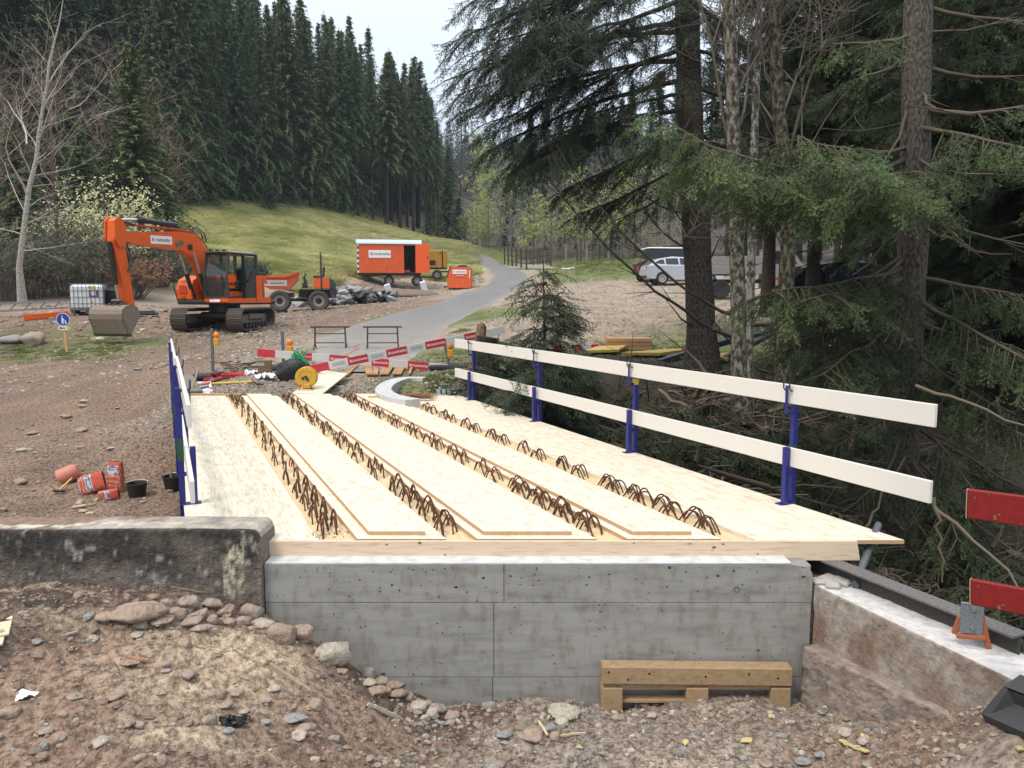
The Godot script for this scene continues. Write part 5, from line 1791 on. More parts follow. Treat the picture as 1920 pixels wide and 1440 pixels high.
	# clamp plate with its strap
	var cl := thing("steel_clamp", "bolted grey steel plate strapped with orange webbing to the beam", "clamp", at(1822, 1160, 3.82), -0.42)
	b = MB.new()
	b.col = Color(0.27, 0.29, 0.31)
	b.bx(0, 0.0, 0, 0.105, 0.165, 0.012, 0.003)
	put(cl, "plate", b, mat("galvanised", Color.WHITE))
	for s in [0.055, -0.045]:
		b = MB.new()
		b.col = Color(0.3, 0.31, 0.32)
		b.lathe(Transform3D(Basis(Vector3.RIGHT, PI / 2), Vector3(0.005, s, 0.006)), [[0.016, 0.0], [0.016, 0.004], [0.01, 0.005], [0.01, 0.014], [0.0, 0.014]], 6)
		put(cl, "bolt", b, mat("galvanised", Color.WHITE))
	b = MB.new()
	b.col = Color(0.32, 0.10, 0.05)
	for s in [[-0.06, -0.03, 0.0, 0.02, 0.1], [0.06, 0.03, 0.0, 0.02, 0.2]]:
		b.box(Transform3D(Basis(Vector3.BACK, s[0] * 4.0), Vector3(s[0], -0.05, -0.012)), Vector3(0.03, s[4], 0.02), 0.004)
	b.box(Transform3D(Basis(Vector3.BACK, 0.1), Vector3(0.0, -0.095, 0.004)), Vector3(0.13, 0.022, 0.03), 0.004)
	put(cl, "strap", b, mat("webbing", Color.WHITE, 0.9))

func make_deck() -> void:
	var wood := mat("pale_wood", lin(0.775, 0.73, 0.645), 0.7, 0.0, T.wood, Vector3(2.4, 2.4, 0.16), T.relief, 0.03)
	var sheet := mat("sheet_wood", lin(0.775, 0.735, 0.66), 0.7, 0.0, T.flake, Vector3(1.6, 1.6, 0.55), T.relief, 0.03)
	stained(wood, Vector3(0.9, 0.9, 0.35))
	stained(sheet, Vector3(0.7, 0.7, 0.5))
	var glue := mat("channel_wood", lin(0.66, 0.53, 0.34), 0.7, 0.0, T.wood, Vector3(2.2, 2.2, 0.2))
	var endgrain := mat("end_grain", lin(0.50, 0.34, 0.20), 0.8, 0.0, T.wood, Vector3(6, 6, 6))
	var t := thing("bridge_deck", "pale wooden bridge deck with rows of bent steel bars", "deck", Vector3.ZERO, DECK_TURN)
	var lp := on_plane(347, 972, 0.0)
	var xl := lp.x + SKEW * (-lp.z - NEAR)
	var xr := edge_x(1695)
	put(t, "base_panel", slab_mb(xl + 0.004, edge_x(1585), NEAR + 0.03, FAR - 0.01, -0.115, -0.027), glue)
	# boards of the two side fields
	var fl := edge_x(597)
	var fr := edge_x(1417)
	for k in 5:
		var b := slab_mb(lerpf(xl, fl, k / 5.0) + 0.0006, lerpf(xl, fl, (k + 1) / 5.0) - 0.0006, NEAR - 0.0, FAR, -0.0268, 0.0 + jig(0.0004), 0.0012)
		put(t, "side_board", b, wood)
	for k in 6:
		var b := slab_mb(lerpf(fr, xr, k / 6.0) + 0.0006, lerpf(fr, xr, (k + 1) / 6.0) - 0.0006, NEAR, FAR, -0.0268, 0.0 + jig(0.0004), 0.0012)
		put(t, "side_board", b, wood)
	for s in [[672, 839, 699, 807], [898, 1122, 919, 1087], [1182, 1357, 1203, 1316]]:
		put(t, "lower_panel", slab_mb(edge_x(s[0]), edge_x(s[1]), NEAR + 0.025, FAR, -0.0268, 0.0, 0.0015), sheet)
		put(t, "upper_panel", slab_mb(edge_x(s[2]), edge_x(s[3]), NEAR + 0.1, FAR + 0.02, 0.0004, 0.0274, 0.0015), sheet)
		for e in [[s[0] - 2, s[0], -0.0262, -0.001, NEAR + 0.025, FAR], [s[2] - 2, s[2], 0.001, 0.0262, NEAR + 0.1, FAR + 0.02]]:
			put(t, "panel_edge", slab_mb(edge_x(e[1]) - 0.0025, edge_x(e[1]) - 0.0004, e[4] + 0.002, e[5], e[2], e[3], 0.0004), endgrain)
		put(t, "panel_edge", slab_mb(edge_x(s[2]), edge_x(s[3]) - 0.001, NEAR + 0.0975, NEAR + 0.0995, 0.001, 0.0262, 0.0004), endgrain)
		put(t, "panel_edge", slab_mb(edge_x(s[0]), edge_x(s[1]) - 0.001, NEAR + 0.0225, NEAR + 0.0245, -0.0262, -0.001, 0.0004), endgrain)
	# far edge strip and near overhang edge
	put(t, "far_batten", slab_mb(xl, edge_x(672), FAR + 0.004, FAR + 0.05, -0.04, 0.03), endgrain)
	put(t, "far_batten", slab_mb(edge_x(1330), xr - 0.2, FAR + 0.004, FAR + 0.05, -0.03, 0.01), endgrain)
	put(t, "overhang_edge", slab_mb(edge_x(1608), xr - 0.0008, NEAR - 0.0035, NEAR - 0.001, -0.0262, -0.0012, 0.0004), endgrain)
	# fascia board along the near edge
	var inv := Transform3D(Basis(Vector3.UP, DECK_TURN), Vector3.ZERO).affine_inverse()
	var b2 := MB.new()
	var fx0 := edge_x(470)
	var fx1 := edge_x(1604)
	b2.prism(inv * Transform3D(Basis(), Vector3(0, 0, -NEAR + 0.002)), PackedVector2Array([Vector2(fx0, -0.128), Vector2(edge_x(1611), -0.128), Vector2(fx1, -0.003), Vector2(fx0, -0.003)]), 0.0, 0.024)
	put(t, "fascia_board", b2, mat("fascia_wood", lin(0.68, 0.56, 0.44), 0.75, 0.0, T.wood, Vector3(0.3, 3.0, 3.0)))
	b2 = MB.new()
	for k in 13:
		var p := Vector3(rng.randf_range(fx0 + 0.4, fx1 - 0.1), rng.randf_range(-0.12, -0.012), -NEAR + 0.0262)
		b2.col = Color(0.5, 0.34, 0.21)
		var s := rng.randf_range(0.003, 0.012)
		var ring := []
		for m in 8:
			ring.append(inv * (p + Vector3(cos(TAU * m / 8.0) * s * 1.3, sin(TAU * m / 8.0) * s * 0.8, 0.0006)))
		b2.face(ring)
	put(t, "knot", b2, endgrain)
	# bent bars, three lines to a row
	var steel := mat("rebar", Color.WHITE, 0.75, 0.15, T.rust, Vector3(14, 14, 14))
	var loops := []
	for v in 4:
		var m := MB.new()
		m.col = [Color(0.20, 0.155, 0.12), Color(0.17, 0.15, 0.13), Color(0.25, 0.15, 0.09), Color(0.15, 0.14, 0.13)][v]
		var pts := PackedVector3Array()
		var rr := PackedFloat32Array()
		for q in [[-0.132, -0.03], [-0.088, 0.029], [-0.052, 0.070], [-0.028, 0.086], [0.0, 0.091], [0.028, 0.086], [0.052, 0.070], [0.088, 0.029], [0.132, -0.03]]:
			pts.append(Vector3(0, q[1], q[0]))
			rr.append(0.006)
		m.tube(pts, rr, 6)
		loops.append(m.mesh())
	var bars := []
	for row in [[edge_x(634), 0.115], [edge_x(866), 0.105], [edge_x(1151), 0.105], [edge_x(1386), 0.105]]:
		var d := NEAR + 0.2
		var k := 0
		while d < FAR - 0.15:
			var u := (d - NEAR) / (FAR - NEAR)
			var ends := u < 0.2 or u > 0.88
			# pairs of bars take turns on three lines; in the middle of the span they stand in groups of four
			var lx: float = [-0.07, -0.055, 0.03, 0.045, -0.02, -0.005, 0.07, 0.08][k % 8] + jig(0.008)
			var p := inv * Vector3(row[0] + lx - SKEW * (d - NEAR), -0.027, -d)
			bars.append([d, Transform3D(Basis.from_euler(Vector3(jig(0.09), jig(0.14), jig(0.08))).scaled(Vector3(1, rng.randf_range(0.9, 1.12), rng.randf_range(0.92, 1.05))), p)])
			d += rng.randf_range(0.036, 0.052) if ends else rng.randf_range(0.05, 0.068)
			if not ends and k % 4 == 3:
				d += rng.randf_range(0.1, 0.16)
			k += 1
	bars.sort_custom(func(a: Array, c: Array) -> bool: return a[0] < c[0])
	var rest := []
	for i in bars.size():
		if i < 300:
			put(t, "bent_bar", loops[rng.randi() % 4], steel, bars[i][1])
		else:
			rest.append(bars[i][1])
	many(t, "far_bent_bars", loops[0], steel, rest)
	# crumbs of soil on the near left of the deck
	b2 = MB.new()
	for k in 60:
		var p := on_plane(rng.randf_range(585, 660), rng.randf_range(993, 1008), 0.003)
		b2.col = Color(0.06, 0.05, 0.035)
		b2.box(Transform3D(Basis.from_euler(jig3(3.0)), p), Vector3(1, 0.6, 0.8) * rng.randf_range(0.002, 0.008))
	var so := put(self, "soil_crumbs", b2, mat("dark_matt", Color.WHITE))
	so.set_meta("kind", "stuff")
	tag(so, "dark crumbs of soil on the near left edge of the deck", "soil")
	# broom
	var br := thing("broom", "broom with a bushy brown head lying across the far end of the deck", "broom", on_plane(758, 745, 0.05))
	var e0 := on_plane(690, 744, 0.06) - br.position
	b2 = MB.new()
	b2.col = Color(0.5, 0.34, 0.18)
	b2.rod(e0, Vector3(0, 0.02, 0), 0.013, 8)
	put(br, "handle", b2, mat("stick_wood", Color.WHITE, 0.8, 0.0, T.wood, Vector3(5, 5, 5)))
	b2 = MB.new()
	for k in 240:
		var f := rng.randf()
		b2.col = Color(0.34, 0.17, 0.075) * rng.randf_range(0.6, 1.3)
		var p := Vector3(f * 0.3, 0.02 + jig(0.03), jig(0.045))
		b2.rod(p, p + Vector3(0.2 + jig(0.06), jig(0.035) - 0.01, jig(0.05)), 0.0022, 3, 0.001)
	put(br, "bristles", b2, mat("bristle", Color.WHITE, 0.95))

func make_railings() -> void:
	var blue := mat("blue_paint", lin(0.018, 0.022, 0.19), 0.4, 0.0, T.mottle, Vector3(3, 3, 3))
	var board := mat("white_board", lin(0.72, 0.69, 0.635), 0.5)
	var xr := edge_x(1695) - 0.055
	var lp := on_plane(347, 972, 0.0)
	var xl := lp.x + SKEW * (-lp.z - NEAR) + 0.055
	var steel := mat("dark_hook", lin(0.03, 0.03, 0.045), 0.45)
	for side in [1.0, -1.0]:
		var x0: float = xr if side > 0 else xl
		var k := 0
		for d in [5.75, 7.72, 9.72, 11.8]:
			var far_side := "right" if side > 0 else "left"
			var t := thing("railing_post", ["nearest", "second nearest", "third", "farthest"][k] + " blue steel clamp post of the %s railing" % far_side, "railing post", Vector3(x0 - SKEW * (d - NEAR), 0, -d), DECK_TURN, "blue posts of the %s railing" % far_side)
			var b := MB.new()
			b.bx(0, 0.004, 0.0, 0.15, 0.008, 0.07, 0.002)
			put(t, "base_plate", b, blue)
			b = MB.new()
			b.bx(-side * 0.03, 0.225, 0.02, 0.042, 0.435, 0.042, 0.004)
			put(t, "inner_upright", b, blue)
			b = MB.new()
			b.bx(side * 0.055, 0.34, 0.0, 0.044, 1.1, 0.044, 0.004)
			put(t, "outer_upright", b, blue)
			b = MB.new()
			b.bx(side * 0.012, 0.235, 0.01, 0.05, 0.03, 0.03, 0.003)
			b.bx(side * 0.012, 0.70, 0.01, 0.09, 0.025, 0.012, 0.003)
			put(t, "cross_bar", b, blue)
			b = MB.new()
			b.bx(-side * 0.028, 0.80, 0.0, 0.008, 0.21, 0.03, 0.003)
			put(t, "top_hook", b, blue)
			b = MB.new()
			for s in [-0.03, 0.03]:
				b.tube(PackedVector3Array([Vector3(side * 0.055, 0.88, s), Vector3(side * 0.02, 0.865, s), Vector3(-side * 0.02, 0.87, s), Vector3(-side * 0.032, 0.885, s), Vector3(-side * 0.034, 0.945, s)]), PackedFloat32Array([0.006, 0.006, 0.006, 0.006, 0.006]), 6)
			put(t, "wire_hook", b, steel)
			b = MB.new()
			b.col = [Color(0.02, 0.06, 0.03), Color(0.6, 0.42, 0.03), Color(0.02, 0.06, 0.03), Color(0.02, 0.06, 0.03)][k] if side > 0 else Color(0.02, 0.075, 0.03)
			var cy := 0.42 if b.col.r < 0.1 else 0.72
			b.bx(side * 0.055, cy, 0.0, 0.047, 0.06 if side > 0 else 0.17, 0.047, 0.002)
			put(t, "tape_band", b, mat("tape", Color.WHITE, 0.6))
			k += 1
		# boards
		var runs := [[4.66, 8.62, 0.0], [8.42, 12.5, 0.03]]
		for r in 2:
			for lv in [[0.84, "upper"], [0.365, "lower"]]:
				var b := MB.new()
				var a0: float = runs[r][0]
				var a1: float = runs[r][1]
				var xo: float = x0 + side * (0.012 + runs[r][2] * 0.7)
				var y: float = lv[0] - runs[r][2] * 0.1
				b.bar(Vector3(xo - SKEW * (a0 - NEAR), y, -a0), Vector3(xo - SKEW * (a1 - NEAR), y, -a1), 0.027, 0.142, Vector3.UP, 0.003)
				solo("rail_board", "%s %s white board of the %s railing" % [["near", "far"][r], lv[1], "right" if side > 0 else "left"], "rail board", b, board, Transform3D(), "white railing boards")

# ------------------------------------------------------------------ machines
func V2(a: Array) -> PackedVector2Array:
	var p := PackedVector2Array()
	for q in a:
		p.append(Vector2(q[0], q[1]))
	return p

const SIDE := Basis(Vector3(0, 0, 1), Vector3(0, 1, 0), Vector3(-1, 0, 0))   # an outline in z, y pulled along x

func profile(b: MB, poly: Array, x0: float, x1: float) -> void:
	b.prism(Transform3D(SIDE, Vector3.ZERO), V2(poly), -x0, -x1)

func company_sign(parent: Node3D, w: float, h: float, xf: Transform3D, plate: Color, red := false) -> void:
	var b := MB.new()
	b.col = plate
	b.bx(0, 0, 0, w, h, 0.01, 0.002)
	var o := put(parent, "sign_plate", b, mat("sign_paint", Color.WHITE, 0.5), xf)
	var ink := mat("ink_white", lin(0.75, 0.72, 0.70), 0.6) if red else mat("ink_dark", lin(0.05, 0.05, 0.06), 0.6)
	var logo := MB.new()
	var s := h * (0.30 if red else 0.36)
	var lx := -w * 0.5 + h * 0.22 + s * 0.5
	logo.col = Color(0.75, 0.72, 0.70) if red else Color(0.62, 0.05, 0.05)
	for q in [[0, 0.44, 1.0, 0.12], [0, -0.44, 1.0, 0.12], [-0.44, 0, 0.12, 0.76], [0.44, 0, 0.12, 0.76], [0.03, 0.2, 0.62, 0.14], [0.03, -0.2, 0.62, 0.14], [-0.22, 0, 0.16, 0.5], [0.12, 0.0, 0.44, 0.1]]:
		logo.bx(lx + q[0] * s, q[1] * s, 0.0068, q[2] * s, q[3] * s, 0.003)
	put(o, "logo", logo, mat("sign_paint", Color.WHITE))
	var space := w * 0.5 - (lx + s * 0.5 + h * 0.08) + w * 0.5 * 0.0
	var size := minf(h * 0.52, space * 1.0 / 4.4 * 0.94)
	var cx := lx + s * 0.5 + h * 0.08 + space * 0.48
	words(o, "contratta", size, ink, Transform3D(Basis(), Vector3(cx, 0.0, 0.0075)))

func wheel(parent: Node3D, place: Vector3, r: float, w: float, rim_col: Color, lugs := 0, hub := 0.55) -> void:
	# turned so that the axle runs along the thing's z
	var pos := Vector3.ZERO
	var t := Transform3D(Basis(Vector3.BACK, -PI / 2), pos)
	var b := MB.new()
	b.col = Color(0.035, 0.034, 0.033) if lugs == 0 else Color(0.085, 0.08, 0.073)
	var h := w * 0.5
	b.lathe(t, [[r * hub, -h * 0.8], [r * 0.86, -h], [r * 0.96, -h * 0.85], [r, -h * 0.5], [r, h * 0.5], [r * 0.96, h * 0.85], [r * 0.86, h], [r * hub, h * 0.8]], 28)
	for k in lugs:
		for s in [-1.0, 1.0]:
			var a: float = TAU * (k + (0.5 if s > 0 else 0.0)) / lugs
			var q := Transform3D(Basis(Vector3.RIGHT, a), pos)
			b.box(q * Transform3D(Basis(Vector3.UP, s * 0.5), Vector3(s * h * 0.5, r * 0.985, 0)), Vector3(h * 1.15, r * 0.09, r * 0.09), 0.004)
	var o := put(parent, "wheel", b, mat("rubber", Color.WHITE, 0.85, 0.0, T.mottle, Vector3(4, 4, 4)), Transform3D(Basis(Vector3.UP, PI / 2), place))
	b = MB.new()
	b.col = rim_col
	b.lathe(t, [[0.0, -h * 0.5], [r * hub, -h * 0.78], [r * hub * 0.99, h * 0.78], [r * hub * 0.9, h * 0.8], [r * hub * 0.82, h * 0.4], [r * 0.22, h * 0.55], [r * 0.2, h * 0.7], [0.0, h * 0.7]], 24)
	if lugs > 0:
		b.col = Color(0.03, 0.03, 0.03)
		for sgn in [-1.0, 1.0]:
			b.lathe(Transform3D(Basis(Vector3.BACK, -PI / 2), Vector3(sgn * h * 0.71, 0, 0)), [[r * 0.3, -0.006], [r * 0.3, 0.006], [0.0, 0.006]] if sgn > 0 else [[0.0, -0.006], [r * 0.3, -0.006], [r * 0.3, 0.006]], 18)
	if lugs == 0:
		b.col = Color(0.03, 0.03, 0.03)
		for sgn in [-1.0, 1.0]:
			for k in 5:
				var a := TAU * (k + 0.5) / 5
				b.box(Transform3D(Basis(Vector3.RIGHT, a), pos) * Transform3D(Basis(), Vector3(sgn * h * 0.62, r * 0.37, 0)), Vector3(h * 0.3, r * 0.2, r * 0.17), 0.01)
	put(o, "rim", b, mat("rim_metal", Color.WHITE, 0.45, 0.4))

func make_excavator() -> void:
	var orange := mat("orange_paint", lin(0.80, 0.125, 0.016), 0.36, 0.0, T.mottle, Vector3(1.3, 1.3, 1.3))
	var black := mat("machine_black", lin(0.022, 0.022, 0.024), 0.4, 0.0, T.mottle, Vector3(2, 2, 2))
	var dark := mat("machine_grey", lin(0.045, 0.048, 0.052), 0.45, 0.0, T.mottle, Vector3(2, 2, 2))
	var track_m := mat("track_steel", lin(0.15, 0.115, 0.09), 0.85, 0.1, T.fine, Vector3(3, 3, 3))
	var chrome := mat("chrome_rod", lin(0.6, 0.6, 0.6), 0.2, 0.9)
	var p := on_ground(423, 619, 28.8, 0.02)
	var t := thing("excavator", "orange crawler excavator with a grey cab and a wide smooth bucket on the ground", "excavator", p, deg_to_rad(-1))
	# tracks
	for s in [-1.0, 1.0]:
		var b := MB.new()
		var path := []
		var L := 1.38
		var R := 0.36
		for k in 12:
			path.append([Vector2(-L + 2 * L * k / 12.0, R), 0.0])
		for k in 7:
			path.append([Vector2(L + sin(PI * k / 7) * R, cos(PI * k / 7) * R), PI * k / 7])
		for k in 12:
			path.append([Vector2(L - 2 * L * k / 12.0, -R), PI])
		for k in 7:
			path.append([Vector2(-L - sin(PI * k / 7) * R, -cos(PI * k / 7) * R), PI + PI * k / 7])
		for q in path:
			var c: Vector2 = q[0]
			var tr := Transform3D(Basis(Vector3.RIGHT, q[1]), Vector3(s * 0.99, c.y + 0.38, c.x))
			b.col = Color.WHITE * rng.randf_range(0.8, 1.15)
			b.box(tr, Vector3(0.56, 0.035, 0.21), 0.006)
			b.box(tr * Transform3D(Basis(), Vector3(0, 0.026, 0.05)), Vector3(0.55, 0.03, 0.022))
			b.box(tr * Transform3D(Basis(), Vector3(0, 0.026, -0.04)), Vector3(0.55, 0.025, 0.018))
			b.col = Color(0.4, 0.4, 0.4)
			b.box(tr * Transform3D(Basis(), Vector3(0, -0.05, 0)), Vector3(0.16, 0.07, 0.16))
		var tk := put(t, "track", b, track_m)
		b = MB.new()
		b.bx(s * 0.99, 0.38, 0, 0.2, 0.34, 2.5, 0.04)
		b.bx(s * 1.1, 0.46, -0.1, 0.14, 0.2, 1.5, 0.03)
		put(tk, "track_frame", b, mat("dusty_steel", lin(0.17, 0.14, 0.115), 0.8, 0.0, T.mottle, Vector3(2, 2, 2)))
		b = MB.new()
		for e in [[-1.38, 0.29], [1.38, 0.29]]:
			b.lathe(Transform3D(Basis(Vector3.BACK, -PI / 2), Vector3(s * 0.99, 0.38, e[0])), [[0.0, -0.12], [0.1, -0.12], [e[1], -0.06], [e[1], 0.06], [0.1, 0.12], [0.0, 0.12]], 18)
		for k in 7:
			b.lathe(Transform3D(Basis(Vector3.BACK, -PI / 2), Vector3(s * 0.99, 0.15, -1.02 + k * 0.34)), [[0.0, -0.2], [0.1, -0.2], [0.11, 0.2], [0.0, 0.2]], 12)
		put(tk, "roller", b, black)
	var b := MB.new()
	b.bx(0, 0.5, 0, 1.5, 0.26, 0.9, 0.06)
	b.lathe(Transform3D(Basis(), Vector3(0, 0.62, 0)), [[0.55, 0.0], [0.55, 0.3], [0.5, 0.3]], 28)
	put(t, "undercarriage", b, black)
	b = MB.new()
	profile(b, [[-1.78, 0.12], [-1.86, 0.3], [-1.88, 0.55], [-1.82, 0.72], [-1.76, 0.7], [-1.80, 0.5], [-1.74, 0.14]], -1.27, 1.27)
	b.bx(-0.45, 0.42, -1.5, 0.12, 0.14, 0.7)
	b.bx(0.45, 0.42, -1.5, 0.12, 0.14, 0.7)
	put(t, "dozer_blade", b, mat("dusty_steel", Color.WHITE))
	# slewed upper works; everything below is turned with them
	var turn := Transform3D(Basis(Vector3.UP, deg_to_rad(-16)), Vector3.ZERO)
	b = MB.new()
	b.bx(0, 0.98, -0.2, 2.3, 0.16, 2.7, 0.04)
	put(t, "turntable", b, black, turn)
	b = MB.new()
	# skirt under the cab and along the left side
	profile(b, [[1.28, 0.96], [1.34, 1.0], [1.34, 1.12], [-1.2, 1.16], [-1.2, 0.96]], 0.2, 1.17)
	put(t, "skirt", b, orange, turn)
	b = MB.new()
	b.bx(0.62, 1.04, 1.345, 0.42, 0.09, 0.008)
	put(t, "white_label", b, mat("sign_paint", Color.WHITE), turn)
	# counterweight, a swept rear
	b = MB.new()
	var pl := []
	for k in 15:
		var a := PI + PI * k / 14.0
		pl.append([cos(a) * 1.2, -0.55 + sin(a) * 0.95])
	pl.append([1.2, -0.3])
	pl.append([-1.2, -0.3])
	b.prism(turn * Transform3D(Basis(Vector3.RIGHT, Vector3(0, 0, 1), Vector3(0, -1, 0)), Vector3.ZERO), V2(pl), -0.98, -1.95)
	put(t, "counterweight", b, orange)
	b = MB.new()
	b.bx(1.16, 1.5, -0.62, 0.04, 0.7, 0.26, 0.01)
	put(t, "air_grille", b, black, turn)
	# engine hood and the right-hand tank
	b = MB.new()
	profile(b, [[0.95, 1.0], [1.12, 1.1], [1.15, 1.45], [0.98, 1.78], [0.6, 1.95], [-0.6, 1.98], [-0.6, 1.0]], -1.17, -0.52)
	profile(b, [[-0.25, 1.7], [-0.25, 2.0], [-1.2, 1.98], [-1.25, 1.7]], -1.05, 1.0)
	put(t, "engine_hood", b, orange, turn)
	b = MB.new()
	b.bx(-0.86, 1.45, 1.16, 0.34, 0.3, 0.02, 0.01)
	b.bx(-0.86, 1.18, 1.15, 0.2, 0.09, 0.03, 0.01)
	put(t, "lamp_panel", b, mat("orange_shade", lin(0.48, 0.05, 0.01), 0.4), turn)
	# cab
	var cab := MB.new()
	var cx0 := 0.16
	var cx1 := 1.14
	cab.bx((cx0 + cx1) * 0.5, 2.72, 0.35, cx1 - cx0, 0.1, 1.72, 0.045)
	cab.bx((cx0 + cx1) * 0.5, 1.15, 0.4, cx1 - cx0, 0.1, 1.76, 0.02)
	for xx in [cx0 + 0.035, cx1 - 0.035]:
		cab.bar(Vector3(xx, 1.1, 1.26), Vector3(xx, 1.9, 1.27), 0.07, 0.07)
		cab.bar(Vector3(xx, 1.88, 1.27), Vector3(xx, 2.72, 1.12), 0.07, 0.07)
		cab.bar(Vector3(xx, 1.1, -0.44), Vector3(xx, 2.7, -0.44), 0.08, 0.1)
		cab.bar(Vector3(xx, 1.1, 0.34), Vector3(xx, 2.7, 0.34), 0.06, 0.09)
	cab.bx((cx0 + cx1) * 0.5, 1.86, 1.265, cx1 - cx0, 0.03, 0.03)
	cab.bx((cx0 + cx1) * 0.5, 1.62, -0.46, cx1 - cx0, 1.0, 0.05)
	var cb := put(t, "cab", cab, dark, turn)
	b = MB.new()
	profile(b, [[0.30, 1.16], [0.30, 1.62], [0.1, 1.70], [-0.1, 2.0], [-0.36, 2.2], [-0.44, 2.2], [-0.44, 1.16]], cx1 - 0.03, cx1 + 0.025)
	put(cb, "side_panel", b, dark)
	b = MB.new()
	profile(b, [[0.42, 1.12], [0.42, 2.62], [0.36, 2.62], [0.36, 1.12]], cx1 - 0.01, cx1 + 0.06)
	profile(b, [[0.98, 1.14], [0.42, 1.14], [0.42, 1.2], [0.98, 1.2]], cx1 - 0.02, cx1 + 0.02)
	put(cb, "door_post", b, black)
	var gl := glass("cab_glass", Color(0.16, 0.25, 0.23), 0.5)
	b = MB.new()
	b.box(Transform3D(Basis(), Vector3((cx0 + cx1) * 0.5, 1.5, 1.275)), Vector3(cx1 - cx0 - 0.16, 0.66, 0.008))
	b.box(Transform3D(Basis(Vector3.RIGHT, -0.175), Vector3((cx0 + cx1) * 0.5, 2.29, 1.205)), Vector3(cx1 - cx0 - 0.16, 0.8, 0.008))
	put(cb, "windscreen", b, gl)
	b = MB.new()
	profile(b, [[0.28, 1.75], [0.28, 2.62], [-0.38, 2.62], [-0.38, 2.26], [-0.06, 2.06], [0.12, 1.78]], cx1 - 0.012, cx1 - 0.006)
	put(cb, "side_window", b, gl)
	b = MB.new()
	b.bx(0.66, 1.45, 0.1, 0.5, 0.14, 0.5, 0.05)
	b.box(Transform3D(Basis(Vector3.RIGHT, 0.15), Vector3(0.66, 1.86, -0.18)), Vector3(0.46, 0.76, 0.12), 0.05)
	b.bx(0.36, 1.6, 0.45, 0.12, 0.3, 0.25, 0.03)
	b.bx(0.94, 1.6, 0.45, 0.1, 0.3, 0.25, 0.03)
	put(cb, "seat", b, black)
	b = MB.new()
	b.col = Color(0.75, 0.78, 0.8)
	b.bx((cx0 + cx1) * 0.5, 2.775, 0.3, cx1 - cx0 - 0.2, 0.02, 1.3, 0.008)
	put(cb, "roof_hatch", b, mat("pale_plastic", Color.WHITE, 0.3))
	b = MB.new()
	for xx in [0.35, 0.62, 0.9]:
		b.bx(xx, 2.8, 1.1, 0.13, 0.07, 0.08, 0.015)
	b.bx(0.62, 2.72, 1.28, 0.8, 0.02, 0.22, 0.006)
	put(cb, "work_lamp", b, black)
	b = MB.new()
	for q in [[[-0.55, 1.98, 0.5], [-0.55, 2.3, 0.45], [-0.55, 2.3, -0.5], [-0.55, 2.0, -0.6]], [[-1.12, 1.9, 0.55], [-1.12, 2.25, 0.5], [-1.12, 2.25, -0.5], [-1.12, 2.0, -0.6]], [[1.17, 1.5, 0.36], [1.22, 1.55, 0.36], [1.22, 2.1, 0.36], [1.17, 2.15, 0.36]]]:
		var pp := PackedVector3Array()
		for v in q:
			pp.append(Vector3(v[0], v[1], v[2]))
		b.tube(pp, PackedFloat32Array([0.017, 0.017, 0.017, 0.017]), 6)
	b.rod(Vector3(-0.8, 1.95, -0.75), Vector3(-0.8, 2.4, -0.75), 0.05, 10)
	put(t, "hand_rail", b, black, turn)
	b = MB.new()
	for q in [[-0.52, 1.3, 0.62], [-0.52, 1.6, 0.62], [-0.52, 1.3, 0.2], [-0.52, 1.62, -0.2]]:
		b.bx(q[0] + 0.006, q[1], q[2], 0.012, 0.03, 0.3, 0.003)
	b.bx(-0.85, 1.0, 0.9, 0.56, 0.02, 0.3)
	put(t, "hood_seam", b, black, turn)
	# mirror stay at the right front
	b = MB.new()
	b.tube(PackedVector3Array([Vector3(-1.14, 1.0, 1.1), Vector3(-1.2, 1.5, 1.2), Vector3(-1.2, 2.1, 1.2), Vector3(-1.0, 2.35, 1.2)]), PackedFloat32Array([0.018, 0.018, 0.018, 0.018]), 6)
	b.bx(-1.02, 2.1, 1.22, 0.22, 0.3, 0.04, 0.02)
	put(t, "mirror", b, black, turn)
	# boom
	var bx0 := -0.46
	var bx1 := -0.10
	b = MB.new()
	profile(b, [[0.12, 1.3], [0.5, 1.18], [0.72, 1.5], [1.05, 2.12], [1.45, 2.58], [2.0, 2.76], [3.0, 2.80], [4.2, 2.84], [4.72, 2.96], [4.80, 3.06], [4.74, 3.18], [4.3, 3.2], [3.2, 3.3], [2.0, 3.4], [1.35, 3.36], [0.95, 3.12], [0.6, 2.6], [0.35, 2.0]], bx0, bx1)
	var boom := put(t, "boom", b, orange, turn)
	b = MB.new()
	for xx in [-0.4, -0.32, -0.24, -0.16]:
		b.tube(PackedVector3Array([Vector3(xx, 3.44, 4.4), Vector3(xx, 3.46, 2.2), Vector3(xx, 3.44, 1.4), Vector3(xx, 3.2, 0.85), Vector3(xx, 2.6, 0.45)]), PackedFloat32Array([0.022, 0.022, 0.022, 0.022, 0.022]), 5)
	put(boom, "hydraulic_pipe", b, mat("orange_shade", Color.WHITE))
	b = MB.new()
	for xx in [-0.46, -0.2, -0.08]:
		b.tube(PackedVector3Array([Vector3(xx, 3.42, 4.1), Vector3(xx - 0.04, 3.5, 4.55), Vector3(xx - 0.05, 3.25, 4.72), Vector3(xx - 0.06, 2.8, 4.45), Vector3(xx, 2.3, 4.30), Vector3(xx + 0.02, 1.95, 4.55)]), PackedFloat32Array([0.028, 0.028, 0.028, 0.028, 0.028, 0.028]), 6)
		b.tube(PackedVector3Array([Vector3(xx, 3.45, 1.5), Vector3(xx, 3.62, 1.25), Vector3(xx, 3.42, 0.85), Vector3(xx, 3.1, 0.75)]), PackedFloat32Array([0.024, 0.024, 0.024, 0.024]), 6)
	put(boom, "hose", b, black)
	b = MB.new()
	b.col = Color(0.10, 0.13, 0.05)
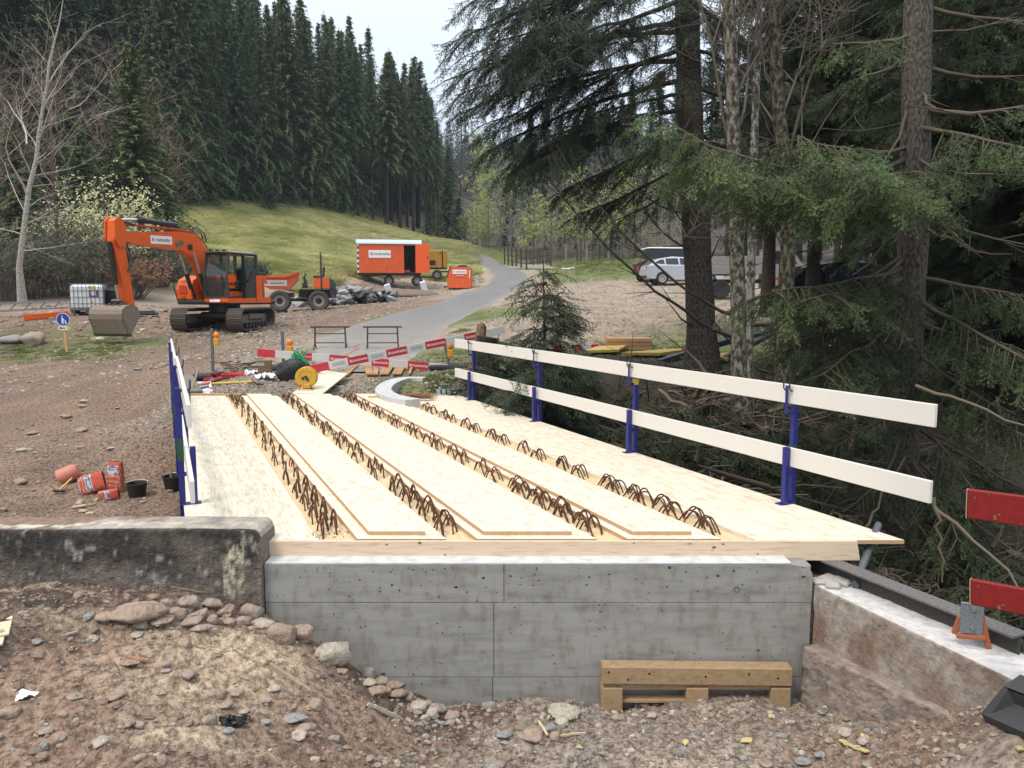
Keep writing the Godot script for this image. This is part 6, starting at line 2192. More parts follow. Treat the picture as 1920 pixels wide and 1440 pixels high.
	profile(b, [[1.95, 3.12], [2.35, 2.98], [2.28, 2.84], [1.9, 2.98]], bx1, bx1 + 0.006)
	put(boom, "green_sticker", b, mat("sign_paint", Color.WHITE))
	b = MB.new()
	b.lathe(Transform3D(Basis(Vector3.BACK, -PI / 2), Vector3(bx1 + 0.0, 2.9, 1.62)), [[0.1, 0.0], [0.1, 0.05], [0.0, 0.06]], 14)
	put(boom, "pivot_pin", b, black)
	company_sign(t, 0.98, 0.27, turn * Transform3D(Basis(Vector3.UP, PI / 2) * Basis(Vector3.BACK, 0.03), Vector3(bx1 + 0.008, 3.04, 2.98)), Color(0.78, 0.77, 0.75))
	# stick
	b = MB.new()
	profile(b, [[4.6, 3.52], [4.76, 3.6], [4.9, 3.5], [4.95, 2.9], [4.84, 2.3], [4.58, 1.2], [4.42, 0.62], [4.24, 0.6], [4.22, 0.85], [4.38, 1.9], [4.48, 2.62], [4.56, 3.3]], bx0 + 0.05, bx1 - 0.05)
	var stick := put(t, "stick", b, orange, turn)
	b = MB.new()
	for xx in [bx0 + 0.0, bx1 - 0.0]:
		profile(b, [[4.5, 3.3], [4.6, 3.54], [4.78, 3.64], [4.95, 3.5], [4.98, 2.95], [4.8, 2.7], [4.55, 2.75]], xx - 0.025, xx + 0.025)
	put(stick, "stick_cheek", b, orange)
	b = MB.new()
	b.rod(Vector3(-0.28, 3.62, 2.05), Vector3(-0.28, 3.63, 3.55), 0.085, 14)
	b.rod(Vector3(-0.28, 3.64, 3.5), Vector3(-0.28, 3.64, 3.78), 0.115, 14)
	b.rod(Vector3(-0.28, 2.85, 5.0), Vector3(-0.28, 1.55, 4.82), 0.075, 12)
	for xx in [-0.56, 0.02]:
		b.rod(Vector3(xx, 1.12, 0.95), Vector3(xx, 2.0, 1.3), 0.075, 12)
	put(t, "cylinder", b, black, turn)
	b = MB.new()
	b.rod(Vector3(-0.28, 3.64, 3.7), Vector3(-0.28, 3.54, 4.72), 0.05, 12)
	b.rod(Vector3(-0.28, 1.6, 4.86), Vector3(-0.28, 1.05, 4.76), 0.04, 10)
	for xx in [-0.56, 0.02]:
		b.rod(Vector3(xx, 1.95, 1.28), Vector3(xx, 2.72, 1.58), 0.042, 10)
	put(t, "piston_rod", b, chrome, turn)
	# quick hitch and bucket
	b = MB.new()
	profile(b, [[4.25, 0.62], [4.5, 0.75], [4.8, 1.1], [4.9, 1.05], [4.75, 0.8], [4.9, 0.7], [4.6, 0.5], [4.3, 0.5]], -0.46, -0.1)
	b.rod(Vector3(-0.6, 0.62, 4.42), Vector3(0.04, 0.62, 4.42), 0.07, 10)
	for xx in [-0.5, -0.28, -0.05]:
		profile(b, [[4.4, 0.62], [4.62, 0.86], [4.86, 0.98], [5.05, 0.9], [5.0, 0.82], [4.8, 0.86], [4.62, 0.72], [4.5, 0.55]], xx - 0.025, xx + 0.025)
	put(t, "quick_hitch", b, mat("worn_steel", lin(0.12, 0.11, 0.10), 0.5, 0.4, T.mottle, Vector3(3, 3, 3)), turn)
	var muddy := mat("bucket_steel", lin(0.24, 0.185, 0.14), 0.75, 0.0, T.concrete, Vector3(0.9, 0.9, 0.9))
	b = MB.new()
	var outer := [[4.62, 0.86], [4.88, 0.92], [5.06, 0.88], [5.19, 0.78], [5.24, 0.64], [5.22, 0.48], [5.14, 0.28], [5.04, 0.02], [4.96, -0.04]]
	var inner := []
	for q in outer:
		inner.append([4.86 + (q[0] - 4.86) * 0.94, 0.5 + (q[1] - 0.5) * 0.94])
	var shell := outer.duplicate()
	inner.reverse()
	shell.append_array(inner)
	profile(b, shell, -1.02, 0.30)
	var bk := put(t, "bucket", b, muddy, turn)
	b = MB.new()
	for xx in [-1.02, 0.26]:
		var pg := outer.duplicate()
		pg.append([4.72, 0.28])
		pg.append([4.5, 0.6])
		profile(b, pg, xx, xx + 0.04)
	put(bk, "bucket_side", b, muddy)
	b = MB.new()
	profile(b, [[5.06, 0.03], [4.97, -0.06], [4.9, -0.05], [5.0, 0.06]], -1.06, 0.34)
	put(bk, "cutting_edge", b, mat("worn_steel", Color.WHITE))

func make_dumper() -> void:
	var red := mat("skip_red", lin(0.60, 0.095, 0.033), 0.5, 0.0, T.concrete, Vector3(0.8, 0.8, 0.8))
	var orange := mat("orange_paint", Color.WHITE)
	var grey_m := mat("machine_grey", Color.WHITE)
	var black := mat("machine_black", Color.WHITE)
	var p := on_ground(563, 580, 36.0, 0.0)
	var t := thing("site_dumper", "orange and grey wheeled site dumper behind the excavator", "dumper", p, deg_to_rad(14))
	for x in [-0.87, 0.84]:
		for z in [-0.62, 0.62]:
			wheel(t, Vector3(x, 0.45, z), 0.46, 0.36, Color(0.27, 0.25, 0.23), 18)
	var b := MB.new()
	b.prism(Transform3D(), V2([[-1.75, 1.5], [-0.55, 1.52], [0.0, 1.74], [-0.06, 1.4], [-0.42, 0.98], [-1.3, 0.98], [-1.6, 1.14]]), -0.66, 0.66)
	put(t, "skip", b, red)
	b = MB.new()
	b.prism(Transform3D(), V2([[-1.8, 1.48], [-0.55, 1.5], [0.02, 1.72], [0.02, 1.8], [-0.57, 1.6], [-1.8, 1.56]]), -0.72, 0.72)
	put(t, "skip_rim", b, orange)
	company_sign(t, 1.0, 0.27, Transform3D(Basis(), Vector3(-1.03, 1.25, 0.668)), Color(0.55, 0.5, 0.46))
	b = MB.new()
	b.bx(-0.7, 0.72, 0, 0.9, 0.2, 0.6, 0.03)
	b.bx(-0.1, 0.5, 0, 1.1, 0.14, 0.34, 0.02)
	b.prism(Transform3D(), V2([[-0.12, 0.55], [0.32, 0.5], [0.45, 1.02], [1.5, 1.02], [1.62, 0.8], [1.62, 0.5], [1.38, 0.52], [1.34, 0.8], [1.15, 0.96], [0.55, 0.96], [0.3, 0.62], [0.32, 1.05], [0.12, 1.08]]), -0.68, 0.68)
	b.bx(0.72, 0.78, 0, 1.5, 0.4, 0.7, 0.03)
	put(t, "chassis", b, grey_m)
	b = MB.new()
	b.prism(Transform3D(), V2([[0.14, 1.05], [0.38, 1.05], [0.34, 1.35], [0.26, 1.56], [0.16, 1.56], [0.2, 1.3], [0.1, 1.2]]), -0.3, 0.3)
	put(t, "steering_console", b, grey_m)
	b = MB.new()
	b.tube(PackedVector3Array([Vector3(0.22, 1.56, 0), Vector3(0.3, 1.68, 0)]), PackedFloat32Array([0.03, 0.03]), 8)
	var ring := PackedVector3Array()
	var rr := PackedFloat32Array()
	for k in 17:
		ring.append(Vector3(0.3 + 0.05 * cos(TAU * k / 16), 1.7 - 0.08 * cos(TAU * k / 16) * 0.6, 0.17 * sin(TAU * k / 16)))
		rr.append(0.014)
	b.tube(ring, rr, 5)
	put(t, "steering_wheel", b, black)
	b = MB.new()
	b.prism(Transform3D(), V2([[0.62, 1.03], [0.62, 1.42], [0.68, 1.5], [1.3, 1.5], [1.34, 1.44], [1.34, 1.03]]), -0.6, 0.6)
	put(t, "engine_hood", b, orange)
	b = MB.new()
	b.prism(Transform3D(), V2([[1.34, 0.6], [1.34, 1.49], [1.5, 1.42], [1.62, 1.22], [1.64, 0.6]]), -0.62, 0.62)
	put(t, "rear_guard", b, grey_m)
	b = MB.new()
	b.bx(0.86, 1.56, 0, 0.46, 0.12, 0.5, 0.04)
	b.box(Transform3D(Basis(Vector3.BACK, -0.1), Vector3(1.1, 1.8, 0)), Vector3(0.1, 0.45, 0.46), 0.04)
	put(t, "seat", b, black)
	b = MB.new()
	b.tube(PackedVector3Array([Vector3(0.98, 1.0, 0.58), Vector3(0.98, 2.5, 0.58), Vector3(0.98, 2.64, 0.46), Vector3(0.98, 2.66, 0), Vector3(0.98, 2.64, -0.46), Vector3(0.98, 2.5, -0.58), Vector3(0.98, 1.0, -0.58)]), PackedFloat32Array([0.045, 0.045, 0.045, 0.045, 0.045, 0.045, 0.045]), 8)
	put(t, "roll_bar", b, grey_m)

func make_site_wagon() -> void:
	var orange := mat("wagon_orange", lin(0.74, 0.115, 0.022), 0.5, 0.0, T.mottle, Vector3(0.5, 0.5, 0.5))
	var black := mat("machine_black", Color.WHITE)
	var roof_m := mat("wagon_roof", lin(0.46, 0.58, 0.70), 0.35)
	var p := on_ground(731, 543, 55.0, 0.0)
	var t := thing("site_wagon", "orange site wagon with a pale blue rounded roof and open door", "site wagon", p, deg_to_rad(9))
	var L := 4.3
	var b := MB.new()
	# walls with pressed ribs; the doorway stays open
	for seg in [[-2.15, 1.0], [1.78, 2.15]]:
		var n := int((seg[1] - seg[0]) / 0.09)
		for k in n:
			var x := lerpf(seg[0], seg[1], (k + 0.5) / n)
			b.bx(x, 1.85, 1.07 + (0.012 if k % 2 == 0 else 0.0), (seg[1] - seg[0]) / n, 1.98, 0.05)
	b.bx(0, 1.85, -1.08, L, 1.98, 0.05)
	b.bx(-2.13, 1.85, 0, 0.05, 1.98, 2.1)
	b.bx(2.13, 1.85, 0, 0.05, 1.98, 2.1)
	b.bx(1.39, 2.8, 1.075, 0.8, 0.1, 0.05)
	put(t, "wall", b, orange)
	b = MB.new()
	b.bx(0, 0.9, 0, L - 0.05, 0.08, 2.1)
	b.bx(0, 0.8, 0.9, L, 0.14, 0.1)
	b.bx(0, 0.8, -0.9, L, 0.14, 0.1)
	b.bx(2.5, 0.62, 0, 1.2, 0.1, 0.1)
	b.bx(0, 1.85, -1.03, L - 0.2, 1.9, 0.02)
	put(t, "chassis", b, black)
	b = MB.new()
	var arc := []
	for k in 13:
		var a := PI * k / 12.0
		arc.append([cos(a) * 1.18, 2.84 + sin(a) * 0.36])
	b.prism(Transform3D(Basis(Vector3(0, 0, 1), Vector3.UP, Vector3(-1, 0, 0)), Vector3.ZERO), V2(arc), -2.22, 2.24)
	put(t, "roof", b, roof_m)
	b = MB.new()
	var arc2 := []
	for k in 13:
		var a := PI * k / 12.0
		arc2.append([cos(a) * 1.1, 2.82 + sin(a) * 0.34])
	b.prism(Transform3D(Basis(Vector3(0, 0, 1), Vector3.UP, Vector3(-1, 0, 0)), Vector3.ZERO), V2(arc2), -2.26, -2.23)
	put(t, "gable", b, orange)
	b = MB.new()
	b.box(Transform3D(Basis(Vector3.UP, -0.12), Vector3(2.28, 1.86, 1.2)), Vector3(0.95, 1.98, 0.04), 0.01)
	var d := put(t, "door", b, mat("door_orange", lin(0.76, 0.10, 0.014), 0.45))
	b = MB.new()
	b.bx(2.62, 1.9, 1.27, 0.05, 0.16, 0.03)
	put(d, "handle", b, black)
	b = MB.new()
	b.col = Color(0.05, 0.05, 0.055)
	for k in 5:
		b.bx(1.15 + k * 0.12, 1.5 + 0.15 * (k % 2), -0.3 - 0.1 * k, 0.1, 1.1, 0.3, 0.03)
	b.col = Color(0.5, 0.05, 0.05)
	b.bx(1.2, 1.0, 0.85, 0.4, 0.14, 0.25, 0.02)
	put(t, "stored_gear", b, mat("gear", Color.WHITE, 0.8))
	b = MB.new()
	for k in 11:
		b.col = Color(0.75, 0.74, 0.72) if k % 2 == 0 else Color(0.03, 0.03, 0.03)
		b.bx(-2.12, 0.95 + k * 0.18, 1.105, 0.1, 0.18, 0.006)
	put(t, "hazard_strip", b, mat("sign_paint", Color.WHITE))
	company_sign(t, 1.5, 0.52, Transform3D(Basis(), Vector3(-0.65, 2.15, 1.118)), Color(0.80, 0.79, 0.78))
	for x in [-0.05, 1.9]:
		for z in [-0.8, 0.8]:
			wheel(t, Vector3(x, 0.35, z), 0.36, 0.24, Color(0.22, 0.22, 0.22), 0)
	# yellow compressor trailer
	p = on_ground(817, 541, 59.0)
	t = thing("compressor_trailer", "yellow compressor trailer half hidden behind the wagon door", "compressor", p, deg_to_rad(6))
	b = MB.new()
	b.bx(0, 1.5, 0, 1.75, 1.3, 1.4, 0.05)
	put(t, "housing", b, mat("yellow_paint", lin(0.42, 0.22, 0.02), 0.5, 0.0, T.mottle, Vector3(1, 1, 1)))
	b = MB.new()
	b.bx(0.52, 1.5, 0, 0.1, 1.34, 1.44, 0.02)
	b.bx(0, 0.84, 0, 1.7, 0.1, 1.42, 0.02)
	b.bx(-0.25, 1.25, 0.71, 0.5, 0.35, 0.03)
	b.bx(0.9, 0.6, 0, 1.4, 0.1, 0.12)
	b.bx(0.35, 1.95, 0.71, 0.16, 0.08, 0.03)
	put(t, "frame", b, black)
	for z in [-0.7, 0.7]:
		wheel(t, Vector3(0.1, 0.36, z), 0.36, 0.2, Color(0.25, 0.25, 0.25), 0)
	# orange generator box
	p = on_ground(863, 540, 54.0)
	t = thing("generator_box", "orange generator box with sloping end standing beside the road", "generator", p, deg_to_rad(-2))
	b = MB.new()
	b.prism(Transform3D(), V2([[-0.84, 0.06], [-0.84, 0.85], [-0.62, 1.5], [0.72, 1.5], [0.8, 1.4], [0.8, 0.06]]), -0.55, 0.55)
	put(t, "housing", b, mat("wagon_orange", Color.WHITE))
	b = MB.new()
	b.prism(Transform3D(), V2([[-0.87, 0.84], [-0.64, 1.54], [-0.58, 1.54], [-0.81, 0.84]]), -0.57, 0.57)
	b.bx(0.0, 0.03, 0, 1.6, 0.06, 1.0)
	b.bx(0.15, 1.55, 0, 0.7, 0.06, 0.5, 0.02)
	b.bx(0.2, 1.6, 0.1, 0.5, 0.08, 0.12, 0.02)
	b.bx(-1.0, 0.15, 0, 0.3, 0.1, 0.1)
	put(t, "frame", b, black)
	company_sign(t, 0.98, 0.28, Transform3D(Basis(), Vector3(0.02, 1.16, 0.558)), Color(0.80, 0.79, 0.78))
	b = MB.new()
	for k in 6:
		b.col = Color(0.42, 0.04, 0.03) if k > 2 else Color(0.72, 0.4, 0.36)
		b.bx(-0.12 + (k % 3) * 0.18, 0.9 - (k / 3) * 0.13, 0.556, 0.12, 0.07, 0.006)
	b.col = Color(0.75, 0.7, 0.66)
	b.bx(0.70, 1.0, 0.556, 0.06, 0.55, 0.006)
	put(t, "sticker", b, mat("sign_paint", Color.WHITE))

func car(called: String, label: String, pos: Vector3, yaw: float, paint: Material, tall := 0.0, group := "") -> Node3D:
	# nose towards +x, 4.3 m long
	var t := thing(called, label, "car", pos, yaw, group)
	var b := MB.new()
	var arch := func(cx: float) -> Array:
		var o := []
		for k in 7:
			var a := PI * k / 6.0
			o.append([cx - cos(a) * 0.37, 0.31 + sin(a) * 0.38])
		return o
	var low := [[-2.12, 0.34], [-2.16, 0.55], [-2.13, 0.86], [-2.02, 1.0], [-1.2, 1.0 + tall * 0.15], [0.75, 0.98 + tall * 0.1], [1.75, 0.86], [2.1, 0.72], [2.16, 0.5], [2.12, 0.28], [1.78, 0.26]]
	var r1: Array = arch.call(1.36)
	r1.reverse()
	low.append_array(r1)
	low.append_array([[0.9, 0.24], [-0.9, 0.24]])
	var r2: Array = arch.call(-1.25)
	r2.reverse()
	low.append_array(r2)
	low.append([-1.7, 0.28])
	b.prism(Transform3D(), V2(low), -0.86, 0.86)
	put(t, "body", b, paint)
	# glasshouse that narrows towards the roof
	var g := [[-2.08, 0.98, 0.82], [-1.45, 1.38 + tall, 0.62], [-0.7, 1.5 + tall, 0.6], [0.1, 1.46 + tall, 0.6], [1.0, 0.98, 0.8]]
	b = MB.new()
	for k in g.size() - 1:
		var a: Array = g[k]
		var c: Array = g[k + 1]
		b.face_out([Vector3(a[0], a[1], -a[2]), Vector3(a[0], a[1], a[2]), Vector3(c[0], c[1], c[2]), Vector3(c[0], c[1], -c[2])], Vector3(-0.5, 1.0, 0))
	put(t, "roof", b, paint)
	var gl := mat("car_glass", lin(0.02, 0.024, 0.03), 0.08)
	for s in [-1.0, 1.0]:
		b = MB.new()
		b.face_out([Vector3(-2.08, 0.98, s * 0.82), Vector3(-1.45, 1.38 + tall, s * 0.62), Vector3(-0.7, 1.5 + tall, s * 0.6), Vector3(0.1, 1.46 + tall, s * 0.6), Vector3(1.0, 0.98, s * 0.8)], Vector3(-0.5, 1.0, 0))
		put(t, "side_frame", b, paint)
		b = MB.new()
		for w in [[[-1.7, 1.14], [-1.42, 1.30 + tall * 0.9], [-1.18, 1.35 + tall * 0.9], [-1.12, 1.09]], [[-1.04, 1.08], [-1.06, 1.39 + tall * 0.9], [-0.38, 1.41 + tall * 0.9], [-0.34, 1.07]], [[-0.26, 1.07], [-0.28, 1.41 + tall * 0.9], [0.06, 1.4 + tall * 0.9], [0.6, 1.06]]]:
			var f := []
			for q in w:
				var k: float = (q[1] - 1.0) / (0.48 + tall)
				f.append(Vector3(q[0], q[1], s * (lerpf(0.815, 0.6, k) + 0.012)))
			b.face_out(f, Vector3(-0.5, 1.1, 0))
		put(t, "side_window", b, gl)
		b = MB.new()
		b.bx(-2.06, 0.82, s * 0.74, 0.16, 0.22, 0.2, 0.04)
		put(t, "tail_lamp", b, mat("tail_red", lin(0.35, 0.03, 0.03), 0.25))
		for x in [-1.25, 1.36]:
			wheel(t, Vector3(x, 0.31, s * 0.76), 0.32, 0.2, Color(0.4, 0.4, 0.41), 0, 0.66)
	b = MB.new()
	b.face_out([Vector3(-1.98, 1.05, -0.7), Vector3(-1.98, 1.05, 0.7), Vector3(-1.6, 1.40 + tall, 0.56), Vector3(-1.6, 1.40 + tall, -0.56)].map(func(v: Vector3) -> Vector3: return v + Vector3(-0.012, 0.008, 0)), Vector3(-0.5, 1, 0))
	put(t, "rear_window", b, gl)
	b = MB.new()
	b.bx(-2.14, 0.4, 0, 0.1, 0.16, 1.6, 0.03)
	put(t, "bumper", b, mat("machine_black", Color.WHITE))
	return t

func make_parked_vehicles() -> void:
	var silver := mat("silver_paint", lin(0.52, 0.55, 0.60), 0.28, 0.35)
	var p := on_ground(1276, 532, 43.5)
	car("silver_car", "silver hatchback parked on the gravel, tail to the left", p, deg_to_rad(4), silver)
	p = on_ground(1505, 610, 22.0)
	car("black_car", "black estate car nearly hidden behind the green boughs on the right", at(1608, 612, 21.0) * Vector3(1, 0, 1) + Vector3(0, ground_y(at(1608, 612, 21.0).x, -21.0), 0), deg_to_rad(-10), mat("black_paint", lin(0.012, 0.012, 0.014), 0.2), 0.12)
	# dark green pick-up with its load
	p = on_ground(1218, 528, 47.0)
	var t := thing("green_pickup", "dark green pick-up with a canopy parked left of the silver hatchback", "pick-up", p, deg_to_rad(6))
	var green := mat("dark_green_paint", lin(0.022, 0.035, 0.03), 0.4)
	var b := MB.new()
	b.prism(Transform3D(), V2([[-0.85, 0.45], [-0.85, 1.05], [2.6, 1.1], [2.6, 0.45]]), -0.8, 0.8)
	put(t, "body", b, green)
	b = MB.new()
	b.prism(Transform3D(), V2([[-0.45, 1.05], [-0.3, 1.85], [1.7, 2.0], [2.2, 1.1]]), -0.76, 0.76)
	put(t, "canopy", b, green)
	b = MB.new()
	b.bx(0.75, 1.96, 0, 2.2, 0.07, 1.56, 0.02)
	put(t, "pale_roof", b, mat("pale_plastic", Color.WHITE))
	b = MB.new()
	b.prism(Transform3D(), V2([[-0.28, 1.18], [-0.16, 1.72], [0.6, 1.76], [0.6, 1.18]]), 0.762, 0.768)
	put(t, "side_window", b, mat("car_glass", Color.WHITE))
	b = MB.new()
	b.bx(-0.87, 0.75, 0.55, 0.06, 0.3, 0.3, 0.02)
	b.bx(-0.87, 0.75, -0.55, 0.06, 0.3, 0.3, 0.02)
	put(t, "tail_lamp", b, mat("tail_red", Color.WHITE))
	b = MB.new()
	b.col = Color(0.33, 0.24, 0.16)
	for k in 9:
		b.box(Transform3D(Basis.from_euler(Vector3(0, jig(0.3), jig(0.15))), Vector3(-0.55 + jig(0.15), 1.1 + 0.03 * k, jig(0.5))), Vector3(0.6, 0.04, 0.1))
	put(t, "load", b, mat("gear", Color.WHITE))
	for x in [-0.3, 2.0]:
		for z in [-0.7, 0.7]:
			wheel(t, Vector3(x, 0.34, z), 0.34, 0.22, Color(0.05, 0.05, 0.05), 0)
	car("brown_van", "tall dark brown van with red lamps behind the silver hatchback", on_ground(1292, 520, 50.0), deg_to_rad(5), mat("brown_paint", lin(0.06, 0.032, 0.028), 0.35), 0.55)
	# grey flatbed truck seen between the trunks
	p = on_ground(1385, 560, 34.0)
	t = thing("flatbed_truck", "grey flatbed truck with drop sides seen between the near trunks", "truck", p, deg_to_rad(-6))
	b = MB.new()
	b.bx(-0.4, 1.32, 0, 2.6, 0.06, 1.9)
	for z in [-0.95, 0.95]:
		b.bx(-0.4, 1.05 + 0.15, z, 2.6, 0.34, 0.04, 0.01)
		b.bx(-0.4, 1.6, z, 2.6, 0.36, 0.04, 0.01)
	put(t, "load_bed", b, mat("drop_side", lin(0.27, 0.26, 0.25), 0.6, 0.0, T.mottle, Vector3(1, 1, 1)))
	b = MB.new()
	b.prism(Transform3D(), V2([[1.0, 0.5], [1.0, 2.15], [1.9, 2.15], [2.4, 1.45], [2.9, 1.3], [2.95, 0.5]]), -0.9, 0.9)
	put(t, "cab", b, mat("drop_side", Color.WHITE))
	b = MB.new()
	b.bx(1.95, 0.85, 0, 2.0, 0.12, 1.83, 0.02)
	put(t, "red_stripe", b, mat("tail_red", Color.WHITE))
	b = MB.new()
	b.prism(Transform3D(), V2([[1.2, 1.45], [1.2, 2.0], [1.85, 2.0], [2.2, 1.45]]), 0.902, 0.908)
	put(t, "side_window", b, mat("car_glass", Color.WHITE))
	b = MB.new()
	b.bx(0.6, 0.75, 0, 4.4, 0.16, 0.8)
	put(t, "chassis", b, mat("machine_black", Color.WHITE))
	for x in [-0.9, 2.1]:
		for z in [-0.75, 0.75]:
			wheel(t, Vector3(x, 0.4, z), 0.4, 0.26, Color(0.05, 0.05, 0.05), 0)

# ------------------------------------------------------------------ things about the site
func make_far_things() -> void:
	# paddock fence
	var wood := mat("grey_wood", Color.WHITE, 0.9, 0.0, T.bark, Vector3(3, 1, 3))
	var t := thing("paddock_fence", "weathered wooden paddock fence of posts and wire beyond the gravel lot", "fence")
	var prev := Vector3.ZERO
	var k := 0
	for a in [[946, 486, 76, 0], [953, 488, 73, 0], [960, 490, 70, 0], [968, 492, 67, 0], [977, 494, 64, 0], [987, 497, 62, 0], [1033, 494, 63, 1], [1061, 488, 66, 2], [1100, 488, 66, 2], [1141, 490, 66, 2], [1124, 486, 68, 1], [1082, 486, 69, 1]]:
		var p := on_ground(a[0], a[1], a[2])
		var b := MB.new()
		var g: Color = [Color(0.09, 0.07, 0.055), Color(0.13, 0.105, 0.085), Color(0.36, 0.34, 0.31)][a[3]]
		b.col = g
		var h := 1.65 if a[3] != 1 else 1.4
		var w := 0.12 if a[3] == 2 else 0.09
		b.box(Transform3D(Basis(Vector3.BACK, jig(0.03)), p + Vector3(0, h * 0.5 - 0.1, 0)), Vector3(w * 1.5, h + 0.2, w), 0.01)
		put(t, "post", b, wood)
		if k in [1, 2, 3, 4, 5, 6, 7, 8, 9]:
			for y in [0.45, 0.9, 1.4]:
				b = MB.new()
				b.col = Color(0.10, 0.08, 0.065)
				b.bar(prev + Vector3(0, y, 0), p + Vector3(0, y, 0), 0.03 if k < 7 else 0.014, 0.07 if k < 7 else 0.014)
				put(t, "rail", b, wood)
		prev = p
		k += 1
	for a in [[1000, 490, 67], [1008, 490, 67], [1017, 491, 67], [1025, 492, 66], [995, 486, 70], [1012, 486, 70], [1029, 487, 70]]:
		var p := on_ground(a[0], a[1], a[2])
		var b := MB.new()
		b.col = Color(0.12, 0.095, 0.075)
		b.box(Transform3D(Basis(Vector3.BACK, jig(0.05)), p + Vector3(0, 0.7, 0)), Vector3(0.14, 1.5, 0.1), 0.01)
		put(t, "paling", b, wood)
	var b := MB.new()
	b.col = Color(0.50, 0.45, 0.37)
	for i in 8:
		for j in 4:
			var qd := []
			for kk in [[0, 0], [1, 0], [1, 1], [0, 1]]:
				var f: float = (i + kk[0]) / 8.0
				var g2: float = (j + kk[1]) / 4.0
				qd.append(hit(lerpf(lerpf(950, 972, g2), lerpf(1046, 1022, g2), f), lerpf(505, 497, g2)) + Vector3(0, 0.06, 0))
			b.face(qd)
	solo("pale_slab", "pale flat concrete slab in front of the paddock", "slab", b, mat("pale_concrete", Color.WHITE))
	for i in 5:
		var p := on_ground(1056 + i * 5, 499, 59.0)
		solo("white_stone", ["leftmost of the five small white stones in the grass", "second from the left of the five white stones in the grass", "middle one of the five white stones in the grass", "second from the right of the five white stones in the grass", "rightmost of the five small white stones in the grass"][i], "stone", rock_mesh(900 + i, 0.7), mat("white_stone", lin(0.6, 0.59, 0.56), 0.9), Transform3D(Basis().scaled(Vector3.ONE * 0.3), p + Vector3(0, 0.05, 0)), "white stones in the grass")
	# rubble of broken concrete behind the dumper
	var heap := thing("rubble_heap", "heap of broken grey concrete and asphalt slabs between dumper and wagon", "rubble", on_ground(650, 565, 41))
	var grey_c := mat("rubble_grey", Color.WHITE, 0.9, 0.0, T.concrete, Vector3(1, 1, 1), T.relief, 1.0)
	var rubble := []
	for i in 6:
		rubble.append(rock_mesh(960 + i, 0.8))
	for i in 150:
		var x := rng.randf_range(-2.9, 2.6)
		var z := jig(0.9)
		var f := 1.0 - absf(x - 0.2) / 3.4
		var y := f * 1.15 * (1.0 - absf(z) * 0.5) * rng.randf_range(0.15, 1.0)
		var gy := ground_y(heap.position.x + x, heap.position.z + z) - heap.position.y
		var darkish: bool = x > 0.3 and rng.randf() < 0.62
		var g := rng.randf_range(0.035, 0.09) if darkish else rng.randf_range(0.22, 0.46)
		var s := rng.randf_range(0.14, 0.46)
		put(heap, "broken_slab", rubble[i % 6], mat("rubble_%d" % int(g * 40.0), lin(g, g, g * 1.02), 0.9, 0.0, T.concrete, Vector3(2, 2, 2), T.relief, 1.0), Transform3D(Basis.from_euler(Vector3(jig(0.7), jig(3), jig(0.7))) * Basis().scaled(Vector3(s * 2.0, s * (0.5 if darkish else 1.1), s * 1.3)), Vector3(x, gy + y, z)))
	for a in [[728, 544, 50, 0.45, "white crumpled sheet leaning on the end of the rubble heap"], [795, 545, 53, 0.5, "white and blue plastic sack standing by the wagon wheel"]]:
		b = MB.new()
		b.col = Color(0.72, 0.74, 0.78)
		b.box(Transform3D(Basis.from_euler(Vector3(0.2, 0.3, 0.3)), Vector3(0, a[3] * 0.7, 0)), Vector3(0.42, a[3] * 1.7, 0.14), 0.06)
		solo("plastic_sack", a[4], "sack", b, mat("sack", Color.WHITE, 0.6), Transform3D(Basis(), on_ground(a[0], a[1], a[2])))
	var sand := MB.new()
	var prof := []
	for i in 9:
		prof.append([2.1 * cos(PI * 0.5 * i / 8.0), 0.42 * pow(sin(PI * 0.5 * i / 8.0), 1.0)])
	sand.lathe(Transform3D(Basis(), on_ground(766, 552, 50, -0.02)), prof, 28)
	solo("sand_heap", "low smooth heap of brown sand in front of the orange wagon", "sand", sand, mat("sand", lin(0.27, 0.205, 0.155), 0.95, 0.0, T.soil, Vector3(1, 1, 1), T.relief, 1.5, true))
	b = MB.new()
	b.col = Color(0.12, 0.1, 0.08)
	var l0 := on_ground(482, 372, 86, 0.25)
	var l1 := on_ground(536, 378, 88, 0.25)
	b.rod(l0, l1, 0.14, 8)
	solo("fallen_log", "fallen log lying at the foot of the dark hill wood", "log", b, mat("dead_wood", Color.WHITE))
	# grass of the meadow and the verges
	var tuft := MB.new()
	for i in 9:
		var a := TAU * i / 9.0
		var o := Vector3(cos(a), 0, sin(a))
		tuft.spike(o * 0.06, o * rng.randf_range(0.14, 0.3) + Vector3(0, rng.randf_range(0.06, 0.15), 0), 0.016, Vector3(-o.z, 0, o.x))
	var xs := []
	var cs := []
	for i in 60000:
		var px := rng.randf_range(330, 900)
		var d := exp(rng.randf_range(log(44.0), log(115.0)))
		var p := at(px, 440, d)
		var c := zone_probe(p.x, p.z)
		if c.g < c.r * 0.9 or c.g < 0.13:
			continue
		p.y = ground_y(p.x, p.z)
		var s := rng.randf_range(0.7, 1.7)
		xs.append(Transform3D(Basis(Vector3.UP, rng.randf() * TAU).scaled(Vector3(s * 1.4, s, s * 1.4)), p))
		var m := wob.get_noise_2d(p.x * 0.6, p.z * 0.6) + jig(0.35)
		cs.append(Color(0.70, 0.67, 0.43).lerp(Color(0.44, 0.48, 0.24), clampf(0.4 - m, 0.0, 1.0)) * rng.randf_range(0.8, 1.2))
	var o := many(self, "meadow_grass", tuft.mesh(), mat("grass", Color.WHITE, 0.85), xs, cs)
	tag(o, "yellowed spring grass covering the sloping meadow below the wood", "grass")
	xs = []
	cs = []
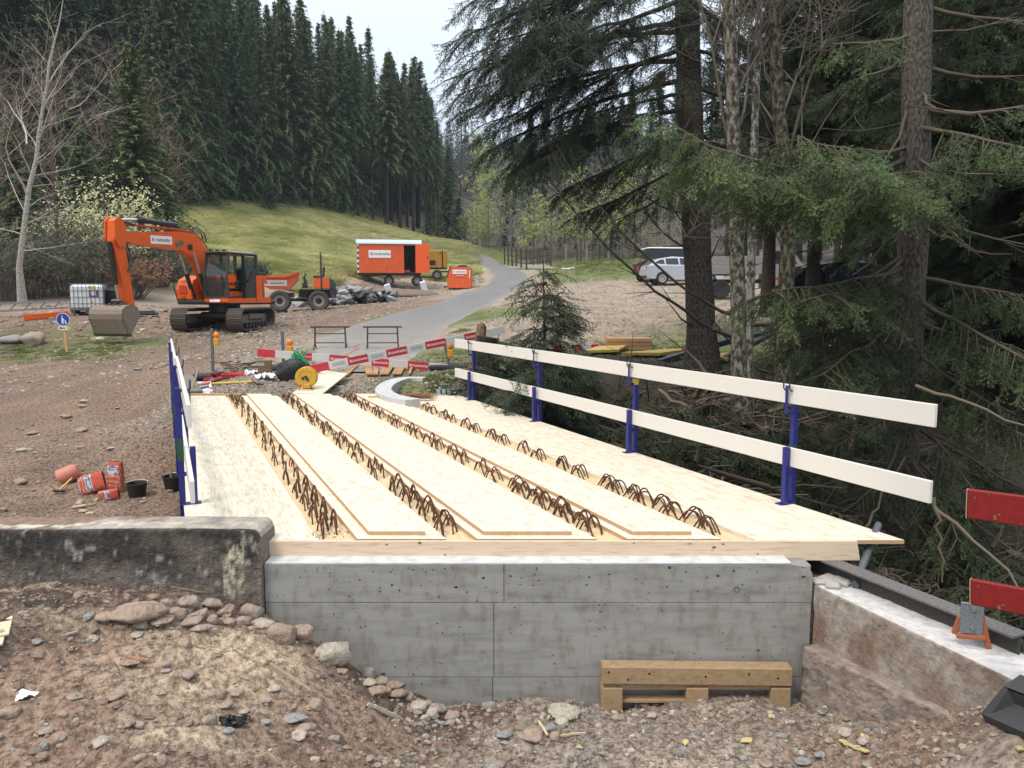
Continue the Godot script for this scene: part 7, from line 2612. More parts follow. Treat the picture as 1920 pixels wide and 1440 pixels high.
	for a in [[4000, 805, 880, 648, 708, 13.5, 18, 0.3], [2200, 800, 850, 700, 740, 12.9, 14.5, 0.28], [1600, 150, 240, 636, 655, 22, 26, 0.5], [900, 0, 90, 640, 660, 22.5, 26, 0.6], [500, 105, 145, 660, 670, 22, 24, 0.5], [1500, 870, 905, 470, 520, 60, 85, 1.2], [1500, 1030, 1200, 490, 512, 55, 70, 1.0], [1400, 840, 885, 592, 625, 22, 30, 0.6], [900, 1080, 1300, 640, 660, 15, 19, 0.5]]:
		for i in int(a[0]):
			var p := at(lerpf(a[1], a[2], 0.5) + rng.randfn(0, 0.3) * (a[2] - a[1]), a[3], lerpf(a[5], a[6], 0.5) + rng.randfn(0, 0.3) * (a[6] - a[5]))
			if p.z > -13.0 and p.x < 1.0 - (p.z + 13.0) or p.z > -5.5:
				continue
			if wob2.get_noise_2d(p.x * 1.3, p.z * 1.3) < -0.12 or road_gap(p.x, p.z) < 0.1:
				continue
			p.y = ground_y(p.x, p.z) - 0.01
			var s: float = a[7] * rng.randf_range(0.6, 1.2)
			xs.append(Transform3D(Basis(Vector3.UP, rng.randf() * TAU).scaled(Vector3.ONE * s), p))
			cs.append(Color(0.13, 0.19, 0.045).lerp(Color(0.26, 0.27, 0.11), rng.randf()) * rng.randf_range(0.8, 1.2))
	o = many(self, "verge_grass", tuft.mesh(), mat("grass", Color.WHITE), xs, cs)
	tag(o, "patches of fresh green grass beside the road and on the bare soil", "grass")

func zone_probe(x: float, z: float) -> Color:
	return zone_color(x, z)

func barrier_board(label: String, p0: Vector3, p1: Vector3, h: float, bits: Array) -> void:
	# bits: [share where it starts, share where it ends, with name]
	var dir := p1 - p0
	var L := dir.length()
	var x := dir / L
	var z := x.cross(Vector3.UP).normalized()
	if z.z < 0:
		z = -z
	var y := z.cross(x)
	var t := thing("barrier_board", label, "barrier")
	t.transform = Transform3D(Basis(x, y, z), p0)
	var b := MB.new()
	b.col = Color(0.56, 0.55, 0.54)
	b.bx(L * 0.5, 0, 0, L, h, 0.022, 0.003)
	put(t, "board", b, mat("sign_paint", Color.WHITE))
	for q in bits:
		var w: float = (q[1] - q[0]) * L
		var m: float = (q[0] + q[1]) * 0.5 * L
		if q[2] == 1:
			company_sign(t, w, h * 1.01, Transform3D(Basis(), Vector3(m, 0, 0.010)), Color(0.46, 0.03, 0.045), true)
		elif q[2] == 0:
			b = MB.new()
			b.col = Color(0.52, 0.035, 0.05)
			b.bx(m, 0, 0.008, w, h * 1.01, 0.012, 0.002)
			put(t, "red_field", b, mat("sign_paint", Color.WHITE))
		else:
			b = MB.new()
			b.col = Color(0.38, 0.38, 0.38)
			b.bx(m, 0, 0.0115, w, h * 0.42, 0.003)
			put(t, "grey_field", b, mat("sign_paint", Color.WHITE))

func make_barriers() -> void:
	var steel := mat("galvanised", Color.WHITE)
	var lens := mat("amber_lens", lin(0.85, 0.24, 0.01), 0.25)
	lens.backlight_enabled = true
	lens.backlight = Color(0.4, 0.4, 0.4)
	# posts with amber lamps: [foot px, py, depth, top px, py, lamp px, py, label]
	for a in [[399, 690, 16.4, 397, 616, 402, 638, "grey steel barrier post with an amber lamp beside the red tool trays", 1], [532, 690, 15.8, 529, 621, 539, 652, "grey steel barrier post with an amber lamp in the middle, left of the green bag", 1], [843, 692, 15.3, 832, 637, 840, 660, "leaning grey barrier post with an amber lamp at the far end of the right railing", 1]]:
		var f := on_ground(a[0], a[1], a[2], -0.02)
		var top := at(a[3], a[4], a[2])
		var t := thing("barrier_post", a[7], "barrier post", f)
		var b := MB.new()
		b.col = Color(0.2, 0.21, 0.22)
		b.bar(Vector3.ZERO, top - f, 0.06, 0.05, Vector3.RIGHT, 0.004)
		put(t, "pole", b, steel)
		b = MB.new()
		b.col = Color(0.05, 0.05, 0.05)
		b.bx(0, 0.05, 0, 0.8, 0.1, 0.38, 0.03)
		put(t, "rubber_foot", b, mat("rubber", Color.WHITE))
		var lp := at(a[5], a[6], a[2] - 0.05) - f + Vector3(0.05, 0.02, 0.02)
		b = MB.new()
		b.lathe(Transform3D(Basis(Vector3.RIGHT, PI / 2), lp + Vector3(0, 0.09, -0.03)), [[0.0, -0.03], [0.058, -0.02], [0.064, 0.02], [0.058, 0.05], [0.035, 0.065], [0.0, 0.07]], 18)
		put(t, "amber_lens", b, lens)
		b = MB.new()
		b.col = Color(0.66, 0.30, 0.02)
		b.bx(lp.x, lp.y - 0.05, lp.z, 0.115, 0.14, 0.08, 0.012)
		put(t, "battery_box", b, mat("amber_box", Color.WHITE, 0.5))
	var L1 := 356.0
	barrier_board("red and white barrier board lettered in red fields, lying nearly level behind the bag", at(483, 661, 15.65), at(840, 690, 15.15), 0.155, [[0.0, 34 / L1, 0], [82 / L1, 104 / L1, 1], [137 / L1, 174 / L1, 1], [216 / L1, 248 / L1, 1], [283 / L1, 321 / L1, 1]])
	L1 = 370.0
	barrier_board("long red and white barrier board slanting up to the right over the level one", at(576, 694, 14.2), at(946, 618, 15.4), 0.15, [[0.0, 38 / L1, 0], [44 / L1, 66 / L1, 2], [72 / L1, 108 / L1, 1], [114 / L1, 136 / L1, 2], [142 / L1, 180 / L1, 1], [187 / L1, 209 / L1, 2], [215 / L1, 254 / L1, 1], [290 / L1, 331 / L1, 1]])
	# trestles
	var tm := mat("trestle_steel", lin(0.045, 0.038, 0.034), 0.6, 0.2)
	for a in [[620, 662, 18.6, "black steel trestle standing on the road, left one of the two"], [718, 662, 18.6, "black steel trestle standing on the road, right one of the two"]]:
		var f := on_ground(a[0], a[1], a[2])
		var t := thing("steel_trestle", a[3], "trestle", f, 0.1)
		var top := at(a[0], 613, a[2]).y - f.y
		var b := MB.new()
		b.bx(0, top, 0, 0.92, 0.035, 0.05, 0.004)
		put(t, "top_bar", b, tm)
		b = MB.new()
		b.bx(0, top - 0.16, 0, 0.7, 0.022, 0.022)
		b.bx(0, top - 0.38, 0, 0.72, 0.022, 0.022)
		put(t, "cross_bar", b, tm)
		for s in [-1.0, 1.0]:
			b = MB.new()
			b.bar(Vector3(s * 0.35, top, 0), Vector3(s * 0.365, top - 0.4, 0), 0.034, 0.034)
			b.bar(Vector3(s * 0.365, top - 0.36, 0), Vector3(s * 0.37, 0, 0.2), 0.028, 0.028)
			b.bar(Vector3(s * 0.365, top - 0.36, 0), Vector3(s * 0.37, 0, -0.2), 0.028, 0.028)
			put(t, "leg", b, tm)

func loose_sheet(w: float, l: float, seed_: int, amp: float) -> MB:
	var b := MB.new()
	var n := 8
	var f := FastNoiseLite.new()
	f.seed = seed_
	f.frequency = 2.5
	for i in n:
		for j in n:
			var q := []
			for k in [[0, 0], [1, 0], [1, 1], [0, 1]]:
				var x: float = ((i + k[0]) / float(n) - 0.5) * w
				var z: float = ((j + k[1]) / float(n) - 0.5) * l
				q.append(Vector3(x * (1.0 + f.get_noise_2d(z * 3.0, 5.0) * 0.5), absf(f.get_noise_2d(x * 3.0, z * 3.0)) * amp, z))
			b.face([q[0], q[3], q[2], q[1]])
	return b

func make_site_clutter() -> void:
	# cable reel
	var p := on_plane(575, 733, 0.075) + Vector3(0, 0, -0.7)
	p = at(575, 731, 12.95)
	var yel := mat("reel_yellow", lin(0.62, 0.36, 0.03), 0.5, 0.0, T.mottle, Vector3(3, 3, 3))
	var t := thing("cable_reel", "yellow cable reel standing at the far end of the deck", "cable reel", p, 0.1)
	var b := MB.new()
	var fw := Basis(Vector3.RIGHT, PI / 2)
	b.lathe(Transform3D(fw, Vector3(0, 0.21, 0.04)), [[0.0, -0.012], [0.175, -0.012], [0.18, 0.0], [0.172, 0.012], [0.12, 0.012], [0.11, 0.004], [0.0, 0.006]], 36)
	b.lathe(Transform3D(fw, Vector3(0, 0.21, -0.1)), [[0.0, -0.012], [0.175, -0.012], [0.18, 0.0], [0.172, 0.012], [0.0, 0.012]], 36)
	put(t, "flange", b, yel)
	b = MB.new()
	b.col = Color(0.75, 0.2, 0.1)
	b.lathe(Transform3D(fw, Vector3(0, 0.21, -0.09)), [[0.13, 0.0], [0.14, 0.03], [0.13, 0.06], [0.14, 0.09], [0.13, 0.12]], 28)
	put(t, "wound_cable", b, mat("cable", Color.WHITE, 0.6))
	b = MB.new()
	for q in [[-0.05, 0.2], [0.0, 0.22], [0.025, 0.18]]:
		b.lathe(Transform3D(fw, Vector3(q[0], q[1], 0.045)), [[0.026, 0.0], [0.026, 0.012], [0.018, 0.012], [0.0, 0.004]], 14)
	put(t, "socket", b, mat("dark_hook", Color.WHITE))
	b = MB.new()
	b.col = Color(0.55, 0.3, 0.1)
	for s in [-0.11, 0.11]:
		b.tube(PackedVector3Array([Vector3(s, 0.0, -0.13), Vector3(s, 0.0, 0.1), Vector3(s * 0.7, 0.1, 0.08)]), PackedFloat32Array([0.009, 0.009, 0.009]), 6)
	b.rod(Vector3(-0.16, 0.0, 0.1), Vector3(0.16, 0.0, 0.1), 0.009, 6)
	put(t, "stand", b, mat("rebar", Color.WHITE))
	# plywood ramp
	b = MB.new()
	var a0 := on_plane(545, 738, 0.045)
	var quad := [at(548, 737, 12.62), at(604, 738, 12.62), at(652, 700, 14.3), at(606, 694, 14.6)]
	var cen := Vector3.ZERO
	for q in quad:
		cen += q * 0.25
	b.face_out(quad.duplicate(), cen + Vector3.DOWN)
	b.face_out(quad.map(func(v: Vector3) -> Vector3: return v + Vector3.DOWN * 0.02), cen + Vector3.UP)
	for k in 4:
		b.face_out([quad[k], quad[(k + 1) % 4], quad[(k + 1) % 4] + Vector3.DOWN * 0.02, quad[k] + Vector3.DOWN * 0.02], cen)
	solo("plywood_ramp", "pale plywood sheet laid as a ramp behind the cable reel", "plywood", b, mat("sheet_wood", Color.WHITE))
	b = MB.new()
	b.col = Color(0.8, 0.22, 0.12)
	var cord := PackedVector3Array()
	var cr := PackedFloat32Array()
	for q in [[622, 712, 14.0], [612, 706, 14.1], [609, 690, 14.6], [611, 665, 15.4], [640, 655, 17], [668, 652, 18.2], [672, 642, 18.4], [662, 632, 18.8], [675, 615, 19.5]]:
		cord.append(on_ground(q[0], q[1], q[2], 0.05))
		cr.append(0.008)
	b.tube(cord, cr, 4)
	solo("extension_lead", "thin red cord trailing from the plywood ramp to the road", "cord", b, mat("cable", Color.WHITE))
	# rubbish bag with green straps
	p = on_ground(552, 702, 14.3)
	t = thing("rubbish_bag", "bulging dark green plastic bag tied with bright green straps", "bag", p)
	var bag := rock_mesh(940, 0.9, 2)
	put(t, "bag", bag, mat("bag_film", lin(0.022, 0.032, 0.028), 0.25, 0.0, null, Vector3.ONE, T.relief, 2.0), Transform3D(Basis.from_euler(Vector3(0, 0.5, -0.3)).scaled(Vector3(0.62, 0.62, 0.5)), Vector3(-0.02, 0.2, 0)))
	b = MB.new()
	b.col = Color(0.03, 0.28, 0.12)
	for k in 26:
		var q := Vector3(0.1 + jig(0.1), 0.42 + jig(0.06), jig(0.1))
		b.tube(PackedVector3Array([q, q + Vector3(jig(0.1), 0.06 + jig(0.06), jig(0.05)), q + Vector3(jig(0.12), -0.05 + jig(0.1), 0.06)]), PackedFloat32Array([0.012, 0.012, 0.012]), 4)
	put(t, "green_strap", b, mat("webbing", Color.WHITE))
	# cardboard box
	p = on_ground(497, 702, 14.8)
	t = thing("cardboard_box", "small brown cardboard box standing open between trays and bag", "box", p, 0.2)
	b = MB.new()
	b.bx(0, 0.13, 0, 0.25, 0.26, 0.2, 0.003)
	put(t, "carton", b, mat("cardboard", lin(0.22, 0.135, 0.075), 0.9, 0.0, T.mottle, Vector3(3, 3, 3)))
	b = MB.new()
	b.col = Color(0.4, 0.36, 0.32)
	b.bx(-0.06, 0.19, 0.1025, 0.12, 0.06, 0.003)
	put(t, "label", b, mat("sign_paint", Color.WHITE))
	# red tool trays
	for a in [[404, 694, 15.2, 0.34, 0.1, "red plastic tool tray holding a drill, left of the long one"], [442, 693, 15.1, 0.42, -0.05, "long shallow red plastic tray beside the cardboard box"]]:
		t = thing("red_tray", a[5], "tray", on_ground(a[0], a[1], a[2], 0.03), a[4])
		b = MB.new()
		b.bx(0, 0.02, 0, a[3], 0.03, 0.28, 0.005)
		for s in [-1.0, 1.0]:
			b.box(Transform3D(Basis(Vector3.BACK, -s * 0.3), Vector3(s * a[3] * 0.52, 0.07, 0)), Vector3(0.016, 0.12, 0.32), 0.004)
			b.box(Transform3D(Basis(Vector3.RIGHT, s * 0.3), Vector3(0, 0.07, s * 0.155)), Vector3(a[3] * 1.08, 0.12, 0.016), 0.004)
		put(t, "shell", b, mat("red_plastic", lin(0.50, 0.012, 0.02), 0.4))
	b = MB.new()
	b.col = Color(0.3, 0.06, 0.07)
	for k in 5:
		b.box(Transform3D(Basis.from_euler(jig3(1.0)), Vector3(jig(0.14), 0.1 + jig(0.02), jig(0.05))), Vector3(0.16, 0.06, 0.06), 0.02)
		b.col = Color(0.06, 0.06, 0.06)
	solo("power_drill", "dark and red power drill lying in the left red tray", "drill", b, mat("gear", Color.WHITE), Transform3D(Basis(), on_ground(412, 687, 15.2, 0.1)))
	# crumpled foil and paper, offcuts
	for a in [[478, 700, 14.8, 0.3, 0.22, 0.10, "crumpled white plastic film lying left of the cardboard box", 0.75], [498, 710, 14.2, 0.32, 0.25, 0.10, "crumpled white plastic film lying in front of the cardboard box", 0.78]]:
		b = loose_sheet(a[3], a[4], int(a[0]), a[5] * 2.0)
		b = tinted(b, Color(a[7], a[7], a[7] * 1.04))
		solo("plastic_film", a[6], "plastic film", b, mat("sack", Color.WHITE), Transform3D(Basis(Vector3.UP, 0.4), on_ground(a[0], a[1], a[2], 0.02)))
	b = MB.new()
	for k in 46:
		var q := Vector3(jig(0.5), 0.03 + rng.randf() * 0.2, jig(0.22))
		var g := rng.randf_range(0.5, 1.2)
		b.col = Color(0.13 * g, 0.095 * g, 0.07 * g)
		b.tube(PackedVector3Array([q, q + Vector3(jig(0.2), jig(0.07), jig(0.1)), q + Vector3(jig(0.4), jig(0.12), jig(0.2))]), PackedFloat32Array([0.011, 0.009, 0.005]), 4)
	var so := solo("twig_heap", "small heap of dark twigs and roots behind the red trays", "twigs", b, mat("dead_wood", Color.WHITE), Transform3D(Basis(), on_ground(462, 684, 16.0)))
	for a in [[395, 702, 500, 699, 14.9, 0.09, "grey plank lying under the red trays"], [520, 678, 570, 672, 16.4, 0.1, "short pale plank behind the middle barrier post"]]:
		b = MB.new()
		b.col = Color(0.42, 0.35, 0.28)
		b.bar(on_ground(a[0], a[1], a[4], 0.02), on_ground(a[2], a[3], a[4], 0.02), a[5], 0.03)
		solo("plank", a[6], "plank", b, mat("stick_wood", Color.WHITE))
	# yellow-handled tool, dark tools, white tool board and a leaning stick
	t = thing("long_tool", "long yellow-handled tool lying on the gravel left of centre", "tool", Vector3.ZERO)
	b = MB.new()
	b.col = Color(0.55, 0.40, 0.05)
	b.rod(on_ground(374, 712, 14.0, 0.09), on_ground(474, 720, 13.7, 0.05), 0.022, 8)
	put(t, "handle", b, mat("tool_paint", Color.WHITE, 0.5))
	b = MB.new()
	b.col = Color(0.06, 0.055, 0.05)
	b.tube(PackedVector3Array([on_ground(474, 720, 13.7, 0.05), on_ground(484, 723, 13.6, 0.03), on_ground(497, 721, 13.7, 0.02)]), PackedFloat32Array([0.016, 0.014, 0.006]), 6)
	put(t, "tine", b, mat("dark_hook", Color.WHITE))
	for a in [[352, 700, 410, 709, 14.4, 0.06, "dark crowbar among the tools left of the gravel strip"], [380, 700, 428, 713, 14.2, 0.1, "black flat tool case lying among the tools"], [345, 696, 372, 704, 14.6, 0.07, "black hand tool by the left railing's far end"], [372, 704, 400, 700, 14.5, 0.05, "grey metal tool lying across the others"]]:
		b = MB.new()
		var g := 0.02 if a[6].begins_with("black") or a[6].begins_with("dark") else 0.25
		b.col = Color(g, g * 1.05, g * 1.1)
		b.bar(on_ground(a[0], a[1], a[4], 0.06), on_ground(a[2], a[3], a[4], 0.05), a[5], 0.035, Vector3.UP, 0.006)
		solo("hand_tool", a[6], "tool", b, mat("tool_paint", Color.WHITE))
	b = MB.new()
	b.col = Color(0.72, 0.70, 0.66)
	var s0 := on_ground(378, 714, 13.9, 0.12)
	var s1 := on_ground(389, 740, 12.7, 0.1)
	b.bar(s0, s1, 0.3, 0.03, Vector3.UP, 0.004)
	solo("white_board", "white board sloping down to the deck with hand tools on it", "board", b, mat("sign_paint", Color.WHITE))
	for a in [[386, 724, 13.4, "pink-capped grey tin lying on the white board", Color(0.5, 0.22, 0.25)], [384, 731, 13.1, "steel trowel lying on the white board", Color(0.25, 0.27, 0.28)]]:
		b = MB.new()
		b.col = a[4]
		var q := at(a[0], a[1], a[2])
		b.rod(q + Vector3(-0.06, 0.04, 0), q + Vector3(0.06, 0.06, -0.03), 0.03, 10)
		b.col = Color(0.3, 0.3, 0.32)
		b.rod(q + Vector3(-0.12, 0.03, 0.02), q + Vector3(-0.05, 0.04, 0), 0.025, 10)
		solo("small_tool", a[3], "tool", b, mat("tool_paint", Color.WHITE))
	b = MB.new()
	b.col = Color(0.34, 0.26, 0.18)
	b.rod(at(356, 742, 12.6), at(372, 692, 13.0), 0.018, 6)
	solo("leaning_stick", "brown stick leaning up behind the far left corner of the deck", "stick", b, mat("stick_wood", Color.WHITE))
	b = MB.new()
	b.col = Color(0.36, 0.33, 0.29)
	b.bar(at(345, 712, 13.6), at(362, 742, 12.5), 0.3, 0.16, Vector3.UP, 0.01)
	solo("left_kerb", "grey concrete kerb at the far left corner of the deck", "kerb", b, mat("pale_concrete", Color.WHITE))
	# strips of slats laid on the slab
	var strip := mat("slat_wood", lin(0.50, 0.30, 0.16), 0.8, 0.0, T.wood, Vector3(5, 5, 5))
	for a in [[690, 688, 696, 706, 3, "first bundle of brown slats from the left under the barrier boards"], [708, 686, 707, 706, 2, "second, narrow bundle of brown slats under the barrier boards"], [736, 682, 722, 705, 4, "third bundle of brown slats from the left under the barrier boards"], [758, 684, 746, 706, 4, "fourth bundle of brown slats, left of the grass"], [778, 684, 770, 706, 1, "single curved brown slat next to the grass"], [672, 690, 650, 712, 2, "pair of pale brown slats left of the bundles"]]:
		t = thing("slat_bundle", a[5], "slats", Vector3.ZERO)
		for k in int(a[4]):
			b = MB.new()
			b.col = Color.WHITE * rng.randf_range(0.8, 1.15)
			var off := Vector3((k - a[4] * 0.5) * 0.05, 0.0, 0.0)
			b.bar(on_ground(a[0], a[1], 15.9, 0.06) + off, on_ground(a[2], a[3], 14.6, 0.05) + off * 0.9, 0.042, 0.03, Vector3.UP, 0.003)
			put(t, "slat", b, strip)
	# stump, log and drain cover by the right railing
	b = MB.new()
	b.col = Color(0.30, 0.19, 0.11)
	b.tube(PackedVector3Array([at(886, 702, 13.6), at(897, 660, 13.8), at(903, 612, 14.1), at(906, 606, 14.1)]), PackedFloat32Array([0.12, 0.11, 0.09, 0.03]), 9)
	solo("split_log", "reddish split log leaning against the dark stump", "log", b, mat("fir_bark", Color.WHITE))
	b = MB.new()
	b.col = Color(0.05, 0.04, 0.033)
	b.tube(PackedVector3Array([on_ground(908, 712, 13.7, -0.1), at(910, 660, 13.7), at(914, 632, 13.7)]), PackedFloat32Array([0.26, 0.21, 0.2]), 11)
	solo("old_stump", "dark old tree stump behind the far end of the right railing", "stump", b, mat("fir_bark", Color.WHITE))
	t = thing("drain_grate", "grey slotted drain cover lying in the grass by the kerb", "grate", on_ground(842, 724, 13.1, 0.04), 0.15)
	for k in 5:
		b = MB.new()
		b.col = Color(0.26, 0.29, 0.31)
		b.box(Transform3D(Basis(Vector3.RIGHT, 0.25), Vector3(-0.18 + k * 0.09, 0, 0)), Vector3(0.065, 0.03, 0.24), 0.004)
		put(t, "bar", b, mat("galvanised", Color.WHITE))
	b = MB.new()
	b.col = Color(0.22, 0.25, 0.27)
	for s in [-0.12, 0.12]:
		b.box(Transform3D(Basis(Vector3.RIGHT, 0.25), Vector3(0, -s * 0.25 - 0.004, s)), Vector3(0.46, 0.036, 0.03))
	put(t, "frame", b, mat("galvanised", Color.WHITE))
	# timber stack, yellow formwork sheets and steel sections beyond the railing
	t = thing("timber_stack", "stack of orange-brown planks on the gravel beyond the railing", "timber", on_ground(1180, 658, 16.6), -0.04)
	for r in 3:
		for k in 4:
			b = MB.new()
			b.col = Color.WHITE * rng.randf_range(0.82, 1.12)
			b.bx(jig(0.02) + 0.0, 0.05 + r * 0.085, -0.18 * k, 0.95 + jig(0.03), 0.075, 0.17, 0.004)
			put(t, "plank", b, strip)
	var fy := mat("formwork_yellow", lin(0.62, 0.42, 0.07), 0.5, 0.0, T.mottle, Vector3(1.5, 1.5, 1.5))
	for a in [[[1098, 676], [1160, 678], [1175, 666], [1120, 662], 15.6, "yellow formwork sheet at the left foot of the timber stack"], [[1165, 676], [1238, 674], [1296, 656], [1250, 656], 15.2, "yellow formwork sheet in front of the timber stack"], [[1342, 658], [1366, 654], [1366, 648], [1350, 644], 14.6, "small yellow formwork sheet showing behind the thick fir"]]:
		b = MB.new()
		var f := []
		for k in 4:
			f.append(on_ground(a[k][0], a[k][1], a[4] + (0.0 if k < 2 else 0.9), 0.12))
		var c := Vector3.ZERO
		for q in f:
			c += q * 0.25
		b.face_out(f.duplicate(), c + Vector3.DOWN)
		b.face_out(f.map(func(v: Vector3) -> Vector3: return v + Vector3.DOWN * 0.05), c + Vector3.UP)
		for k in 4:
			b.face_out([f[k], f[(k + 1) % 4], f[(k + 1) % 4] + Vector3.DOWN * 0.05, f[k] + Vector3.DOWN * 0.05], c - Vector3.DOWN * -0.02)
		solo("formwork_sheet", a[5], "formwork", b, fy)
	for a in [[1236, 678, 1380, 634, 14.6, 16.0, "dark steel section lying from the formwork to behind the thick fir"], [1250, 672, 1480, 612, 14.9, 17.4, "long blue-grey steel section passing behind the near trunks"], [1320, 690, 1490, 606, 14.0, 18.2, "second blue-grey steel section passing behind the near trunks"]]:
		b = MB.new()
		b.col = Color(0.07, 0.085, 0.105)
		b.bar(at(a[0], a[1], a[4]), at(a[2], a[3], a[5]), 0.1, 0.08, Vector3.UP, 0.004)
		solo("steel_section", a[6], "steel section", b, mat("galvanised", Color.WHITE))
	barrier_board("red and white barrier board lying on the gravel left of the timber stack", on_ground(1036, 664, 16.2, 0.1), on_ground(1122, 658, 16.4, 0.1), 0.12, [[0.0, 0.2, 0], [0.42, 0.62, 0], [0.84, 1.0, 0]])

func tinted(b: MB, c: Color) -> MB:
	for i in b.c.size():
		b.c[i] = c
	return b

func make_left_clutter() -> void:
	# footpath sign
	var f := on_ground(125, 660, 23.4)
	var t := thing("footpath_sign", "round blue footpath sign with an arrow plate on a wooden stake", "sign", f, 0.12)
	var b := MB.new()
	b.box(Transform3D(Basis(Vector3.BACK, 0.04), Vector3(0, 0.32, 0)), Vector3(0.075, 0.9, 0.05), 0.005)
	put(t, "stake", b, mat("slat_pale", lin(0.56, 0.37, 0.2), 0.8, 0.0, T.wood, Vector3(5, 5, 5)))
	var c := at(121, 599, 23.35) - f
	c = Vector3(-0.03, c.y, 0.04)
	var fw := Basis(Vector3.RIGHT, PI / 2)
	b = MB.new()
	b.col = Color(0.74, 0.76, 0.8)
	b.lathe(Transform3D(fw, c), [[0.0, -0.008], [0.195, -0.008], [0.195, 0.0], [0.0, 0.0]], 32)
	var d := put(t, "disc", b, mat("sign_paint", Color.WHITE))
	b = MB.new()
	b.col = Color(0.012, 0.05, 0.32)
	b.lathe(Transform3D(fw, c), [[0.18, 0.0], [0.18, 0.003], [0.0, 0.003]], 32)
	put(d, "blue_field", b, mat("sign_paint", Color.WHITE))
	b = MB.new()
	b.col = Color(0.74, 0.76, 0.8)
	var tr := Transform3D(Basis(), c)
	b.prism(tr, V2([[-0.035, 0.06], [-0.015, 0.075], [0.0, 0.05], [0.02, 0.0], [0.012, -0.06], [0.02, -0.13], [0.0, -0.13], [-0.01, -0.06], [-0.025, -0.13], [-0.045, -0.13], [-0.035, -0.02]]), 0.003, 0.006)
	b.prism(tr, V2([[-0.03, 0.085], [-0.012, 0.085], [-0.006, 0.105], [-0.015, 0.125], [-0.03, 0.12], [-0.036, 0.1]]), 0.003, 0.006)
	b.prism(tr, V2([[0.04, -0.02], [0.065, -0.04], [0.09, -0.03], [0.085, -0.06], [0.095, -0.13], [0.05, -0.13], [0.055, -0.07]]), 0.003, 0.006)
	b.prism(tr, V2([[0.0, 0.04], [0.05, -0.02], [0.045, -0.03], [-0.002, 0.02]]), 0.003, 0.006)
	put(d, "walker_symbol", b, mat("sign_paint", Color.WHITE))
	b = MB.new()
	b.col = Color(0.68, 0.69, 0.66)
	b.prism(Transform3D(Basis(), c + Vector3(0.03, -0.26, 0)), V2([[-0.17, -0.06], [0.06, -0.06], [0.06, 0.06], [-0.17, 0.06]]), -0.006, 0.0)
	b.col = Color(0.60, 0.42, 0.05)
	b.prism(Transform3D(Basis(), c + Vector3(0.03, -0.26, 0)), V2([[0.06, -0.06], [0.14, -0.06], [0.17, 0.0], [0.14, 0.06], [0.06, 0.06]]), -0.006, 0.0)
	var ap := put(t, "arrow_plate", b, mat("sign_paint", Color.WHITE))
	b = MB.new()
	b.col = Color(0.02, 0.02, 0.02)
	b.prism(Transform3D(Basis(), c + Vector3(0.03, -0.26, 0)), V2([[-0.15, 0.0], [-0.09, -0.045], [-0.09, -0.015], [0.02, -0.015], [0.02, 0.015], [-0.09, 0.015], [-0.09, 0.045]]), 0.001, 0.003)
	put(ap, "arrow", b, mat("sign_paint", Color.WHITE))
	# white tank in its cage
	f = on_ground(168, 577, 31.4, 0.02)
	t = thing("water_tank", "white plastic tank in a grey wire cage on a pallet", "tank", f, 0.32)
	b = MB.new()
	b.bx(0, 0.65, 0, 1.16, 0.98, 0.96, 0.09)
	put(t, "plastic_tank", b, mat("tank_white", lin(0.72, 0.74, 0.74), 0.4))
	b = MB.new()
	b.col = Color(0.2, 0.21, 0.22)
	for k in 9:
		var x := -0.6 + 1.2 * k / 8.0
		for s in [-0.5, 0.5]:
			b.rod(Vector3(x, 0.14, s), Vector3(x, 1.17, s), 0.011, 5)
	for k in 7:
		var z := -0.5 + k / 6.0
		for s in [-0.6, 0.6]:
			b.rod(Vector3(s, 0.14, z), Vector3(s, 1.17, z), 0.011, 5)
	for y in [0.16, 0.4, 0.65, 0.9, 1.17]:
		for s in [-0.5, 0.5]:
			b.rod(Vector3(-0.6, y, s), Vector3(0.6, y, s), 0.011, 5)
		for s in [-0.6, 0.6]:
			b.rod(Vector3(s, y, -0.5), Vector3(s, y, 0.5), 0.011, 5)
	put(t, "wire_cage", b, mat("galvanised", Color.WHITE))
	b = MB.new()
	b.col = Color(0.08, 0.075, 0.07)
	b.bx(0, 0.13, 0, 1.2, 0.03, 1.0)
	for x in [-0.5, 0.0, 0.5]:
		b.bx(x, 0.06, 0, 0.14, 0.12, 1.0)
	put(t, "pallet", b, mat("gear", Color.WHITE))
	for q in [[0.26, 0.78, 0.34, 0.3, Color(0.16, 0.09, 0.11)], [0.24, 0.8, 0.2, 0.17, Color(0.62, 0.6, 0.68)], [0.26, 1.02, 0.16, 0.13, Color(0.65, 0.48, 0.03)], [0.12, 1.03, 0.09, 0.1, Color(0.28, 0.33, 0.45)], [0.18, 0.45, 0.07, 0.07, Color(0.6, 0.08, 0.1)]]:
		b = MB.new()
		b.col = q[4]
		b.bx(q[0], q[1], 0.482 + (0.004 if q[2] == 0.2 else 0.0), q[2], q[3], 0.006)
		put(t, "sticker", b, mat("sign_paint", Color.WHITE))
	# black crate beside it, lattice beam and orange beam on the ground
	b = MB.new()
	b.col = Color(0.03, 0.032, 0.035)
	b.bx(0, 0.5, 0, 0.5, 0.95, 0.5, 0.02)
	solo("black_container", "black container standing right of the white tank, behind the excavator stick", "container", b, mat("machine_black", Color.WHITE), Transform3D(Basis(), on_ground(214, 577, 31.8)))
	b = MB.new()
	b.col = Color(0.03, 0.033, 0.037)
	b.bx(0, 0.12, 0, 1.2, 0.1, 0.7, 0.03)
	b.bx(0.1, 0.2, 0, 0.8, 0.08, 0.5, 0.03)
	solo("black_mats", "flat stack of black mats right of the excavator stick", "mats", b, mat("machine_black", Color.WHITE), Transform3D(Basis(Vector3.UP, 0.2), on_ground(263, 578, 31.0)))
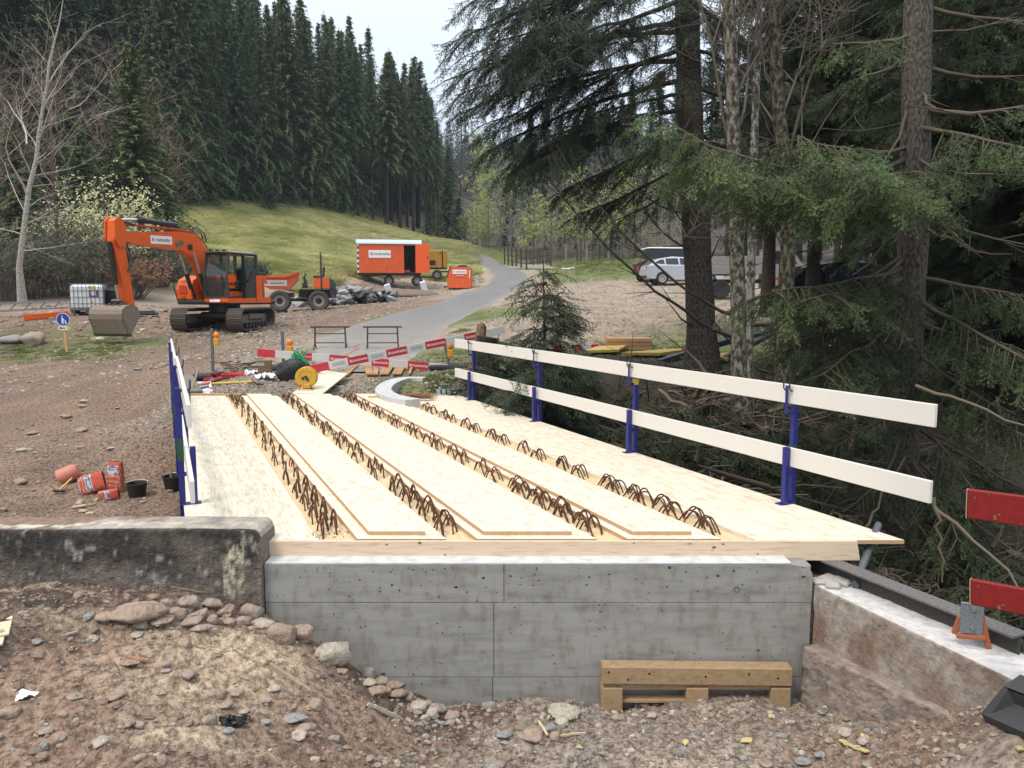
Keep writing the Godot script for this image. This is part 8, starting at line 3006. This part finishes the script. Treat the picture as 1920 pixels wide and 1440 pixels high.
	t = thing("lattice_beam", "grey steel lattice beam lying left of the white tank", "beam", on_ground(0, 588, 29.5, 0.25))
	var e1 := on_ground(128, 578, 31.0, 0.3) - t.position
	b = MB.new()
	b.col = Color(0.30, 0.32, 0.34)
	var back := Vector3(-2.5, 0.0, 0.1)
	b.bar(back + Vector3(0, 0.3, 0), e1 + Vector3(0, 0.28, 0), 0.09, 0.07)
	b.bar(back, e1, 0.09, 0.07)
	put(t, "chord", b, mat("galvanised", Color.WHITE))
	for k in 9:
		b = MB.new()
		b.col = Color(0.27, 0.29, 0.31)
		var q0 := back.lerp(e1, k / 9.0)
		var q1 := back.lerp(e1, (k + 0.5) / 9.0)
		b.bar(q0, q1 + Vector3(0, 0.29, 0), 0.05, 0.05)
		put(t, "brace", b, mat("galvanised", Color.WHITE))
	b = MB.new()
	b.bar(on_ground(44, 592, 29.6, 0.12), on_ground(128, 583, 30.6, 0.12), 0.16, 0.22, Vector3.UP, 0.01)
	solo("orange_beam", "orange painted beam lying in front of the grey lattice beam", "beam", b, mat("orange_paint", Color.WHITE))
	# spoil heap below them
	# mortar bags
	var bagm := mat("bag_paper", Color.WHITE, 0.6, 0.0, T.mottle, Vector3(5, 5, 5), T.relief, 0.8)
	var bg := func(label: String, pos: Vector3, euler: Vector3, size: Vector3, label_band: float) -> void:
		var th := thing("mortar_bag", label, "bag", pos)
		th.rotation = euler
		var m := MB.new()
		# a pillow: rows of a superellipse
		var n := 26
		var mm := 22
		var rows := []
		for i in n + 1:
			var fy := float(i) / n
			var w := pow(sin(PI * clampf(fy * 0.94 + 0.03, 0.0, 1.0)), 0.28)
			var row := []
			for k in mm:
				var a := TAU * k / mm
				var r := 1.0 + wob2.get_noise_3d(fy * 4.0 + pos.x, k * 0.8, pos.z) * 0.12
				row.append(Vector3(signf(cos(a)) * pow(absf(cos(a)), 0.6) * size.x * 0.5 * (0.85 + 0.15 * w) * r, fy * size.y, signf(sin(a)) * pow(absf(sin(a)), 0.8) * size.z * 0.5 * w * r))
			rows.append(row)
		for i in n:
			for k in mm:
				var k2 := (k + 1) % mm
				var fy := (i + 0.5) / n
				var ang := TAU * k / mm
				var pn := wob2.get_noise_2d(fy * 9.0 + pos.x * 3.0, ang * 1.5)
				m.col = Color(0.64, 0.11, 0.06)
				if fy > label_band and fy < label_band + 0.26 and sin(ang) > 0.3 and absf(cos(ang)) < 0.8:
					m.col = Color(0.62, 0.61, 0.62) if pn < 0.12 else Color(0.11, 0.14, 0.34)
				elif pn > 0.2 and fy < 0.62:
					m.col = Color(0.66, 0.42, 0.36)
				elif int(fy * 26.0) % 4 == 1 and fy < 0.6 and sin(ang) > 0.2:
					m.col = Color(0.66, 0.28, 0.2)
				m.face_out([rows[i][k], rows[i][k2], rows[i + 1][k2], rows[i + 1][k]], Vector3(0, size.y * fy, 0))
		put(th, "paper_bag", m, bagm)
	bg.call("red and white paper mortar bag standing upright", on_ground(217, 912, 11.0), Vector3(-0.1, -0.15, 0.04), Vector3(0.23, 0.43, 0.16), 0.62)
	bg.call("red and white paper mortar bag lying flat to the left of the upright one", on_ground(150, 912, 10.95, 0.07), Vector3(-0.25, 0.0, -1.25), Vector3(0.27, 0.36, 0.13), 0.3)
	bg.call("small crumpled red and white mortar bag lying in front of the upright one", on_ground(186, 916, 10.7, 0.05), Vector3(0.1, 0.0, -1.42), Vector3(0.15, 0.28, 0.1), 0.35)
	# buckets
	for a in [[257, 922, 10.75, "black mortar bucket standing empty beside the mortar bags"], [325, 914, 10.9, "black mortar bucket with a stick in it by the left railing"]]:
		t = thing("mortar_bucket", a[3], "bucket", on_ground(a[0], a[1], a[2]))
		b = MB.new()
		b.lathe(Transform3D(), [[0.0, 0.0], [0.105, 0.0], [0.14, 0.19], [0.148, 0.19], [0.148, 0.205], [0.135, 0.205], [0.128, 0.185], [0.097, 0.02], [0.0, 0.02]], 26)
		put(t, "pail", b, mat("black_rubber", lin(0.018, 0.018, 0.018), 0.5))
		b = MB.new()
		var hh := PackedVector3Array()
		var hr := PackedFloat32Array()
		for k in 9:
			hh.append(Vector3(-cos(PI * k / 8.0) * 0.145, 0.2 + sin(PI * k / 8.0) * 0.02, -sin(PI * k / 8.0) * 0.14))
			hr.append(0.004)
		b.tube(hh, hr, 5)
		put(t, "handle", b, mat("galvanised", Color.WHITE))
	b = MB.new()
	b.col = Color(0.3, 0.27, 0.22)
	b.rod(on_ground(325, 914, 10.9, 0.05), on_ground(325, 914, 10.9, 0.25) + Vector3(-0.03, 0, 0), 0.018, 8)
	solo("mixing_stick", "stub of a stick standing in the bucket by the left railing", "stick", b, mat("stick_wood", Color.WHITE))
	# watering can on its side
	t = thing("watering_can", "faded salmon-pink plastic can lying on its side on the soil", "watering can", on_ground(130, 898, 11.3, 0.1))
	t.rotation = Vector3(0.3, 0.5, -1.15)
	b = MB.new()
	b.col = Color(0.60, 0.21, 0.15)
	b.lathe(Transform3D(), [[0.0, -0.14], [0.125, -0.14], [0.13, -0.12], [0.12, 0.08], [0.09, 0.13], [0.05, 0.14], [0.0, 0.14]], 22)
	put(t, "body", b, mat("pink_plastic", Color.WHITE, 0.6, 0.0, T.mottle, Vector3(4, 4, 4)))
	b = MB.new()
	b.col = Color(0.62, 0.2, 0.13)
	b.tube(PackedVector3Array([Vector3(0.06, 0.13, 0), Vector3(0.12, 0.22, 0), Vector3(0.2, 0.14, 0), Vector3(0.17, 0.0, 0), Vector3(0.12, -0.05, 0)]), PackedFloat32Array([0.014, 0.014, 0.014, 0.014, 0.014]), 8)
	put(t, "handle", b, mat("pink_plastic", Color.WHITE))
	# hammer and wood bits
	t = thing("hammer", "hammer with a yellow handle lying before the pink can", "hammer", on_ground(118, 912, 10.9, 0.04))
	b = MB.new()
	b.col = Color(0.6, 0.45, 0.12)
	b.rod(Vector3(-0.02, 0.0, 0.06), Vector3(0.07, 0.13, -0.12), 0.013, 8)
	put(t, "handle", b, mat("tool_paint", Color.WHITE))
	b = MB.new()
	b.col = Color(0.12, 0.12, 0.12)
	b.bar(Vector3(-0.1, -0.01, 0.07), Vector3(0.06, -0.01, 0.07), 0.035, 0.03, Vector3.UP, 0.004)
	put(t, "head", b, mat("dark_hook", Color.WHITE))
	for a in [[148, 938, 10.3, 0.18, 0.3, 0.3, "curved scrap of pale bark left of the two wood scraps"], [155, 946, 10.1, 0.14, 0.3, -0.4, "short pale wood scrap lying on the soil near the old wall"], [168, 949, 10.05, 0.12, 0.2, 0.1, "small pale wood scrap right of the other scraps"]]:
		b = MB.new()
		b.col = Color(0.48, 0.40, 0.30)
		b.box(Transform3D(Basis.from_euler(Vector3(0.1, a[5], 0.1)), Vector3(0, 0.02, 0)), Vector3(a[3], 0.03, 0.05), 0.01)
		solo("wood_scrap", a[6], "wood scrap", b, mat("stick_wood", Color.WHITE), Transform3D(Basis(), on_ground(a[0], a[1], a[2])))

func make_front_clutter() -> void:
	# pallet standing against the abutment
	var pw := mat("pallet_wood", lin(0.36, 0.26, 0.165), 0.85, 0.0, T.wood, Vector3(0.6, 5.0, 5.0))
	stained(pw, Vector3(1.2, 1.2, 1.2))
	var t := thing("wooden_pallet", "worn wooden pallet half sunk in gravel against the concrete wall", "pallet")
	var l := at(1128, 1250, 4.6)
	var r := at(1484, 1254, 4.6)
	var w := r.x - l.x
	t.position = Vector3((l.x + r.x) * 0.5, 0, -4.62)
	var y0 := at(1300, 1248, 4.6).y
	var y1 := at(1300, 1281, 4.6).y
	var b := MB.new()
	b.box(Transform3D(Basis(Vector3.BACK, -0.012), Vector3(0, (y0 + y1) * 0.5, 0)), Vector3(w, y0 - y1, 0.1), 0.006)
	put(t, "top_board", b, pw)
	for q in [[1147, 40], [1306, 42], [1462, 38]]:
		b = MB.new()
		var x := at(q[0], 1300, 4.6).x - t.position.x
		b.bx(x, y1 - 0.12, 0.0, q[1] / FOCAL * 4.75, 0.2, 0.095, 0.005)
		put(t, "block", b, pw)
	b = MB.new()
	b.bx(0, y1 - 0.024, -0.012, w * 0.97, 0.042, 0.07, 0.004)
	put(t, "stringer_board", b, pw)
	b = MB.new()
	b.bx(0, y1 - 0.118, -0.01, w * 0.97, 0.022, 0.07, 0.004)
	put(t, "bottom_board", b, pw)
	b = MB.new()
	b.col = Color(0.09, 0.07, 0.05)
	for q in [[-0.55, 0.03], [-0.3, 0.02], [0.05, 0.0], [0.32, 0.015], [0.5, -0.01], [-0.43, -0.02]]:
		b.lathe(Transform3D(Basis(Vector3.RIGHT, PI / 2), Vector3(q[0], (y0 + y1) * 0.5 + q[1], 0.0495)), [[0.007, 0.0], [0.007, 0.002], [0.0, 0.0025]], 8)
	put(t, "nail", b, mat("dark_hook", Color.WHITE))
	# red barrier boards at the right edge
	var red := mat("worn_red", lin(0.55, 0.55, 0.55), 0.7, 0.0, T.peel, Vector3(1.6, 1.6, 1.6))
	for a in [[1814, 915, 1812, 972, 2010, 942, 3.55, "upper worn red wooden barrier board at the right edge"], [1821, 1083, 1819, 1134, 2010, 1120, 3.42, "lower worn red wooden barrier board at the right edge"]]:
		var p0 := at(a[0], (a[1] + a[3]) * 0.5, a[6])
		var p1 := at(a[4], a[5] + (a[3] - a[1]) * 0.5, a[6] - 0.28)
		var h: float = (a[3] - a[1]) / FOCAL * a[6]
		t = thing("red_board", a[7], "barrier board")
		var x: Vector3 = (p1 - p0).normalized()
		var z: Vector3 = x.cross(Vector3.UP).normalized()
		t.transform = Transform3D(Basis(x, z.cross(x), z), p0)
		b = MB.new()
		var L := (p1 - p0).length() + 0.6
		b.bx(L * 0.5, 0, 0, L, h, 0.026, 0.006)
		put(t, "board", b, red)
		b = MB.new()
		b.col = Color(0.42, 0.30, 0.2)
		b.bx(-0.0012, 0, 0, 0.004, h * 0.98, 0.025)
		put(t, "bare_end", b, mat("stick_wood", Color.WHITE))
	b = MB.new()
	b.col = Color(0.25, 0.26, 0.27)
	b.bar(at(1975, 1350, 3.2), at(1975, 880, 3.3), 0.06, 0.05, Vector3.RIGHT, 0.004)
	solo("barrier_pole", "grey steel pole carrying the red boards just off the right edge", "pole", b, mat("galvanised", Color.WHITE))
	# rubber foot of that barrier
	t = thing("rubber_base", "black rubber barrier foot with a hollow side at the bottom right edge", "barrier foot")
	b = MB.new()
	b.col = Color(0.055, 0.057, 0.062)
	var bl := hit(1851, 1358)
	var ux := (hit(1930, 1394) - bl).normalized()
	var uy := (hit(1912, 1322) - bl).cross(ux).normalized()
	if uy.y < 0:
		uy = -uy
	t.transform = Transform3D(Basis(ux, uy, ux.cross(uy)), bl + uy * 0.012)
	var sgn := -1.0
	for f in [[[0, 0.045, 0], [0.85, 0.045, 0], [0.85, 0.0, 0], [0, 0.0, 0]], [[0, 0.045, 0], [0, 0.045, 0.3], [0, 0, 0.3], [0, 0, 0]], [[0, 0.045, 0], [0.09, 0.145, 0.12], [0.09, 0.145, 0.22], [0, 0.045, 0.3]], [[0.09, 0.145, 0.12], [0.8, 0.145, 0.12], [0.8, 0.145, 0.22], [0.09, 0.145, 0.22]], [[0, 0.045, 0.3], [0.09, 0.145, 0.22], [0.8, 0.145, 0.22], [0.85, 0.045, 0.3]], [[0, 0, 0.3], [0.85, 0, 0.3], [0.85, 0.045, 0.3], [0, 0.045, 0.3]],
			[[0, 0.045, 0], [0.05, 0.05, 0.02], [0.12, 0.14, 0.115], [0.09, 0.145, 0.12]], [[0.05, 0.05, 0.02], [0.4, 0.05, 0.02], [0.4, 0.06, 0.11], [0.12, 0.07, 0.11]], [[0.05, 0.05, 0.02], [0.12, 0.07, 0.11], [0.12, 0.14, 0.115]], [[0.12, 0.07, 0.11], [0.4, 0.06, 0.11], [0.4, 0.14, 0.115], [0.12, 0.14, 0.115]], [[0.4, 0.05, 0.02], [0.46, 0.05, 0.02], [0.46, 0.145, 0.12], [0.4, 0.14, 0.115]], [[0.46, 0.05, 0.02], [0.85, 0.05, 0.02], [0.8, 0.145, 0.12], [0.46, 0.145, 0.12]], [[0, 0.045, 0], [0.85, 0.045, 0], [0.85, 0.05, 0.02], [0.05, 0.05, 0.02]]]:
		var pts := []
		for v in f:
			pts.append(Vector3(v[0], v[1], v[2] * sgn))
		b.face_out(pts, Vector3(0.4, 0.0, 0.16 * sgn))
	put(t, "foot", b, mat("rubber", Color.WHITE))
	# scraps: [px, py, depth-free], each laid on the ground
	b = MB.new()
	var sm := mat("stick_wood", Color.WHITE)
	t = thing("plywood_offcuts", "stack of pale plywood offcuts lying at the left edge", "plywood", hit(2, 1215) + Vector3(-0.12, 0.03, 0), 0.5)
	for k in 3:
		b = MB.new()
		b.col = Color(0.66, 0.57, 0.43)
		b.bx(-0.05 + k * 0.02, 0.012 * k, -0.05 * k, 0.3, 0.01, 0.42 - k * 0.08, 0.001)
		put(t, "sheet", b, sm)
	for a in [[446, 1143, 484, 1118, 0.05, 0.012, Color(0.50, 0.42, 0.29), "pale slip of wood leaning on the stones beside the new wall", 0.03, 0.08], [1576, 1392, 1626, 1416, 0.045, 0.006, Color(0.56, 0.47, 0.24), "long curled strip of pale yellow bark on the gravel", 0.01, 0.02], [1050, 1382, 1098, 1379, 0.012, 0.01, Color(0.52, 0.43, 0.29), "thin pale splinter of wood on the gravel below the wall", 0.01, 0.015], [1010, 1358, 1026, 1384, 0.018, 0.008, Color(0.55, 0.48, 0.33), "curved pale splinter beside a round brown stone", 0.02, 0.02], [322, 1112, 420, 1128, 0.008, 0.008, Color(0.42, 0.31, 0.2), "thin straight stick lying along the foot of the old wall", 0.04, 0.04], [214, 1248, 228, 1274, 0.006, 0.006, Color(0.12, 0.09, 0.07), "thin dark twig on the mound", 0.02, 0.02], [240, 1240, 278, 1244, 0.03, 0.01, Color(0.36, 0.2, 0.12), "rusty brown splinter of wood on the mound", 0.02, 0.02], [116, 1200, 146, 1190, 0.02, 0.01, Color(0.34, 0.29, 0.25), "grey splinter of wood on the left of the mound", 0.02, 0.02], [505, 1253, 578, 1300, 0.03, 0.03, Color(0.36, 0.29, 0.24), "weathered branch half buried on the slope of the mound", 0.02, 0.01], [690, 1325, 750, 1352, 0.022, 0.018, Color(0.48, 0.43, 0.38), "pale peeled root on the slope by the wall", 0.02, 0.02], [1530, 1366, 1533, 1386, 0.006, 0.006, Color(0.24, 0.13, 0.09), "short reddish twig standing up from the gravel", 0.05, 0.0]]:
		b = MB.new()
		b.col = a[6]
		var p0 := hit(a[0], a[1]) + Vector3(0, a[8], 0)
		var p1 := hit(a[2], a[3]) + Vector3(0, a[9], 0)
		if p0.distance_to(p1) > 0.8:
			p1 = p0 + (p1 - p0).normalized() * 0.5
		for k in 5:
			var q0 := p0.lerp(p1, k / 5.0) + jig3(0.004)
			b.bar(q0, p0.lerp(p1, (k + 1.05) / 5.0), a[4] * (1.0 - 0.5 * absf(k / 2.0 - 1.0) * 0.6), a[5])
		solo("wood_splinter", a[7], "wood scrap", b, sm)
	for a in [[1444, 1347, 0.03, "first small yellow chip left of the curled bark strip"], [1245, 1340, 0.035, "bright yellow chip near the left block of the pallet"], [1400, 1393, 0.05, "ragged pale yellow chip in the middle of the gravel"], [1620, 1386, 0.04, "whitish wedge-shaped chip right of the curled strip"], [1435, 1434, 0.04, "yellow chip at the bottom edge of the picture"], [1910, 1409, 0.04, "yellow chip near the rubber foot"], [1085, 1405, 0.03, "pale chip low on the gravel in the middle"], [1285, 1396, 0.04, "pale straw-coloured chip right of the splinter"]]:
		b = MB.new()
		b.col = Color(0.52, 0.44, 0.22)
		var ring := []
		for m in 6:
			ring.append(Vector3(cos(TAU * m / 6) * a[2] * 0.7 * rng.randf_range(0.6, 1.3), rng.randf_range(0.0, 0.01), -sin(TAU * m / 6) * a[2] * 0.5 * rng.randf_range(0.6, 1.3)))
		b.face(ring)
		b.face_out(ring.map(func(v: Vector3) -> Vector3: return v + Vector3.DOWN * 0.006), Vector3.UP)
		solo("wood_chip", a[3], "wood chip", b, sm, Transform3D(Basis(Vector3.UP, rng.randf() * 3), hit(a[0], a[1]) + Vector3(0, 0.012, 0)))
	b = tinted(loose_sheet(0.1, 0.07, 5, 0.05), Color(0.78, 0.78, 0.78))
	solo("paper_scrap", "crumpled white scrap of paper on the left of the mound", "paper", b, mat("sack", Color.WHITE), Transform3D(Basis(Vector3.UP, 0.3), hit(50, 1310) + Vector3(0, 0.01, 0)))
	b = tinted(loose_sheet(0.2, 0.08, 9, 0.09), Color(0.02, 0.022, 0.025))
	solo("black_rag", "torn black plastic rag on the mound", "plastic film", b, mat("bag_film", Color.WHITE), Transform3D(Basis(Vector3.UP, 0.25), hit(432, 1359) + Vector3(0, 0.01, 0)))
